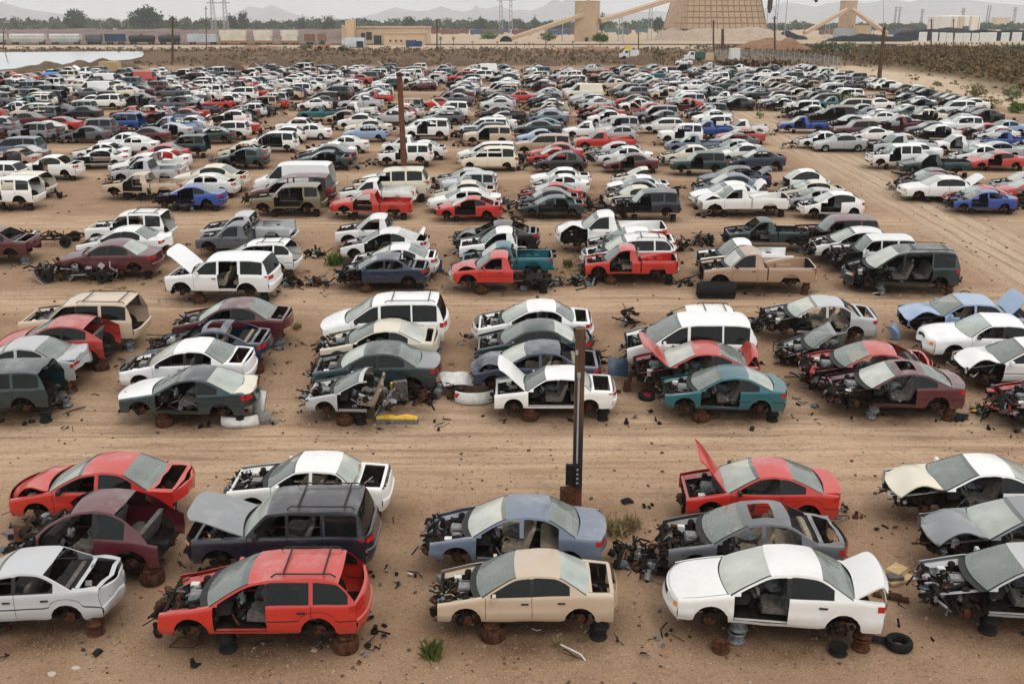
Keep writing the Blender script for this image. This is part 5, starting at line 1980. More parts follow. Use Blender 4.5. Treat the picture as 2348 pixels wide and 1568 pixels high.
# ------------------------------------------------------------------ treeline
mb = MB()
r = random.Random(5)
for k in range(1500):
    x = r.uniform(-1000, 1050)
    Y = r.uniform(1150, 1750)
    h = r.uniform(6, 15) * (1.0 if x < 250 else .62)
    w = r.uniform(10, 34)
    leaves(mb, (x, Y, 2.7 + h * .40), (w / 2, w / 3, h * .62), 60, w * .085, k)
tag(mb.build('woodland', M['leaf'], None, False), 'far-off dark green belt of trees along the horizon', 'woodland', None, 'stuff')
TG = 'taller trees along the horizon'
for i, (xc, yt, wd, Y, lab) in enumerate((
        (168, 19, 50, 1050, 'broad dark tree, tallest on the left horizon'), (338, 16, 66, 1050, 'biggest dark round tree on the left horizon'), (305, 26, 30, 1080, 'smaller dark tree leaning on the biggest horizon tree'),
        (33, 36, 14, 1100, 'slim dark tree above the second white railcar'), (396, 36, 24, 1060, 'dark conical tree beside a utility pole on left horizon'), (530, 29, 24, 1080, 'dark tree just right of the left pylon'),
        (556, 28, 28, 1080, 'round dark tree second right of the left pylon'), (690, 37, 22, 1080, 'dark tree over the white container railcars'), (752, 36, 30, 1090, 'dark tree behind the tan building tower'),
        (935, 38, 30, 1100, 'dark tree above the right half of tan building'), (1100, 40, 24, 1100, 'dark tree right of the tan building'), (1226, 36, 14, 1050, 'slim dark tree behind the left conveyor'),
        (1382, 29, 16, 900, 'dark tree beside right wall of the tall tower'), (1510, 38, 26, 900, 'dark tree against the left flank of the pyramid'))):
    p = at_depth(xc, yt, Y)
    h = p.z - 2.7
    tree('horizon_tree', p.x, Y, h, wd * Y / F, M['leaf'], lab, 60 + i, 1100, TG, .05, wd * Y / F * .06)
p = P(1376, 110)
tree('round_tree', p.x, p.y, (110 - 81) * p.y / F, 40 * p.y / F, M['leafb'], 'bright green round-crowned tree in front of the tall tan tower', 90, 900, None, .32)
p = P(1252, 108)
tree('feathery_tree', p.x, p.y, (108 - 77) * p.y / F, 42 * p.y / F, M['leafp'], 'pale feathery tree under the left conveyor', 91, 420, None, .38)
for i, (x, yb, hh, lab) in enumerate(((1183, 111, 13, 'small palm at left end of the row'), (1203, 111, 11, 'second small palm of the row'), (1213, 111, 12, 'third small palm of the row'), (1224, 111, 11, 'small palm left of the feathery tree'),
                                      (1262, 111, 10, 'small palm right below the feathery tree'), (1314, 111, 15, 'lone small palm at right end of the row'), (1084, 110, 14, 'lone small palm beside the black tunnel mouth'),
                                      (1140, 109, 13, 'small palm between black tunnel mouth and palm row'), (1040, 107, 20, 'palm standing right of the blue skips'), (1010, 108, 22, 'tall palm by the rust-brown pole'))):
    p = P(x, yb)
    palm(p.x, p.y, hh * p.y / F, lab, i, 'small palms along the plant road')

# ------------------------------------------------------------------ freight train
zx1 = lambda x: x * .2531
zx2 = lambda x: 575 + x * .2531
RC = [(zx1(-220), zx1(95), 'hopper', (.55, .57, .58), 'pale grey hopper wagon cut by the left edge'), (zx1(118), zx1(455), 'hopper', (.56, .57, .54), 'pale grey hopper wagon second from left edge'),
      (zx1(475), zx1(785), 'hopper', (.58, .57, .52), 'off-white hopper wagon third from left edge'), (zx1(805), zx1(1075), 'hopper', (.55, .55, .52), 'pale hopper wagon left of the dark wagons'),
      (zx1(1100), zx1(1250), 'hopper', (.12, .13, .12), 'dark grey-green wagon left of the blue wagon'), (zx1(1262), zx1(1440), 'box', (.03, .05, .11), 'blue wagon with pale patches between dark wagons'),
      (zx1(1455), zx1(1690), 'tank', (.03, .028, .028), 'black tank wagon behind the brown pole'), (zx1(1700), zx1(1900), 'tank', (.035, .035, .04), 'black tank wagon left of the light grey boxcar'),
      (zx1(1945), zx1(2205), 'box', (.5, .52, .55), 'light grey boxcar between black and container wagons'), (zx2(-65), zx2(182), 'stack', (.66, .6, .48), 'cream double-stack container wagon left of three'),
      (zx2(215), zx2(397), 'stack', (.68, .62, .52), 'cream double-stack container wagon middle of three'), (zx2(440), zx2(612), 'stack', (.66, .62, .54), 'cream double-stack container wagon right of three'),
      (zx2(640), zx2(738), 'box', (.22, .11, .06), 'rusty orange wagon by the container wagons'), (zx2(752), zx2(835), 'box', (.25, .13, .075), 'rusty orange wagon beside the tan building')]
pr = P(400, 103.5)
YT = pr.y
for i, (xa, xb, kind, c, lab) in enumerate(RC):
    X0, X1 = (xa - 1174) / F * YT * 1.045, (xb - 1174) / F * YT * 1.045
    Lr = X1 - X0 - 1.2
    t = empty('freight_wagon', ((X0 + X1) / 2, YT, terr(YT) + .3))
    tag(t, lab, 'railway wagon', 'wagons of the freight train')
    mt = simple('wagon_paint', tuple(v * .85 for v in c), tuple(min(.8, v * 1.1) for v in c), .35, .7)
    mb = MB()
    h = 4.6
    if kind == 'hopper':
        rows = []
        for x in (-Lr / 2, -Lr / 2 + 1.2, Lr / 2 - 1.2, Lr / 2):
            e = abs(x) > Lr / 2 - 1
            rows.append([(x, -1.1, 1.9 if e else 1.0), (x, -1.5, 2.4), (x, -1.5, h - .5), (x, -1.0, h), (x, 1.0, h), (x, 1.5, h - .5), (x, 1.5, 2.4), (x, 1.1, 1.9 if e else 1.0)])
        mb.grid(rows, 0, closed=True)
        mb.face(rows[0])
        mb.face(rows[-1][::-1])
        for k in range(int(Lr / 1.3)):
            mb.box((-Lr / 2 + .7 + k * 1.3, -1.53, 3.2), (.12, .09, 1.7), 0)
        for k in range(3):
            mb.box((-Lr / 2 + Lr * (k + .5) / 3, 0, .95), (1.6, 1.2, .7), 0, None, 1.3)
    elif kind == 'tank':
        mb.lathe([(0, -Lr / 2), (1.1, -Lr / 2 + .1), (1.5, -Lr / 2 + .7), (1.5, Lr / 2 - .7), (1.1, Lr / 2 - .1), (0, Lr / 2)], (0, 0, 2.6), 'x', 18)
        mb.box((0, 0, 4.2), (1.2, 1, .5))
        mb.box((0, 0, 1.05), (Lr, .8, .25))
    elif kind == 'box':
        mb.box((0, 0, 2.8), (Lr, 3, 3.4))
        mb.box((0, 0, 4.53), (Lr - .1, 2.5, .12))
        for k in range(int(Lr / 1.1)):
            mb.box((-Lr / 2 + .5 + k * 1.1, -1.53, 2.8), (.1, .08, 3.2))
    else:
        mb.box((0, 0, 2.3), (Lr - 1.5, 2.5, 2.6))
        mb.box((0, 0, 4.97), (Lr - .6, 2.5, 2.65))
        for k in range(int(Lr / .9)):
            mb.box((-Lr / 2 + .5 + k * .9, -1.27, 4.97), (.08, .06, 2.5))
    mb.build('wagon_body', mt, t, False)
    if kind == 'stack':
        mb = MB()
        mb.box((0, 0, 1.1), (Lr + .6, 2.8, 1.1))
        mb.build('well_frame', M['orangep'], t, False)
    for s in (-1, 1):
        mb = MB()
        mb.box((0, 0, .55), (2.4, 2, .35))
        for q in (-.85, .85):
            for yy in (-.75, .75):
                mb.lathe([(0, -.07), (.45, -.07), (.45, .07), (0, .07)], (q, yy, .42), 'y', 12)
        o = mb.build('bogie', M['dark'], t, False)
        o.location = (s * (Lr / 2 - 1.9), 0, 0)
mb = MB()
mb.box((-70, YT, terr(YT) - .1), (520, 14, .9), 0, None, .97)
tag(mb.build('railway_embankment', simple('ballast', (.045, .035, .03), (.085, .068, .055), 1, .95), None, False), 'dark ballast bed under the freight train', 'railway', None, 'structure')
# long low brown bank of stored goods behind the train
mb = MB()
rows = []
for j in range(5):
    rows.append([(x, YT + 30 + j * 18, terr(YT) + (0, 5.0, 6.4, 6.0, 0)[j] * (1 + .25 * noise.noise(Vector((x * .05, j, 0))))) for x in range(-360, -70, 4)])
mb.grid(rows)
tag(mb.build('embankment', simple('pinkish_bank', (.12, .082, .066), (.21, .145, .115), .12, .95), None, True), 'long low reddish bank behind the freight train', 'embankment', None, 'structure')

# ------------------------------------------------------------------ tan building
def boxthing(mb, x0, x1, y0, y1, Y, depth, mat=0):
    a, b = at_depth(x0, y1, Y), at_depth(x1, y0, Y)
    mb.box(((a.x + b.x) / 2, Y + depth / 2, (a.z + b.z) / 2), (b.x - a.x, depth, b.z - a.z), mat)
    return a, b


YB = P(900, 104.5).y
t = empty('tan_building', (0, 0, 0))
p0 = at_depth(900, 104.5, YB)
t.location = (p0.x, YB, terr(YB))


def bpart(name, parent, root, mat, boxes):
    mb = MB()
    for (x0, x1, y0, y1, dy, dep) in boxes:
        boxthing(mb, x0, x1, y0, y1, YB + dy, dep)
    o = mb.build(name, mat, None, False)
    o.parent = parent
    o.matrix_parent_inverse = Matrix.Identity(4)
    o.location = -root.location if parent == root else (0, 0, 0)
    return o


tag(t, 'long tan stucco building with square tower and lower front wing', 'building')
wall = bpart('wall', t, t, M['stucco'], [(812, 978, 63.5, 104.5, 14, 26), (880, 972, 77, 104.5, 0, 13.9)])
bpart('parapet', t, t, M['conc2'], [(810, 980, 61.5, 65, 13.6, 26.8), (879, 973, 76, 78.3, -.3, 14)])
bpart('tower', t, t, M['stucco'], [(794, 810, 46, 105, 6, 7), (785, 795, 58, 105, 7, 5)])
for (x0, x1, y0, y1, dy) in ((829, 837, 76, 104.2, 13.8), (840, 852, 74, 92, 13.85), (858, 874, 82, 104, 13.7)):
    bpart('doorway', t, t, M['window'], [(x0, x1, y0, y1, dy, .4)])
for (x0, x1) in ((893, 897), (906, 910), (918, 922), (934, 938), (950, 954)):
    bpart('window', t, t, M['window'], [(x0, x1, 92, 97, -.12, .3)])


def simplebox(name, x0, x1, y0, y1, depth, mat, label, cat, group=None, rib=0, lid=False):
    Y = P((x0 + x1) / 2, y1).y
    a, b = at_depth(x0, y1, Y), at_depth(x1, y0, Y)
    mb = MB()
    w, h = b.x - a.x, b.z - a.z
    mb.box((0, depth / 2, h / 2), (w, depth, h))
    if rib:
        for k in range(rib):
            mb.box((-w / 2 + w * (k + .5) / rib, -.06, h / 2), (w / rib * .18, .12, h * .92))
    if lid:
        mb.box((0, depth / 2, h + h * .03), (w * 1.04, depth * 1.04, h * .06))
    o = mb.build(name, mat, None, False, loc=((a.x + b.x) / 2, Y, a.z))
    tag(o, label, cat, group)
    return o


simplebox('skip', 931, 949, 93, 108, 5, M['bluepaint'], 'dark blue skip in front of tan building, left one', 'skip', 'dark blue skips', 6)
simplebox('skip', 951, 966, 95, 107.5, 5, M['bluepaint'], 'dark blue skip in front of tan building, right one', 'skip', 'dark blue skips', 6)
simplebox('shed', 784, 802, 93, 110, 6, M['whitepaint'], 'white shed at foot of the tan building tower', 'shed', None, 0, True)
# half-round silver shelter
YS = P(842, 110).y
mb = MB()
wS = (865 - 822) * YS / F
rows = []
for x in (-wS / 2, wS / 2):
    rows.append([(x, 4 * cos(pi * k / 10), 3.9 * sin(pi * k / 10)) for k in range(11)])
mb.grid(rows)
mb.face(rows[0])
mb.face(rows[1][::-1], 0)
mb.box((wS / 2 - 1.5, -3.6, 1.3), (2.6, 1, 2.6), 1)
tag(mb.build('quonset_shelter', [M['galv'], M['window']], None, True, 40, ((843 - 1174) / F * YS * 1.04, YS, terr(YS))), 'rounded silver metal shelter before the tan building', 'shelter')


def digger():
    p = P(743, 116)
    t = empty('loader', (p.x, p.y, p.z))
    tag(t, 'orange wheel loader parked left of the white shed', 'loader')
    mb = MB()
    mb.box((0, 0, 1.4), (4.2, 2, 1.1), 0, None, .85)
    mb.box((1.4, 0, 2.0), (1.8, 1.8, .9), 0, None, .9)
    mb.build('chassis', M['orangep'], t, False)
    mb = MB()
    mb.box((-.3, 0, 2.7), (1.5, 1.5, 1.5), 0, None, .85)
    mb.build('cab', M['window'], t, False)
    mb = MB()
    mb.tube([(-1, .5, 1.9), (-2.6, .5, 1.9), (-3.3, .5, .8)], .16)
    mb.tube([(-1, -.5, 1.9), (-2.6, -.5, 1.9), (-3.3, -.5, .8)], .16)
    mb.box((-3.6, 0, .7), (1, 2.6, 1), 0, None, .7)
    mb.build('bucket_arm', M['orangep'], t, False)
    for sx in (-1.4, 1.4):
        for sy in (-1.05, 1.05):
            mb = MB()
            mb.lathe([(0, -.25), (.7, -.25), (.75, 0), (.7, .25), (0, .25)], (0, 0, 0), 'y', 14)
            o = mb.build('wheel', M['black'], t, True)
            o.location = (sx, sy, .75)


digger()
for i, (x, y, w, h, mt, lab) in enumerate(((789, 122, 26, 18, 'leaf', 'dark green bush right of the orange loader'), (700, 112, 40, 9, 'leafp', 'pale yellow-green bush left of orange loader'), (1118, 90, 52, 16, 'leafb', 'broad green bush behind the black tunnel mouth'),
                                           (1886, 120, 64, 26, 'leafp', 'grey-green bush behind the fence, left of two'), (1946, 121, 46, 24, 'leafp', 'grey-green bush behind the fence, right of two'), (1925, 95, 30, 9, 'leafp', 'small pale green bush on the reddish soil bank'),
                                           (2330, 118, 60, 16, 'leafp', 'grey-green bush under the white trailers at right edge'), (1742, 272, 20, 18, 'leafb', 'green bush wedged among the wrecks left of the haul road'),
                                           (2235, 222, 56, 32, 'dry', 'olive brown bush on the pale bank right of the yard'), (2320, 232, 50, 38, 'leafp', 'blue-green feathery bush right of the yard'), (2335, 260, 56, 30, 'leafb', 'bright green bush at the right edge above the wrecks'),
                                           (2270, 248, 46, 22, 'dry', 'straw-coloured bush right of the yard'), (2150, 198, 22, 12, 'leafb', 'small round green bush on the pale bank'), (1998, 207, 30, 10, 'dry', 'small dry bush at foot of the leaning brown pole'),
                                           (2120, 212, 16, 8, 'dry', 'tiny dry bush on the pale bank left of the olive bush'), (620, 140, 16, 10, 'dry', 'tuft of dry brush by the pond corner'), (318, 146, 26, 10, 'dry', 'pale dry bush at right corner of the pond'))):
    p = P(x, y)
    bush('bush', p.x, p.y, w * p.y / F, h * p.y / F, M[mt], lab, i, 420, group='bushes around the yard', size=w * p.y / F * .05)
# clipped yellow-green hedge block among the wrecks
p = P(1932, 250)
mb = MB()
leaves(mb, (0, 0, .9), (2.9, 1.2, 1.0), 900, .16, 7)
tag(mb.build('thicket', M['weed'], None, False, loc=p), 'blocky yellow-green thicket among the wrecks right of the haul road', 'thicket')

# ------------------------------------------------------------------ processing plant
YP = P(1345, 96).y
t = empty('plant_tower', at_depth(1347, 96, YP))
t.location.z = terr(YP)
tag(t, 'tall windowless tan concrete tower with a conveyor on each side', 'tower')
a, b = at_depth(1320, 96, YP), at_depth(1378, 4, YP)
w, h = b.x - a.x, b.z - terr(YP)
mb = MB()
rot = Matrix.Rotation(radians(-24), 3, 'Z')
mb.box((0, 6, h / 2), (w * .80, w * .82, h), 0, rot)
mb.build('wall', M['concrete'], t, False)
mb = MB()
mb.box((0, 6, h + .15), (w * .84, w * .86, .5), 0, rot)
mb.box((.5, 6, h + .9), (1.2, 1.2, 1.2), 0, rot)
mb.build('roof', M['conc2'], t, False)
mb = MB()
mb.box((-.3, -.4, 1.1), (1.4, 3, 2.2), 0, rot)
mb.build('door', M['window'], t, False)


def conveyor(name, pa, pb, Y0, Y1, label, legs=(), rad=1.25):
    A, B = at_depth(*pa, Y0), at_depth(*pb, Y1)
    base = Vector((A.x, A.y, terr(Y0)))
    t = empty(name, base)
    tag(t, label, 'conveyor', 'tan conveyor galleries')
    mb = MB()
    n = 14
    d = (B - A)
    side = Vector((d.x, d.y, 0)).normalized().cross(Vector((0, 0, 1)))
    up = side.cross(d).normalized()
    if up.z < 0:
        up = -up
    rows = []
    for k in range(n + 1):
        c = A + d * k / n - base
        rows.append([c + side * rad + up * -rad, c + side * rad + up * rad * .5, c + up * rad, c - side * rad + up * rad * .5, c - side * rad - up * rad])
    mb.grid(rows, 0, closed=True)
    mb.face(rows[0])
    mb.face(rows[-1][::-1])
    mb.build('gallery', M['conc2'], t, False)
    for f in legs:
        c = A + d * f - base
        mb = MB()
        zg = terr(Y0) - base.z
        for s in (-1, 1):
            mb.tube([c + side * s * rad * .8 - up * rad, Vector((c.x + side.x * s * rad * 1.5, c.y + side.y * s * rad * 1.5, zg))], .22, 0, 5)
        k = 4
        for i in range(k):
            z0 = zg + (c.z - zg) * i / k
            z1 = zg + (c.z - zg) * (i + 1) / k
            mb.tube([(c.x - side.x * rad, c.y - side.y * rad, z0), (c.x + side.x * rad, c.y + side.y * rad, z1)], .1, 0, 4)
        mb.build('trestle_leg', M['galv'], t, False)


conveyor('conveyor', (1166, 91), (1338, 34), YP + 2, YP + 2, 'tan conveyor climbing from the black tunnel mouth to the tall tower', (.72,), 1.2)
conveyor('conveyor', (1376, 48), (1560, -8), YP + 6, YP + 34, 'tan conveyor climbing from the tall tower to the pyramid', (.25, .62), 1.4)
p = at_depth(1160, 91, YP - 1)
mb = MB()
rows = []
for yy in (0, 6):
    rows.append([(3.4 * cos(pi * k / 10), yy, 3 * sin(pi * k / 10)) for k in range(11)])
mb.grid(rows)
mb.face(rows[0], 0)
mb.face(rows[1][::-1])
tag(mb.build('tunnel_mouth', M['coal'], None, True, 40, (p.x, p.y - 4, p.z - 1.2)), 'black hooded tunnel mouth at foot of the left conveyor', 'tunnel')

# the great waffle-sided pyramid
YQ = YP + 40
t = empty('concrete_pyramid', (0, 0, 0))
q0 = [at_depth(1521, 67, YQ + 42), at_depth(1575, 67.5, YQ), at_depth(1758, 66, YQ + 3), at_depth(1738, 66, YQ + 44)]
zb_ = at_depth(1640, 67, YQ).z
base = [Vector((v.x, v.y, zb_)) for v in q0]
cen = sum(base, Vector()) / 4
t.location = (cen.x, cen.y, zb_)
tag(t, 'huge flat-topped tan pyramid with waffle-ribbed walls', 'industrial structure')
HT = at_depth(1600, -70, YQ).z - zb_
top = []
tops_px = [(1559, -60), (1581, -60), (1733, -60), (1718, -60)]
for v, (tx_, ty_) in zip(base, tops_px):
    q = at_depth(tx_, -60, v.y + (6 if v.y < YQ + 10 else -6))
    top.append(Vector((q.x, q.y, zb_ + HT)))
mb = MB()
B_ = [v - t.location for v in base]
T_ = [v - t.location for v in top]
for k in range(4):
    mb.face([B_[k], B_[(k + 1) % 4], T_[(k + 1) % 4], T_[k]])
mb.face(T_)
mb.build('wall', M['concrete'], t, False)
rib = MB()
nf = 0
for k, (nc, nr) in enumerate(((7, 10), (13, 10), (7, 10), (13, 10))):
    if k == 0:
        nc = 4
    b0, b1, t0_, t1_ = B_[k], B_[(k + 1) % 4], T_[k], T_[(k + 1) % 4]
    nrm = (b1 - b0).cross(t0_ - b0).normalized()
    if nrm.dot((b0 + b1) / 2) < 0:
        nrm = -nrm
    for i in range(nc + 1):
        u = i / nc
        rib.tube([b0.lerp(b1, u) + nrm * .1, t0_.lerp(t1_, u) + nrm * .1], .36 if k == 1 else .3, 0, 4)
    for j in range(nr + 1):
        v = j / nr
        rib.tube([b0.lerp(t0_, v) + nrm * .1, b1.lerp(t1_, v) + nrm * .1], .36 if k == 1 else .3, 0, 4)
rib.build('rib_grid', M['concd'], t, False)
mb = MB()
mb.blob((4, -20 + 8, HT * .62), (2.4, 2.4, 4), 0, 3, .3)
mb.build('discharge_chute', M['rust'], t)
pm = at_depth(1640, 100, YP - 20)
mound('dirt_mound', at_depth(1650, 70, YQ + 15).x, YQ + 12, 78, 84, zb_ - terr(YQ) + 3.4, M['palesoil'], 'broad pale earth platform beneath the ribbed pyramid', 77, 'earth platform', None, None, 4.0)
# lift headframe at right of the pyramid
p = at_depth(1775, 90, YQ)
t = empty('lifting_headframe', (p.x, p.y, terr(YQ)))
tag(t, 'slim grey steel frame with rusty bucket hopper beside the pyramid', 'headframe')
mb = MB()
for dx, dy in ((-5, 0), (1, 0), (6, 0), (1, 5)):
    mb.tube([(dx, dy, 0), (dx, dy, 34)], .22, 0, 6)
mb.tube([(-8, 0, 27), (40, 6, 27)], .25, 0, 5)
mb.tube([(-5, 0, 6), (1, 0, 14), (-5, 0, 22)], .12, 0, 5)
mb.build('mast', M['galv'], t)
mb = MB()
mb.lathe([(0, 15), (.7, 15.5), (1.5, 18), (1.5, 25), (0, 25)], (-4, 0, 0), n=12)
mb.build('hopper', M['rust'], t)
mb = MB()
mb.lathe([(0, 21), (.8, 21.6), (1.9, 24), (1.9, 27), (0, 27)], (24, 4, 0), n=12)
mb.build('hopper', M['rust'], t)

zx4 = lambda x: 1725 + x * .2653
zy4 = lambda y: y * .2653
Y2 = 700
t = empty('plant_tower', at_depth(zx4(832), 80, Y2))
t.location.z = terr(Y2)
a, b = at_depth(zx4(752), 80, Y2), at_depth(zx4(912), zy4(15), Y2)
w, h = b.x - a.x, b.z - terr(Y2)
tag(t, 'smaller tan tower at right with two conveyors spreading from its top', 'tower')
mb = MB()
mb.box((0, 6, h / 2), (w * .86, w * .7, h), 0, Matrix.Rotation(radians(12), 3, 'Z'))
mb.box((9, 7, 4), (14, 8, 8), 0, Matrix.Rotation(radians(12), 3, 'Z'))
mb.build('wall', M['concrete'], t, False)
mb = MB()
mb.box((0, 6, h + .3), (w * .9, w * .74, .6), 0, Matrix.Rotation(radians(12), 3, 'Z'))
mb.build('roof', M['conc2'], t, False)
mb = MB()
mb.box((-4, -2, 3), (13, 5, 6.5))
mb.build('annex', M['galv'], t, False)
conveyor('conveyor', (zx4(450), zy4(285)), (zx4(815), zy4(85)), Y2 - 30, Y2, 'tan conveyor descending left from the smaller tower to the coal heap', (.55,), 1.3)
conveyor('conveyor', (zx4(1165), zy4(288)), (zx4(868), zy4(85)), Y2 - 30, Y2, 'tan conveyor descending right from the smaller tower', (.4,), 1.3)
p = P(zx4(370), zy4(345))
mound('coal_heap', p.x, p.y + 10, 255 * .2653 * p.y / F * 1.08, 26, 78 * .2653 * p.y / F, M['coal'], 'cone of black coal under the left conveyor of smaller tower', 9, 'coal heap', None, None, 1.2)
p = P(zx4(1120), zy4(366))
mound('coal_heap', p.x, p.y + 22, 720 * .2653 * p.y / F, 26, 62 * .2653 * p.y / F, M['coal'], 'low thin black coal bank left of the white trailers', 20, 'coal heap', None, None, 4)
p = P(zx4(1980), zy4(360))
mound('coal_heap', p.x + 5, p.y + 34, 1250 * .2653 * p.y / F, 40, 112 * .2653 * p.y / F, M['coal'], 'long black coal bank behind the row of white trailers', 21, 'coal heap', None, None, 6)
TR = [(1435, 1497, 298), (1538, 1592, 300), (1612, 1662, 302), (1672, 1726, 305), (1745, 1805, 306), (1815, 1872, 305), (1890, 1946, 306), (1960, 2022, 302), (2030, 2096, 300), (2145, 2207, 302), (2240, 2312, 300)]
for i, (x0, x1, yt) in enumerate(TR):
    yb = 387
    p = P(zx4((x0 + x1) / 2), zy4(yb))
    t = empty('semi_trailer', p, (0, 0, -atan(p.x / p.y)))
    tag(t, 'white box trailer seen end-on before the coal bank, %s from left of eleven' % ORD[i + 1], 'trailer', 'white trailers parked in a row')
    k = p.y / F * .2653
    w, h = (x1 - x0) * k, (375 - yt) * k
    mb = MB()
    mb.box((0, 6, h / 2 + 1.1), (w, 12, h))
    mb.box((0, -.03, h + 1.06), (w * .96, .06, .1))
    mb.box((0, -.02, h / 2 + 1.1), (.05, .06, h * .94))
    mb.build('box_body', M['whitepaint'], t, False)
    for s in (-1, 1):
        mb = MB()
        mb.lathe([(0, -.2), (.5, -.2), (.5, .2), (0, .2)], (0, 0, .5), 'x', 12)
        o = mb.build('wheel', M['black'], t)
        o.location = (s * w * .36, 1, 0)
        mb = MB()
        mb.tube([(0, 0, 0), (0, 0, 1.1)], .08)
        o = mb.build('landing_leg', M['dark'], t)
        o.location = (s * w * .3, 9, 0)
# storage tank and tan box store
Yk = 1000
a, b = at_depth(zx4(1608), zy4(270), Yk), at_depth(zx4(2055), zy4(145), Yk)
rr = (b.x - a.x) / 2
m, nt, out = newmat('streaked_white_steel')
n1 = noise_n(nt, 1, 4, .6, 'Object', (.22, .22, .012))
n2 = noise_n(nt, .15, 3, .6)
principled(nt, out, mixc(nt, mrange(nt, n1.outputs['Fac'], .48, .6, 0, .85), (.68, .66, .6), (.42, .27, .13)), .6)
mb = MB()
hh = b.z - terr(Yk)
mb.lathe([(rr, 0), (rr, hh), (rr * .98, hh + .3), (0, hh + 1.6)], n=64)
t = mb.build('storage_tank', m, None, True, 30, ((a.x + b.x) / 2, Yk + rr, terr(Yk)))
tag(t, 'wide white storage tank streaked with rust', 'tank')
mb = MB()
mb.box((2, -rr + .1, 3), (6, 1, 6))
mb.build('doorway', M['window'], t, False)
simplebox('storehouse', zx4(2108), zx4(2236), zy4(158), zy4(222), 30, M['stucco'], 'tan box-shaped store right of the white tank', 'store', None, 0, True)
# rows of dim wagons and stacked goods far behind the plant
r = random.Random(12)
for i in range(34):
    x = r.choice((r.uniform(1385, 1520), r.uniform(1790, 2100), r.uniform(1160, 1330), r.uniform(1010, 1160)))
    Y = r.uniform(800, 980)
    c = r.choice(((.17, .07, .055), (.2, .08, .06), (.05, .08, .14), (.05, .12, .11), (.12, .1, .09), (.3, .22, .16), (.2, .06, .05)))
    mb = MB()
    Lc = r.uniform(10, 16)
    mb.box((0, 0, 2.2), (Lc, 3, 3.2))
    mb.box((0, 0, 3.9), (Lc * .98, 2.8, .2))
    for k in (-1, 1):
        mb.box((k * Lc * .35, 0, .45), (2, 2, .7))
    o = mb.build('freight_wagon', simple('distant_wagon', c, tuple(v * 1.3 for v in c), .2, .8), None, False, loc=((x - 1174) / F * Y * 1.03, Y, terr(Y)))
    tag(o, 'small dim freight wagons standing far behind the processing plant', 'railway wagon', 'dim wagons behind the plant')

# ------------------------------------------------------------------ poles, pylons, fence, small structures
def pole(x, yb, x2, yt, label, rad=.16, mat='polewood', arm=True, name='utility_pole', kind='utility pole', yoff=0):
    p = P(x, yb)
    q = at_depth(x2, yt, p.y + yoff)
    t = empty(name, p)
    tag(t, label, kind, 'wooden utility poles around the yard' if name == 'utility_pole' else None)
    mb = MB()
    d = q - p
    mb.tube([Vector((0, 0, -.3)), d * .5, d], [rad * 1.15, rad, rad * .85], 0, 10)
    mb.build('shaft', M[mat], t)
    if arm:
        mb = MB()
        mb.box(d - Vector((0, 0, d.z * .06)), (1.6, .12, .14))
        for s in (-.7, 0, .7):
            mb.lathe([(.05, 0), (.06, .1), (.03, .18), (0, .2)], d - Vector((-s, 0, d.z * .06 - .07)), n=8)
        mb.build('crossarm', M[mat], t)
    return t, d


# near pole with conduit and meter boxes
p = P(1322, 1162)
top = at_depth(1323, 752, p.y)
# keep the pole upright: find the height that reaches the photograph's top
HN = top.z - p.z
t = empty('steel_post', (p.x, p.y, p.z))
tag(t, 'thick rusty brown post with conduit and meter box, nearest in the yard', 'post')
mb = MB()
wq = .135
mb.grid([[(-wq, -wq, z), (wq, -wq, z), (wq, wq, z), (-wq, wq, z)] for z in [-.3 + (HN + .3) * k / 12 for k in range(13)]], 0, closed=True)
mb.face([(-wq, -wq, HN), (wq, -wq, HN), (wq, wq, HN), (-wq, wq, HN)])
m, nt, out = newmat('weathered_brown_post')
n1 = noise_n(nt, 2.2, 5, .65, 'Object', (3, 3, .4))
tc = nt.nodes.new('ShaderNodeTexCoord')
sx = nt.nodes.new('ShaderNodeSeparateXYZ')
nt.links.new(tc.outputs['Object'], sx.inputs[0])
c = mixc(nt, mrange(nt, n1.outputs['Fac'], .35, .65), (.06, .022, .01), (.12, .05, .022))
c = mixc(nt, mrange(nt, mth(nt, 'ADD', sx.outputs['Z'], mth(nt, 'MULTIPLY', n1.outputs['Fac'], 1.2)), HN * .68, HN * .5), c, (.014, .010, .008))
c = mixc(nt, mrange(nt, sx.outputs['Z'], .75, .45), c, (.12, .04, .018))
principled(nt, out, c, .7)
mb.build('shaft', m, t, True, 30)
mb = MB()
mb.tube([(-.03, -wq - .035, 1.5), (-.03, -wq - .035, HN * .76)], .028, 0, 8)
mb.box((-.03, -wq - .04, HN * .76), (.1, .1, .12))
mb.box((-.10, -wq - .03, HN * .88), (.07, .07, .12))
mb.build('conduit', M['galv'], t)
mb = MB()
mb.box((-.2, -wq - .06, 1.15), (.3, .16, .62))
mb.box((-.03, -wq - .13, 1.15), (.12, .14, .6))
for k in range(4):
    mb.box((-.02, -wq - .205, .95 + .14 * k), (.06, .02, .06), 1)
mb.build('meter_box', [M['black'], M['galv']], t, False)
mb = MB()
mb.box((-.28, -wq - .1, .5), (.42, .24, .5), 0, Matrix.Rotation(.2, 3, 'Z'))
mb.build('rusty_box', M['rust'], t, False)
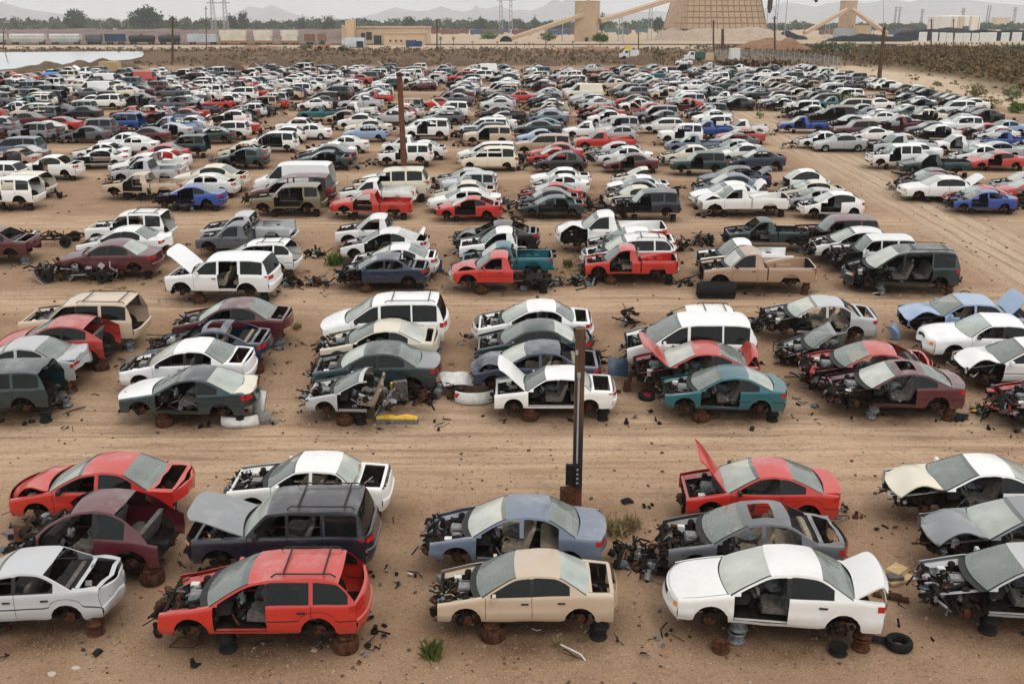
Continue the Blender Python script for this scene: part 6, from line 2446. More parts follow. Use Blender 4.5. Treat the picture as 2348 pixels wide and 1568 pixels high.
# second post
pb = P(929, 434)
tp_ = at_depth(916, 169, pb.y)
t = empty('steel_post', pb)
tag(t, 'tall rusty brown post beside the red pickup', 'post')
mb = MB()
d = tp_ - pb
mb.tube([Vector((0, 0, -.3)), d * .5, d], [.235, .21, .19], 0, 10)
mb.build('shaft', simple('red_brown_post', (.09, .03, .014), (.17, .065, .03), 4, .8), t)
mb = MB()
mb.lathe([(.2, -.2), (.23, -.15), (.23, .02), (0, .1)], d, n=10)
mb.build('cap', M['rust'], t)
pole(2015, 189, 2028, 62, 'leaning rust-brown pole standing beyond the right block of wrecks', .32, 'polewood', False)
pole(1777, 121, 1776, 38, 'brown pole in front of the reddish soil bank', .3)
pole(1636, 118, 1636, 47, 'brown pole in front of the ribbed pyramid', .3)
pole(1657, 118, 1657, 67, 'thick short dark post right of the pole before the pyramid', .55, 'polewood', False)
pole(1464, 119, 1464, 75, 'thin brown pole behind the yellow truck', .2)
pole(2135, 114, 2136, 44, 'brown pole at left end of the white trailers', .24)
pole(2186, 104, 2187, 44, 'brown pole before the white storage tank', .22)
pole(395, 142, 396, 38, 'brown pole in the brown field right of the pond', .26)
pole(473, 108, 472, 15, 'slim pole just left of the left pylon', .2)
pole(8, 114, 8, 72, 'brown pole beside the railway at the left edge', .2)
pole(1002, 119, 1002, 44, 'brown pole among the palms right of the tan building', .24)
pole(1430, 101, 1430, 56, 'thin steel pole between the tower and the pyramid', .14, 'galv', False)
pole(2025, 92, 2026, -6, 'tall thin pale mast at upper right', .16, 'galv', False, 'mast', 'mast')


def pylon(x0, x1, yt, yb, Y, label, twin=True):
    a, b = at_depth(x0, yb, Y), at_depth(x1, yt, Y)
    h = b.z - 2.7
    w = (b.x - a.x)
    t = empty('pylon', ((a.x + b.x) / 2, Y, 2.7))
    tag(t, label, 'pylon', 'lattice power pylons on the horizon')
    mb = MB()
    th = Y * .00028
    for cx in ((-w * .28, w * .28) if twin else (0,)):
        ww = w * .11 if twin else w * .3
        for sx in (-1, 1):
            for sy in (-1, 1):
                mb.tube([(cx + sx * ww, sy * ww, 0), (cx + sx * ww * .45, sy * ww * .45, h)], th, 0, 4)
        n = 8
        for k in range(n):
            f0, f1 = k / n, (k + 1) / n
            k0, k1 = 1 - .55 * f0, 1 - .55 * f1
            for sx in (-1, 1):
                mb.tube([(cx + sx * ww * k0, -ww * k0, h * f0), (cx - sx * ww * k1, -ww * k1, h * f1)], th * .6, 0, 4)
    mb.build('lattice', M['galv'], t, False)
    mb = MB()
    for z in (.98, .84):
        mb.tube([(-w * .55, 0, h * z), (w * .55, 0, h * z)], th * 1.1, 0, 4)
        mb.tube([(-w * .55, 0, h * z), (-w * .28, 0, h * (z + .05)), (0, 0, h * z), (w * .28, 0, h * (z + .05)), (w * .55, 0, h * z)], th * .7, 0, 4)
    mb.build('crossarm', M['galv'], t, False)


pylon(480, 524, -6, 66, 900, 'large twin-legged pylon on the left horizon')
pylon(1140, 1180, -14, 66, 900, 'large twin-legged pylon left of the tall tower')
for i, (x0, x1, yt, lab) in enumerate(((2047, 2068, 17, 'small twin-legged pylon right of the smaller tower'), (2107, 2120, 22, 'tiny pylon left of the white tank'), (2200, 2215, 20, 'tiny pylon showing above middle of the white tank'),
                                       (2258, 2274, 14, 'small pylon showing above right end of the tank'), (2318, 2334, 18, 'tiny pylon above the tan store'))):
    pylon(x0, x1, yt, 60, 1900, lab, i in (0, 3))

# chain link fence
t = empty('chain_link_fence', P(1815, 140))
tag(t, 'grey chain-link fence running behind the back of the yard', 'fence')
fp_ = [P(1640, 133), P(1700, 134), P(1760, 137), P(1820, 143), P(1880, 150), P(1930, 158)]
m, nt, out = newmat('chain_link')
tr = N(nt, 'BsdfTransparent')
df = N(nt, 'BsdfDiffuse')
df.inputs[0].default_value = (.36, .36, .35, 1)
mx = N(nt, 'MixShader')
mx.inputs[0].default_value = .36
nt.links.new(tr.outputs[0], mx.inputs[1])
nt.links.new(df.outputs[0], mx.inputs[2])
nt.links.new(mx.outputs[0], out.inputs[0])
panel_, posts = MB(), []
for a, b in zip(fp_, fp_[1:]):
    a, b = a - t.location, b - t.location
    panel_.face([a, b, b + Vector((0, 0, 2.3)), a + Vector((0, 0, 2.3))])
    for k in range(5):
        posts.append(a.lerp(b, k / 5))
panel_.build('mesh_panel', m, t, False)
for q in posts:
    mb = MB()
    mb.tube([q, q + Vector((0, 0, 2.5))], .06, 0, 6)
    mb.build('fence_post', M['galv'], t)
simplebox('kiosk', 1675, 1698, 113, 138, 2.5, M['whitepaint'], 'small white upright kiosk at left end of the chain-link fence', 'kiosk', None, 0, True)
simplebox('low_wall', 1600, 1637, 122, 138, .6, M['stucco'], 'low tan wall left of the white kiosk', 'wall', None, 0, True)


def truck(x, yb, cabcol, bodymat, label, L=6.5, name='parked_truck'):
    p = P(x, yb)
    t = empty(name, p)
    tag(t, label, 'truck', 'trucks behind the yard')
    mb = MB()
    rows = []
    for y in (-1.05, 1.05):
        rows.append([(-L / 2, y, .6), (-L / 2, y, 1.5), (-L / 2 + .9, y, 1.6), (-L / 2 + 1.3, y, 2.4), (-L / 2 + 2.4, y, 2.4), (-L / 2 + 2.4, y, .6)])
    mb.grid(rows, 0, closed=True)
    mb.face(rows[0])
    mb.face(rows[1][::-1])
    mb.build('cab', cabcol, t, False)
    mb = MB()
    mb.box((-L / 2 + 1.75, -1.07, 1.95), (.8, .03, .55))
    mb.build('window', M['window'], t, False)
    mb = MB()
    mb.box((1.3, 0, 1.6), (L - 2.7, 2.2, 1.5), 0, None, 1.03)
    mb.box((1.0, 0, .75), (L - 2, 1.2, .25))
    mb.build('load_bed', bodymat, t, False)
    if 'yellow' in label:
        mb = MB()
        mb.box((-.2, 0, 2.9), (1.6, 1.6, 1.0), 0, None, .8)
        mb.build('yellow_load', yel, t, False)
    for sx in (-L / 2 + 1.2, L / 2 - 1.3):
        for s in (-1, 1):
            mb = MB()
            mb.lathe([(0, -.15), (.48, -.15), (.5, 0), (.48, .15), (0, .15)], (0, 0, 0), 'y', 14)
            o = mb.build('wheel', M['black'], t)
            o.location = (sx, s * .9, .5)


yel = simple('yellow_paint', (.6, .42, .04), (.68, .5, .08), 1, .5)
truck(1442, 137, M['whitepaint'], M['whitepaint'], 'white truck with small yellow load behind the yard', 5)
truck(1592, 142, M['whitepaint'], M['greenp'], 'white truck with dark green body by the low tan wall', 5)
x, y = spot(1566, 131, 'sedan', 0)
place_car(x, y, 'sedan', 'white', 0, ('tyres',), 1, False, 0, 'white parked car left of the green-bodied truck behind the yard', None)
p = P(1508, 132)
bush('machinery', p.x, p.y, 3, 4, M['leaf'], 'small dark green shrub on the reddish bank left of the white car', 3, 120)

# ------------------------------------------------------------------ scrub
def scatter(name, mat, label, n, xr, yr, size, seed, test, cards=14):
    mb = MB()
    r = random.Random(seed)
    for k in range(n):
        x, y = r.uniform(*xr), r.uniform(*yr)
        if not test(x, y, r):
            continue
        s = r.uniform(*size)
        leaves(mb, (x, y, terr(y) + s * .3), (s * .8, s * .8, s * .45), cards, s * .27, k + seed * 1000)
    tag(mb.build(name, mat, None, False), label, 'scrub', None, 'stuff')


scatter('scrub', M['scrubm'], 'brown desert scrub covering the flat right of the yard', 12000, (64, 290), (125, 430), (.6, 1.9), 4,
        lambda x, y, r: x > 78 + 14 * noise.noise(Vector((x * .03, y * .03, 5))) and x < y * .56 + 6, 10)
scatter('scrub', M['leafp'], 'grey-green desert shrubs dotted among the brown scrub', 150, (72, 290), (125, 440), (.8, 2.4), 5,
        lambda x, y, r: x > 76 + (y - 120) * .1 and x < y * .56 + 6)
scatter('brush', M['dry'], 'dry brush scattered on the pale bank right of the yard', 240, (58, 110), (105, 230), (.3, .9), 6,
        lambda x, y, r: x > 62.5)
M['fieldbrush'] = leaf_mat('field_brush', (.11, .075, .04), (.21, .15, .085))
scatter('brush', M['fieldbrush'], 'brown brush scattered over the field behind the yard', 4200, (-220, 130), (222, 400), (.4, 1.6), 8,
        lambda x, y, r: not (x < -85 and y < 335) and not 224 < y < 228 and x < y * .56, 10)

# ------------------------------------------------------------------ light, sky, air
world = bpy.data.worlds.new('World')
scene.world = world
world.use_nodes = True
nt = world.node_tree
nt.nodes.clear()
out = nt.nodes.new('ShaderNodeOutputWorld')
bg = nt.nodes.new('ShaderNodeBackground')
sky = nt.nodes.new('ShaderNodeTexSky')
sky.sky_type = 'NISHITA'
sky.sun_disc = False
SUN_EL, SUN_AZ = radians(58), radians(148)
sky.sun_elevation = SUN_EL
sky.sun_rotation = SUN_AZ
sky.air_density = 1.2
sky.dust_density = 3.0
sky.ozone_density = 1.0
hs = nt.nodes.new('ShaderNodeHueSaturation')
hs.inputs['Saturation'].default_value = .5
nt.links.new(sky.outputs[0], hs.inputs['Color'])
# broken cloud layer: brighter and darker grey patches over the desaturated sky
tc = nt.nodes.new('ShaderNodeTexCoord')
mp = nt.nodes.new('ShaderNodeMapping')
mp.inputs['Scale'].default_value = (1.6, 1.6, 6)
nt.links.new(tc.outputs['Generated'], mp.inputs[0])
nz = nt.nodes.new('ShaderNodeTexNoise')
nz.inputs['Scale'].default_value = 2.2
nz.inputs['Detail'].default_value = 7
nz.inputs['Roughness'].default_value = .6
nt.links.new(mp.outputs[0], nz.inputs['Vector'])
cl = mrange(nt, nz.outputs['Fac'], .38, .6, .6, 1.0)
sepz = nt.nodes.new('ShaderNodeSeparateXYZ')
nt.links.new(tc.outputs['Generated'], sepz.inputs[0])
zen = mrange(nt, sepz.outputs['Z'], .12, .9, 1.12, 1.75)
skyc = mixc(nt, cl, hs.outputs[0], (5.95, 5.95, 5.9))
vm = nt.nodes.new('ShaderNodeVectorMath')
vm.operation = 'SCALE'
nt.links.new(skyc, vm.inputs[0])
nt.links.new(zen, vm.inputs['Scale'])
nt.links.new(vm.outputs[0], bg.inputs['Color'])
bg.inputs['Strength'].default_value = .15
nt.links.new(bg.outputs[0], out.inputs['Surface'])

sun = bpy.data.lights.new('sun', 'SUN')
sun.energy = .7
sun.angle = radians(14)
sun.color = (1, .91, .78)
so = bpy.data.objects.new('sun', sun)
COL.objects.link(so)
dirv = Vector((sin(SUN_AZ) * cos(SUN_EL), cos(SUN_AZ) * cos(SUN_EL), sin(SUN_EL)))
so.rotation_euler = dirv.to_track_quat('Z', 'Y').to_euler()

mb = MB()
mb.box((0, 6900, 590), (16000, 14400, 1240))
m, nt, out = newmat('air')
pv = nt.nodes.new('ShaderNodeVolumePrincipled')
pv.inputs['Color'].default_value = (.9, .95, 1, 1)
pv.inputs['Density'].default_value = .00014
pv.inputs['Anisotropy'].default_value = .2
nt.links.new(pv.outputs[0], out.inputs['Volume'])
tag(mb.build('haze', m, None, False), 'thin pale haze over the plain', 'haze', None, 'stuff')

vs_ = scene.view_settings
vs_.view_transform = 'Standard'
vs_.look = 'None'
vs_.exposure = -.06
vs_.gamma = 1
cy = scene.cycles
cy.max_bounces = 6
cy.diffuse_bounces = 3
cy.glossy_bounces = 2
cy.transparent_max_bounces = 10
cy.transmission_bounces = 2
cy.volume_bounces = 1
cy.use_denoising = True
# ------------------------------------------------------------------ things lying about the yard
def loose(name, x, y, label, cat, mats, fn, rz=0.0, h=0.0, smooth=True, tilt=None, group=None):
    p = P(x, y)
    mb = MB()
    fn(mb)
    o = mb.build(name, mats, None, smooth, 35, p + Vector((0, 0, h)))
    o.rotation_euler = (tilt[0] if tilt else 0, tilt[1] if tilt else 0, radians(rz))
    tag(o, label, cat, group)
    return o


def bumper(L=1.7, hgt=.42):
    def fn(mb):
        rows = []
        for k in range(9):
            v = -1 + k / 4
            x, y = v * L / 2 * (1 - .04 * v * v), -.30 * (1 - abs(v) ** 2.5)
            rows.append([(x, y + .32, 0), (x * .99, y + .05, .0), (x, y, .1), (x, y + .02, hgt * .6), (x * .98, y + .1, hgt), (x * .97, y + .2, hgt)])
        mb.grid(rows)
    return fn


def panel(w, l, bow=.06, seed=0, thick=.02):
    def fn(mb):
        for dz in (0, thick):
            rows = []
            for i in range(7):
                rows.append([(-l / 2 + l * i / 6, -w / 2 + w * j / 6, dz + .03 + bow * (1 - ((i - 3) / 3) ** 2) * (1 - .6 * ((j - 3) / 3) ** 2) + .05 * noise.noise(Vector((i * .5, j * .5, seed)))) for j in range(7)])
            mb.grid(rows, 1 if dz == 0 else 0)
    return fn


def pile(n, s, seed, size=1.4, w=(0, 5, 2, 1, 4, 2)):
    def fn(mb):
        junk(mb, (0, 0, s[2] * .45), s, n, seed, size, w)
    return fn


def tyre(mb):
    mb.lathe([(.17, .02), (.2, .0), (.28, .0), (.31, .05), (.31, .15), (.28, .2), (.2, .2), (.175, .16), (.17, .1), (.17, .02)], n=22)


def rim(mb):
    mb.lathe([(.2, .0), (.215, .02), (.175, .05), (.17, .15), (.215, .19), (.2, .2), (.15, .16), (.06, .12), (0, .13)], n=20)


def frame_rails(L=4.2):
    def fn(mb):
        for s in (-1, 1):
            mb.tube([(-L / 2, s * .4, .5), (-L * .2, s * .45, .42), (L * .2, s * .5, .42), (L * .35, s * .5, .6), (L / 2, s * .5, .5)], .06, 1, 6)
        for k in range(5):
            mb.tube([(-L / 2 + L * k / 4, -.45, .45), (-L / 2 + L * k / 4, .45, .45)], .045, 2, 6)
        for x in (-L * .33, L * .33):
            mb.tube([(x, -.75, .33), (x, .75, .33)], .06, 2, 7)
            for s in (-1, 1):
                mb.lathe([(.1, -.1), (.3, -.1), (.33, 0), (.3, .1), (.1, .1), (0, .05)], (x, s * .78, .33), 'y', 16, 4)
        junk(mb, (-L * .1, 0, .6), (L * .7, .8, .35), 40, 3, 1.5, (1, 5, 3, 2, 4, 2))
    return fn


wp = [M['whiteplastic'], M['trim']]
loose('bumper_cover', 556, 974, 'white bumper cover lying face down behind the two-tone coupe', 'bumper', wp, bumper(1.5, .35), 10)
loose('bumper_cover', 602, 966, 'grey-white torn bumper end curled beside the white bumper cover', 'bumper', [M['alu'], M['trim']], bumper(.9, .4), -30)
loose('scrap_sheet', 598, 952, 'white panel standing on edge behind the two-tone coupe', 'body panel', wp, panel(.5, .95, .08, 2), 70, .45, tilt=(0, radians(-72)))
loose('foam_bar', 911, 968, 'long yellow bumper foam bar lying on the sand', 'foam bar', [M['yellow'], M['greymetal']],
      lambda mb: [mb.box((0, 0, .07), (1.5, .34, .13), 1, None, .95), mb.tube([(-.72, 0, .15), (-.35, -.02, .2), (0, 0, .15), (.35, -.02, .2), (.72, 0, .15)], [.09, .13, .09, .13, .09], 0, 8)], -2)
loose('old_cushion_seat', 915, 925, 'grey car seat with torn yellow cushion standing beside the half car', 'car seat', [M['seatg'], M['yellow']],
      lambda mb: [mb.box((0, 0, .3), (.5, .6, .22), 0, None, .9), mb.box((.22, 0, .62), (.2, .58, .75), 0, Matrix.Rotation(.25, 3, 'Y'), .85), mb.box((.06, -.12, .62), (.14, .42, .55), 1, Matrix.Rotation(.25, 3, 'Y'), .9)], -70)
loose('old_cushion_seat', 868, 915, 'grey torn car seat leaning against the half car', 'car seat', [M['seatg'], M['yellow']],
      lambda mb: [mb.box((0, 0, .35), (.5, .55, .2), 0, None, .9), mb.box((.26, 0, .66), (.18, .54, .7), 0, Matrix.Rotation(.5, 3, 'Y'), .85)], -110)
loose('scrap_pile', 955, 920, 'dark tangle of scrap between half car and white bumper panel', 'scrap', JM, pile(50, (1.5, 1.1, .6), 3))
loose('scrap_pile', 1010, 905, 'twisted scrap metal strips left of the white fender piece', 'scrap', JM, pile(40, (1.3, .9, .4), 4, 1.6))
loose('scrap_sheet', 1046, 892, 'white rear panel with glass lying before the dark blue sedan', 'body panel', [M['whiteplastic'], M['ws']], panel(.9, 1.2, .15, 5), 20, .35, tilt=(.25, .1))
loose('bumper_cover', 1088, 922, 'white bumper with red tail lamps lying by the raised-hood sedan', 'bumper', [M['whiteplastic'], M['red'], M['trim']],
      lambda mb: [bumper(1.5, .4)(mb), mb.box((-.6, -.02, .3), (.22, .1, .14), 1), mb.box((.6, -.02, .3), (.2, .1, .14), 2)], 4)
loose('tyre', 2060, 1482, 'loose black tyre lying flat right of the bright white sedan', 'tyre', M['black'], tyre)
loose('plastic_splash_guard', 2008, 1470, 'crumpled black plastic strip beside the loose black tyre', 'plastic strip', M['black'], panel(.25, .6, .1, 9), -15)
loose('loose_rim', 1921, 1496, 'black steel rim lying under tail of the bright white sedan', 'wheel rim', M['black'], rim)
loose('loose_rim', 1652, 1490, 'rusty rim on the sand by the front of the bright white sedan', 'wheel rim', M['rust'], rim)
loose('crate_board', 2052, 1325, 'broken tan board box on the sand behind the white trunk lid', 'board', [M['tan'], M['seatg']],
      lambda mb: [mb.box((0, 0, .05), (.8, .6, .08), 0), mb.box((.12, .08, .16), (.55, .4, .12), 0, Matrix.Rotation(.3, 3, 'Z'), .9), mb.box((-.15, -.12, .14), (.4, .25, .1), 1, Matrix.Rotation(-.3, 3, 'Z'))], 25)
loose('plank', 2042, 1372, 'rusty slotted bar lying below the tan board', 'bar', M['rust'], lambda mb: [mb.box((0, 0, .05), (.85, .18, .07)), mb.box((.1, 0, .1), (.3, .2, .06))], -22)
loose('scrap_pile', 1472, 1292, 'black tangle of hoses and brackets left of the bright white sedan', 'scrap', JM, pile(80, (1.3, 1.5, .35), 11, 1.3, (0, 5, 1, 1, 6, 1)), 30)
loose('rag', 1438, 1152, 'small black crumpled scrap on the empty sand near the red coupe', 'scrap', M['black'], panel(.25, .35, .1, 4), 20)
loose('wire_frame', 425, 1474, 'thin rusty wire rectangle lying before the red wagon', 'wire frame', M['rust'],
      lambda mb: mb.tube([(-.32, -.18, .02), (.28, -.2, .02), (.34, .17, .03), (-.2, .22, .02), (-.32, -.18, .02)], .012, 0, 4, False))
loose('hose', 352, 1300, 'black hose looping from the maroon shell to the sand', 'hose', M['black'],
      lambda mb: mb.tube([(-.1, .5, .75), (.12, .3, .68), (.2, .05, .4), (.12, -.2, .08), (-.15, -.35, .03), (-.45, -.4, .03)], .022, 0, 6))
loose('stone', 120, 1549, 'pale rounded stone at the lower left, larger of two', 'stone', simple('pale_stone', (.38, .33, .27), (.48, .43, .36), 8, .9), lambda mb: mb.blob((0, 0, .05), (.1, .075, .05), 0, 1, .3))
loose('stone', 174, 1534, 'pale flat stone at the lower left, smaller of two', 'stone', bpy.data.materials['pale_stone'], lambda mb: mb.blob((0, 0, .04), (.11, .06, .04), 0, 4, .3))
loose('fuel_tank', 1640, 680, 'black bed-liner tank lying before the tan pickup', 'tank', M['black'],
      lambda mb: [mb.box((0, 0, .33), (1.75, .75, .6), 0, None, .88), mb.tube([(-.88, -.1, .36), (.88, -.1, .36)], .36, 0, 12), mb.box((0, 0, .68), (1.5, .3, .08))])
loose('chassis_frame', 108, 562, 'stripped chassis frame with wheels behind the maroon sedan, third row left', 'chassis', JM, frame_rails(4.0), 4)
loose('engine_wreck', 190, 640, 'flattened heap of engine and axle parts, left of the third row', 'engine heap', JM,
      lambda mb: [frame_rails(4.3)(mb), junk(mb, (-.2, 0, .5), (4.4, 1.4, .7), 110, 8, 1.9, (0, 5, 3, 3, 5, 4))], -3)
loose('scrap_sheet', 40, 590, 'crumpled pale hood lying below the maroon sedan, third row left', 'body panel', [M['alu'], M['trim']], panel(1.2, 1.6, .2, 3), 10, .5, tilt=(.1, -.1))
loose('plastic_tray', 2203, 958, 'black plastic tray on the sand below the maroon coupe', 'tray', [M['black'], M['trim']], panel(.4, .7, .06, 6), 50)
loose('cap', 2232, 945, 'small yellow cap lying right of the black plastic tray', 'cap', M['yellow'], lambda mb: mb.blob((0, 0, .06), (.12, .1, .07), 0, 2, .1))
loose('scrap_pile', 2300, 950, 'dark brackets and a yellow strip lying near the right edge', 'scrap', JM, pile(34, (2.0, .9, .25), 15, 1.5))
loose('floor_mat', 1085, 0 + 912, 'dark grey mat crumpled under the white bumper with red lamps', 'mat', M['trim'], panel(.4, .9, .08, 8), 0)
loose('bench_seat', 1905, 872, 'grey upholstered cushion lying left of the maroon coupe', 'cushion', M['greymetal'], lambda mb: mb.blob((0, 0, .14), (.5, .32, .16), 0, 5, .35), 10)
loose('foam_scrap', 1826, 914, 'small pale foam scrap on the sand right of the teal coupe', 'foam scrap', M['seatb'], lambda mb: mb.blob((0, 0, .06), (.16, .12, .07), 0, 7, .3))
loose('headlamp_shell', 1868, 932, 'small dark lamp shell on the sand right of the teal coupe', 'lamp shell', M['greymetal'], panel(.2, .3, .08, 9), 40)
loose('spare_tyre', 1481, 912, 'dark red wheel lying left of the teal coupe', 'wheel', [M['black'], simple('dark_red_paint', (.14, .012, .02), (.2, .02, .03), 6, .6)],
      lambda mb: [mb.lathe([(.18, .0), (.3, .02), (.33, .1), (.3, .18), (.18, .2)], n=20), mb.lathe([(0, .14), (.08, .16), (.19, .12), (.2, .2)], n=20, mat=1)], tilt=(.3, .2))
loose('rusty_bracket', 1438, 895, 'upright rusty bracket between the near post and teal coupe', 'bracket', M['rust'], lambda mb: [mb.box((0, 0, .2), (.3, .25, .4), 0, None, .7), mb.box((.1, .05, .48), (.12, .2, .3))])
loose('scrap_door', 1415, 870, 'dark blue door panel standing behind the near post', 'door', [M['bluepanel'], M['trim']], panel(.7, .85, .1, 4), 15, .5, tilt=(radians(60), .2))
loose('scrap_pile', 1365, 838, 'dark hub and strut assembly behind the near post', 'scrap', JM, pile(24, (.8, .7, .6), 18, 1.5))
loose('scrap_door', 1493, 612, 'red door standing upright in the bed of the red pickup', 'door', [bpy.data.materials['dark_red_paint'] if False else simple('red_door_paint', (.5, .035, .022), (.58, .05, .03), 5, .45), M['dark']],
      lambda mb: [mb.grid([[(-.8, 0, 0), (.7, 0, 0), (.75, .03, .95), (-.6, .03, .75)], [(-.7, 0, .1), (.6, 0, .1), (.65, .03, .85), (-.5, .03, .66)]], 0, closed=True), mb.face([(-.7, .02, .1), (.6, .02, .1), (.65, .04, .85), (-.5, .04, .66)], 1),
                  mb.grid([[(-.8, .09, 0), (.7, .09, 0), (.75, .12, .95), (-.6, .12, .75)], [(-.8, 0, 0), (.7, 0, 0), (.75, .03, .95), (-.6, .03, .75)]], 0, closed=True)], 0, 1.0, False)
loose('scrap_box', 995, 622, 'dark blue box panel leaning at the tail of the dark blue shell', 'body panel', [M['bluepanel'], M['trim']], lambda mb: mb.box((0, 0, .35), (.85, .7, .7), 0, Matrix.Rotation(.12, 3, 'Y'), .92), 8)
loose('bumper_cover', 1100, 497, 'bright red bumper cover lying before the red coupe, fourth row', 'bumper', [bpy.data.materials['red_door_paint'], M['trim']], bumper(1.9, .4), 2)
loose('hanging_bumper', 2046, 778, 'light blue bumper cover hanging on end by the light blue sedan', 'bumper', [simple('light_blue_paint', (.2, .34, .58), (.26, .4, .64), 5, .4), M['trim']], bumper(1.5, .4), 60, .0, tilt=(0, radians(62)))
loose('scrap_sheet', 1998, 772, 'silver body piece leaning on the stripped silver-white shell', 'body panel', [M['alu'], M['trim']], panel(.35, .9, .08, 3), 80, .45, tilt=(0, radians(-70)))
# front clip of a car with its windscreen, standing in the sixth stack
px, py = spot(1842, 735, 'coupe', .2)
place_car(px + 1.2, py, 'coupe', 'pewter', -4, ('cutrear', 'noroof', 'nohood', 'nofb', 'nodoor1', 'nodoor1r', 'norg', 'mess', 'nofend', 'noseat'), 77, True, .2, 'grey front clip of a car with its upright windscreen, sixth stack of second row', GROUPS[2], None, 10)
for i, (x, y, n, s, lab) in enumerate(((700, 655, 40, (2.4, 1.0, .4), 'dark axle parts scattered right of the white off-roader with raised hood'), (725, 588, 18, (1.0, .7, .4), 'black bumper lump on the lane by the green weed'),
                                       (1300, 655, 46, (3.0, .9, .4), 'dark springs and tyres between the two red pickups'), (1225, 660, 30, (1.8, .8, .4), 'dark axle under the bare frame of the red pickup cab'),
                                       (1568, 655, 14, (.8, .5, .3), 'black lump right of the red pickup with scrap door'), (1965, 650, 34, (1.6, .9, .35), 'black scrap under the nose of the dark green minivan'),
                                       (2170, 652, 26, (2.0, .9, .3), 'black struts behind the dark green minivan'), (1570, 572, 30, (1.8, 1.0, .6), 'dark crumpled scrap at tail of the white trucks, third row'),
                                       (1445, 748, 20, (.6, .6, .8), 'brown upright scrap stub left of the white minivan'), (1740, 760, 22, (.8, .7, .5), 'brown scrap right of the white minivan'),
                                       (120, 930, 40, (1.2, 1.2, .8), 'black axle and engine heap at tail of the blue-green off-roader'), (690, 480, 34, (2.4, 1.2, .5), 'grey scrap heap right of the olive off-roader frame'),
                                       (300, 455, 16, (.9, .7, .5), 'white torn scrap beside the white stripped sedan, fourth row'), (450, 478, 40, (2.6, 1.0, .6), 'dark scrap under the blue coupe, fourth row left'),
                                       (1160, 468, 18, (1.2, .8, .3), 'dark scrap in the gap right of the red coupe, fourth row'), (640, 300, 10, (1.2, .8, .4), 'teal-grey scrap on the lane, fifth row left'),
                                       (1980, 562, 22, (1.4, .8, .5), 'dark scrap tangle left of the white two-door off-roader'), (1615, 558, 34, (1.8, .9, .5), 'grey engine scrap left of the white pickup behind tan pickup'),
                                       (2310, 905, 40, (1.6, 1.2, .5), 'black and red scrap by the red wreck at the right edge'), (1860, 880, 26, (1.4, .8, .3), 'dark flattened scrap left of the maroon coupe'))):
    loose('scrap_pile', x, y, lab, 'scrap', JM, pile(n, s, 100 + i, 1.7), 5 * i)
# weeds
for i, (x, y, w, h, mt, lab) in enumerate(((990, 1506, .62, .5, 'weed', 'bright green weed tuft on the sand below the beige sedan'), (1408, 1225, 1.0, .55, 'dry', 'straggly dry weed behind the slate blue sedan'),
                                           (1448, 1212, .7, .5, 'dry', 'dry yellow weed right of the straggly dry weed'), (770, 606, 1.1, .75, 'leafb', 'bright green weed bush at nose of the white coupes, third row'),
                                           (1205, 560, 1.3, .8, 'weed', 'bright green weeds growing behind the teal pickup bed'), (1302, 612, .6, .5, 'weed', 'small green weed between the teal and red pickups'),
                                           (1275, 1478, .3, .2, 'dry', 'tiny dry tuft under the beige sedan'), (680, 755, .5, .4, 'dry', 'dry tuft beside the maroon sedan, second row'),
                                           (1420, 408, .7, .4, 'leafb', 'small green weed in the lane, fourth row'), (1275, 395, .6, .4, 'leafb', 'small green weed left of the black round hatchback'))):
    p = P(x, y)
    mb = MB()
    r = random.Random(i)
    for k in range(70 if mt == 'dry' else 130):
        a, l = r.uniform(0, 2 * pi), r.uniform(.4, 1)
        b0 = Vector((r.gauss(0, w * .16), r.gauss(0, w * .16), -.02))
        tip = b0 + Vector((cos(a) * w * .4 * l, sin(a) * w * .4 * l, h * r.uniform(.35, 1)))
        sd = Vector((-sin(a), cos(a), 0)) * w * .022
        md = b0.lerp(tip, .55) + Vector((0, 0, h * .1))
        mb.face([b0 - sd, b0 + sd, md + sd * 1.4, tip, md - sd * 1.4])
    tag(mb.build('weed', M[mt], None, False, loc=p), lab, 'weed', 'weeds in the scrapyard')
# low ground-hugging weeds along the third row
mb = MB()
r = random.Random(31)
for k in range(90):
    x, y = r.choice(((r.uniform(190, 470), r.uniform(630, 668)), (r.uniform(700, 1000), r.uniform(600, 660)), (r.uniform(1260, 1340), r.uniform(600, 650)), (r.uniform(1250, 1300), r.uniform(380, 410))))
    p = P(x, y)
    leaves(mb, p + Vector((0, 0, .04)), (r.uniform(.1, .5), r.uniform(.1, .3), .06), 20, .06, k)
tag(mb.build('ground_weeds', M['dry'], None, False), 'low olive weeds creeping over the sand along the third row', 'weeds', None, 'stuff')
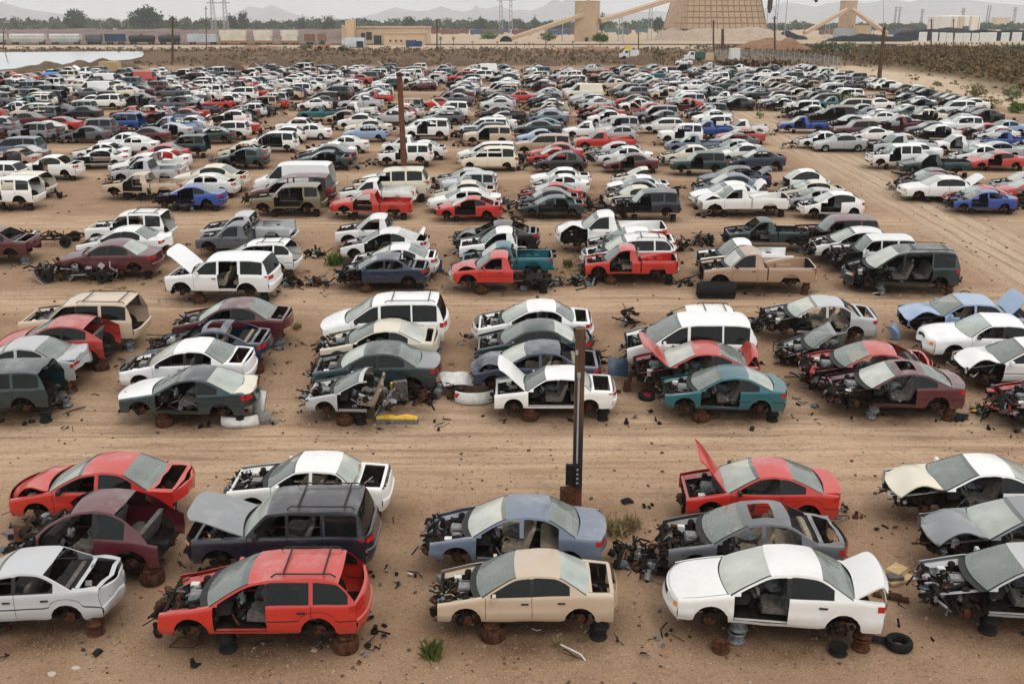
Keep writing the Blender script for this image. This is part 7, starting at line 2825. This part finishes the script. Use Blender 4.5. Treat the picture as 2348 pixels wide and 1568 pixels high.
# stones and crumbs of scrap on the sand
mb = MB()
r = random.Random(77)
for k in range(3600):
    y = 15.5 + 60 * r.random() ** 1.7
    x = r.uniform(-.56, .56) * y
    s = r.choice((.02, .025, .03, .04, .055)) * r.uniform(.7, 1.3) * (1 + y * .01)
    mb.box((x, y, terr(y) + .05 * noise.noise(Vector((x * .35, y * .35, 0))) + s * .2), (s * r.uniform(1, 2), s * r.uniform(.8, 1.4), s * .8), r.choices((0, 1, 2), (5, 4, .5))[0], Matrix.Rotation(r.uniform(0, 3), 3, 'Z'), .7)
tag(mb.build('gravel', [simple('sand_stone', (.27, .18, .115), (.38, .28, .2), 3, .95), simple('brown_clod', (.08, .048, .03), (.13, .08, .05), 3, .95), M['black']], None, False), 'small stones and crumbs of scrap strewn on the sand', 'gravel', None, 'stuff')

p = P(125, 186)
mb = MB()
mb.grid([[(-3 + 6 * i / 8, -1.2 + 2.4 * j / 6, max(0, 1.5 * (1 - (abs(j - 3) / 3) ** 2) * (1 - (abs(i - 4) / 4) ** 4) + .1 * noise.noise(Vector((i, j, 2))))) for i in range(9)] for j in range(7)])
tag(mb.build('tarpaulin', simple('blue_tarpaulin', (.02, .16, .5), (.05, .24, .6), 2, .6), None, True, 50, p), 'bright blue tarpaulin heap among the far left wrecks', 'tarpaulin')
p = P(255, 172)
mb = MB()
mb.box((0, 0, 1.2), (3.2, 2.4, 2.4))
for k in range(6):
    mb.box((-1.4 + .56 * k, -1.23, 1.2), (.12, .08, 2.3))
tag(mb.build('crate', M['tan'], None, False, loc=p), 'tan wooden crate box before the dirt bank at far left', 'crate')
mb = MB()
p = P(1718, 160)
for k in range(7):
    junk(mb, (-6 + 2 * k, 0, .9), (3.4, 4, 1.8 - .12 * abs(k - 3)), 40, 300 + k, 3.0, (0, 4, 7, 0, 1, 0))
tag(mb.build('rust_heap', JM, None, False, loc=p), 'long rusty brown scrap heap at the back of the yard', 'scrap heap')

# crumbs of scrap shed round the nearer wrecks
mb = MB()
r = random.Random(55)
for (rowno, x, y, tn, col, rz, fl, seed, lift, label, tints, sc) in NEAR:
    if rowno > 3:
        continue
    for k in range(9 if rowno < 3 else 7):
        qx, qy = x + r.uniform(-2.9, 2.9), y - r.uniform(.2, 1.35)
        if r.random() < .5:
            qx = x + r.choice((-1, 1)) * r.uniform(2.2, 3.1)
            qy = y + r.uniform(-1, .8)
        junk(mb, (qx, qy, terr(qy) + .05), (.35, .3, .06), r.choice((1, 2, 3)), r.randrange(99999), r.choice((.5, .8, 1.1)), (0, 6, 3, 1.5, 6, 2, .7))
tag(mb.build('litter', JM, None, False), 'small dark scrap and wire scattered on the sand round the nearer cars', 'litter', None, 'stuff')
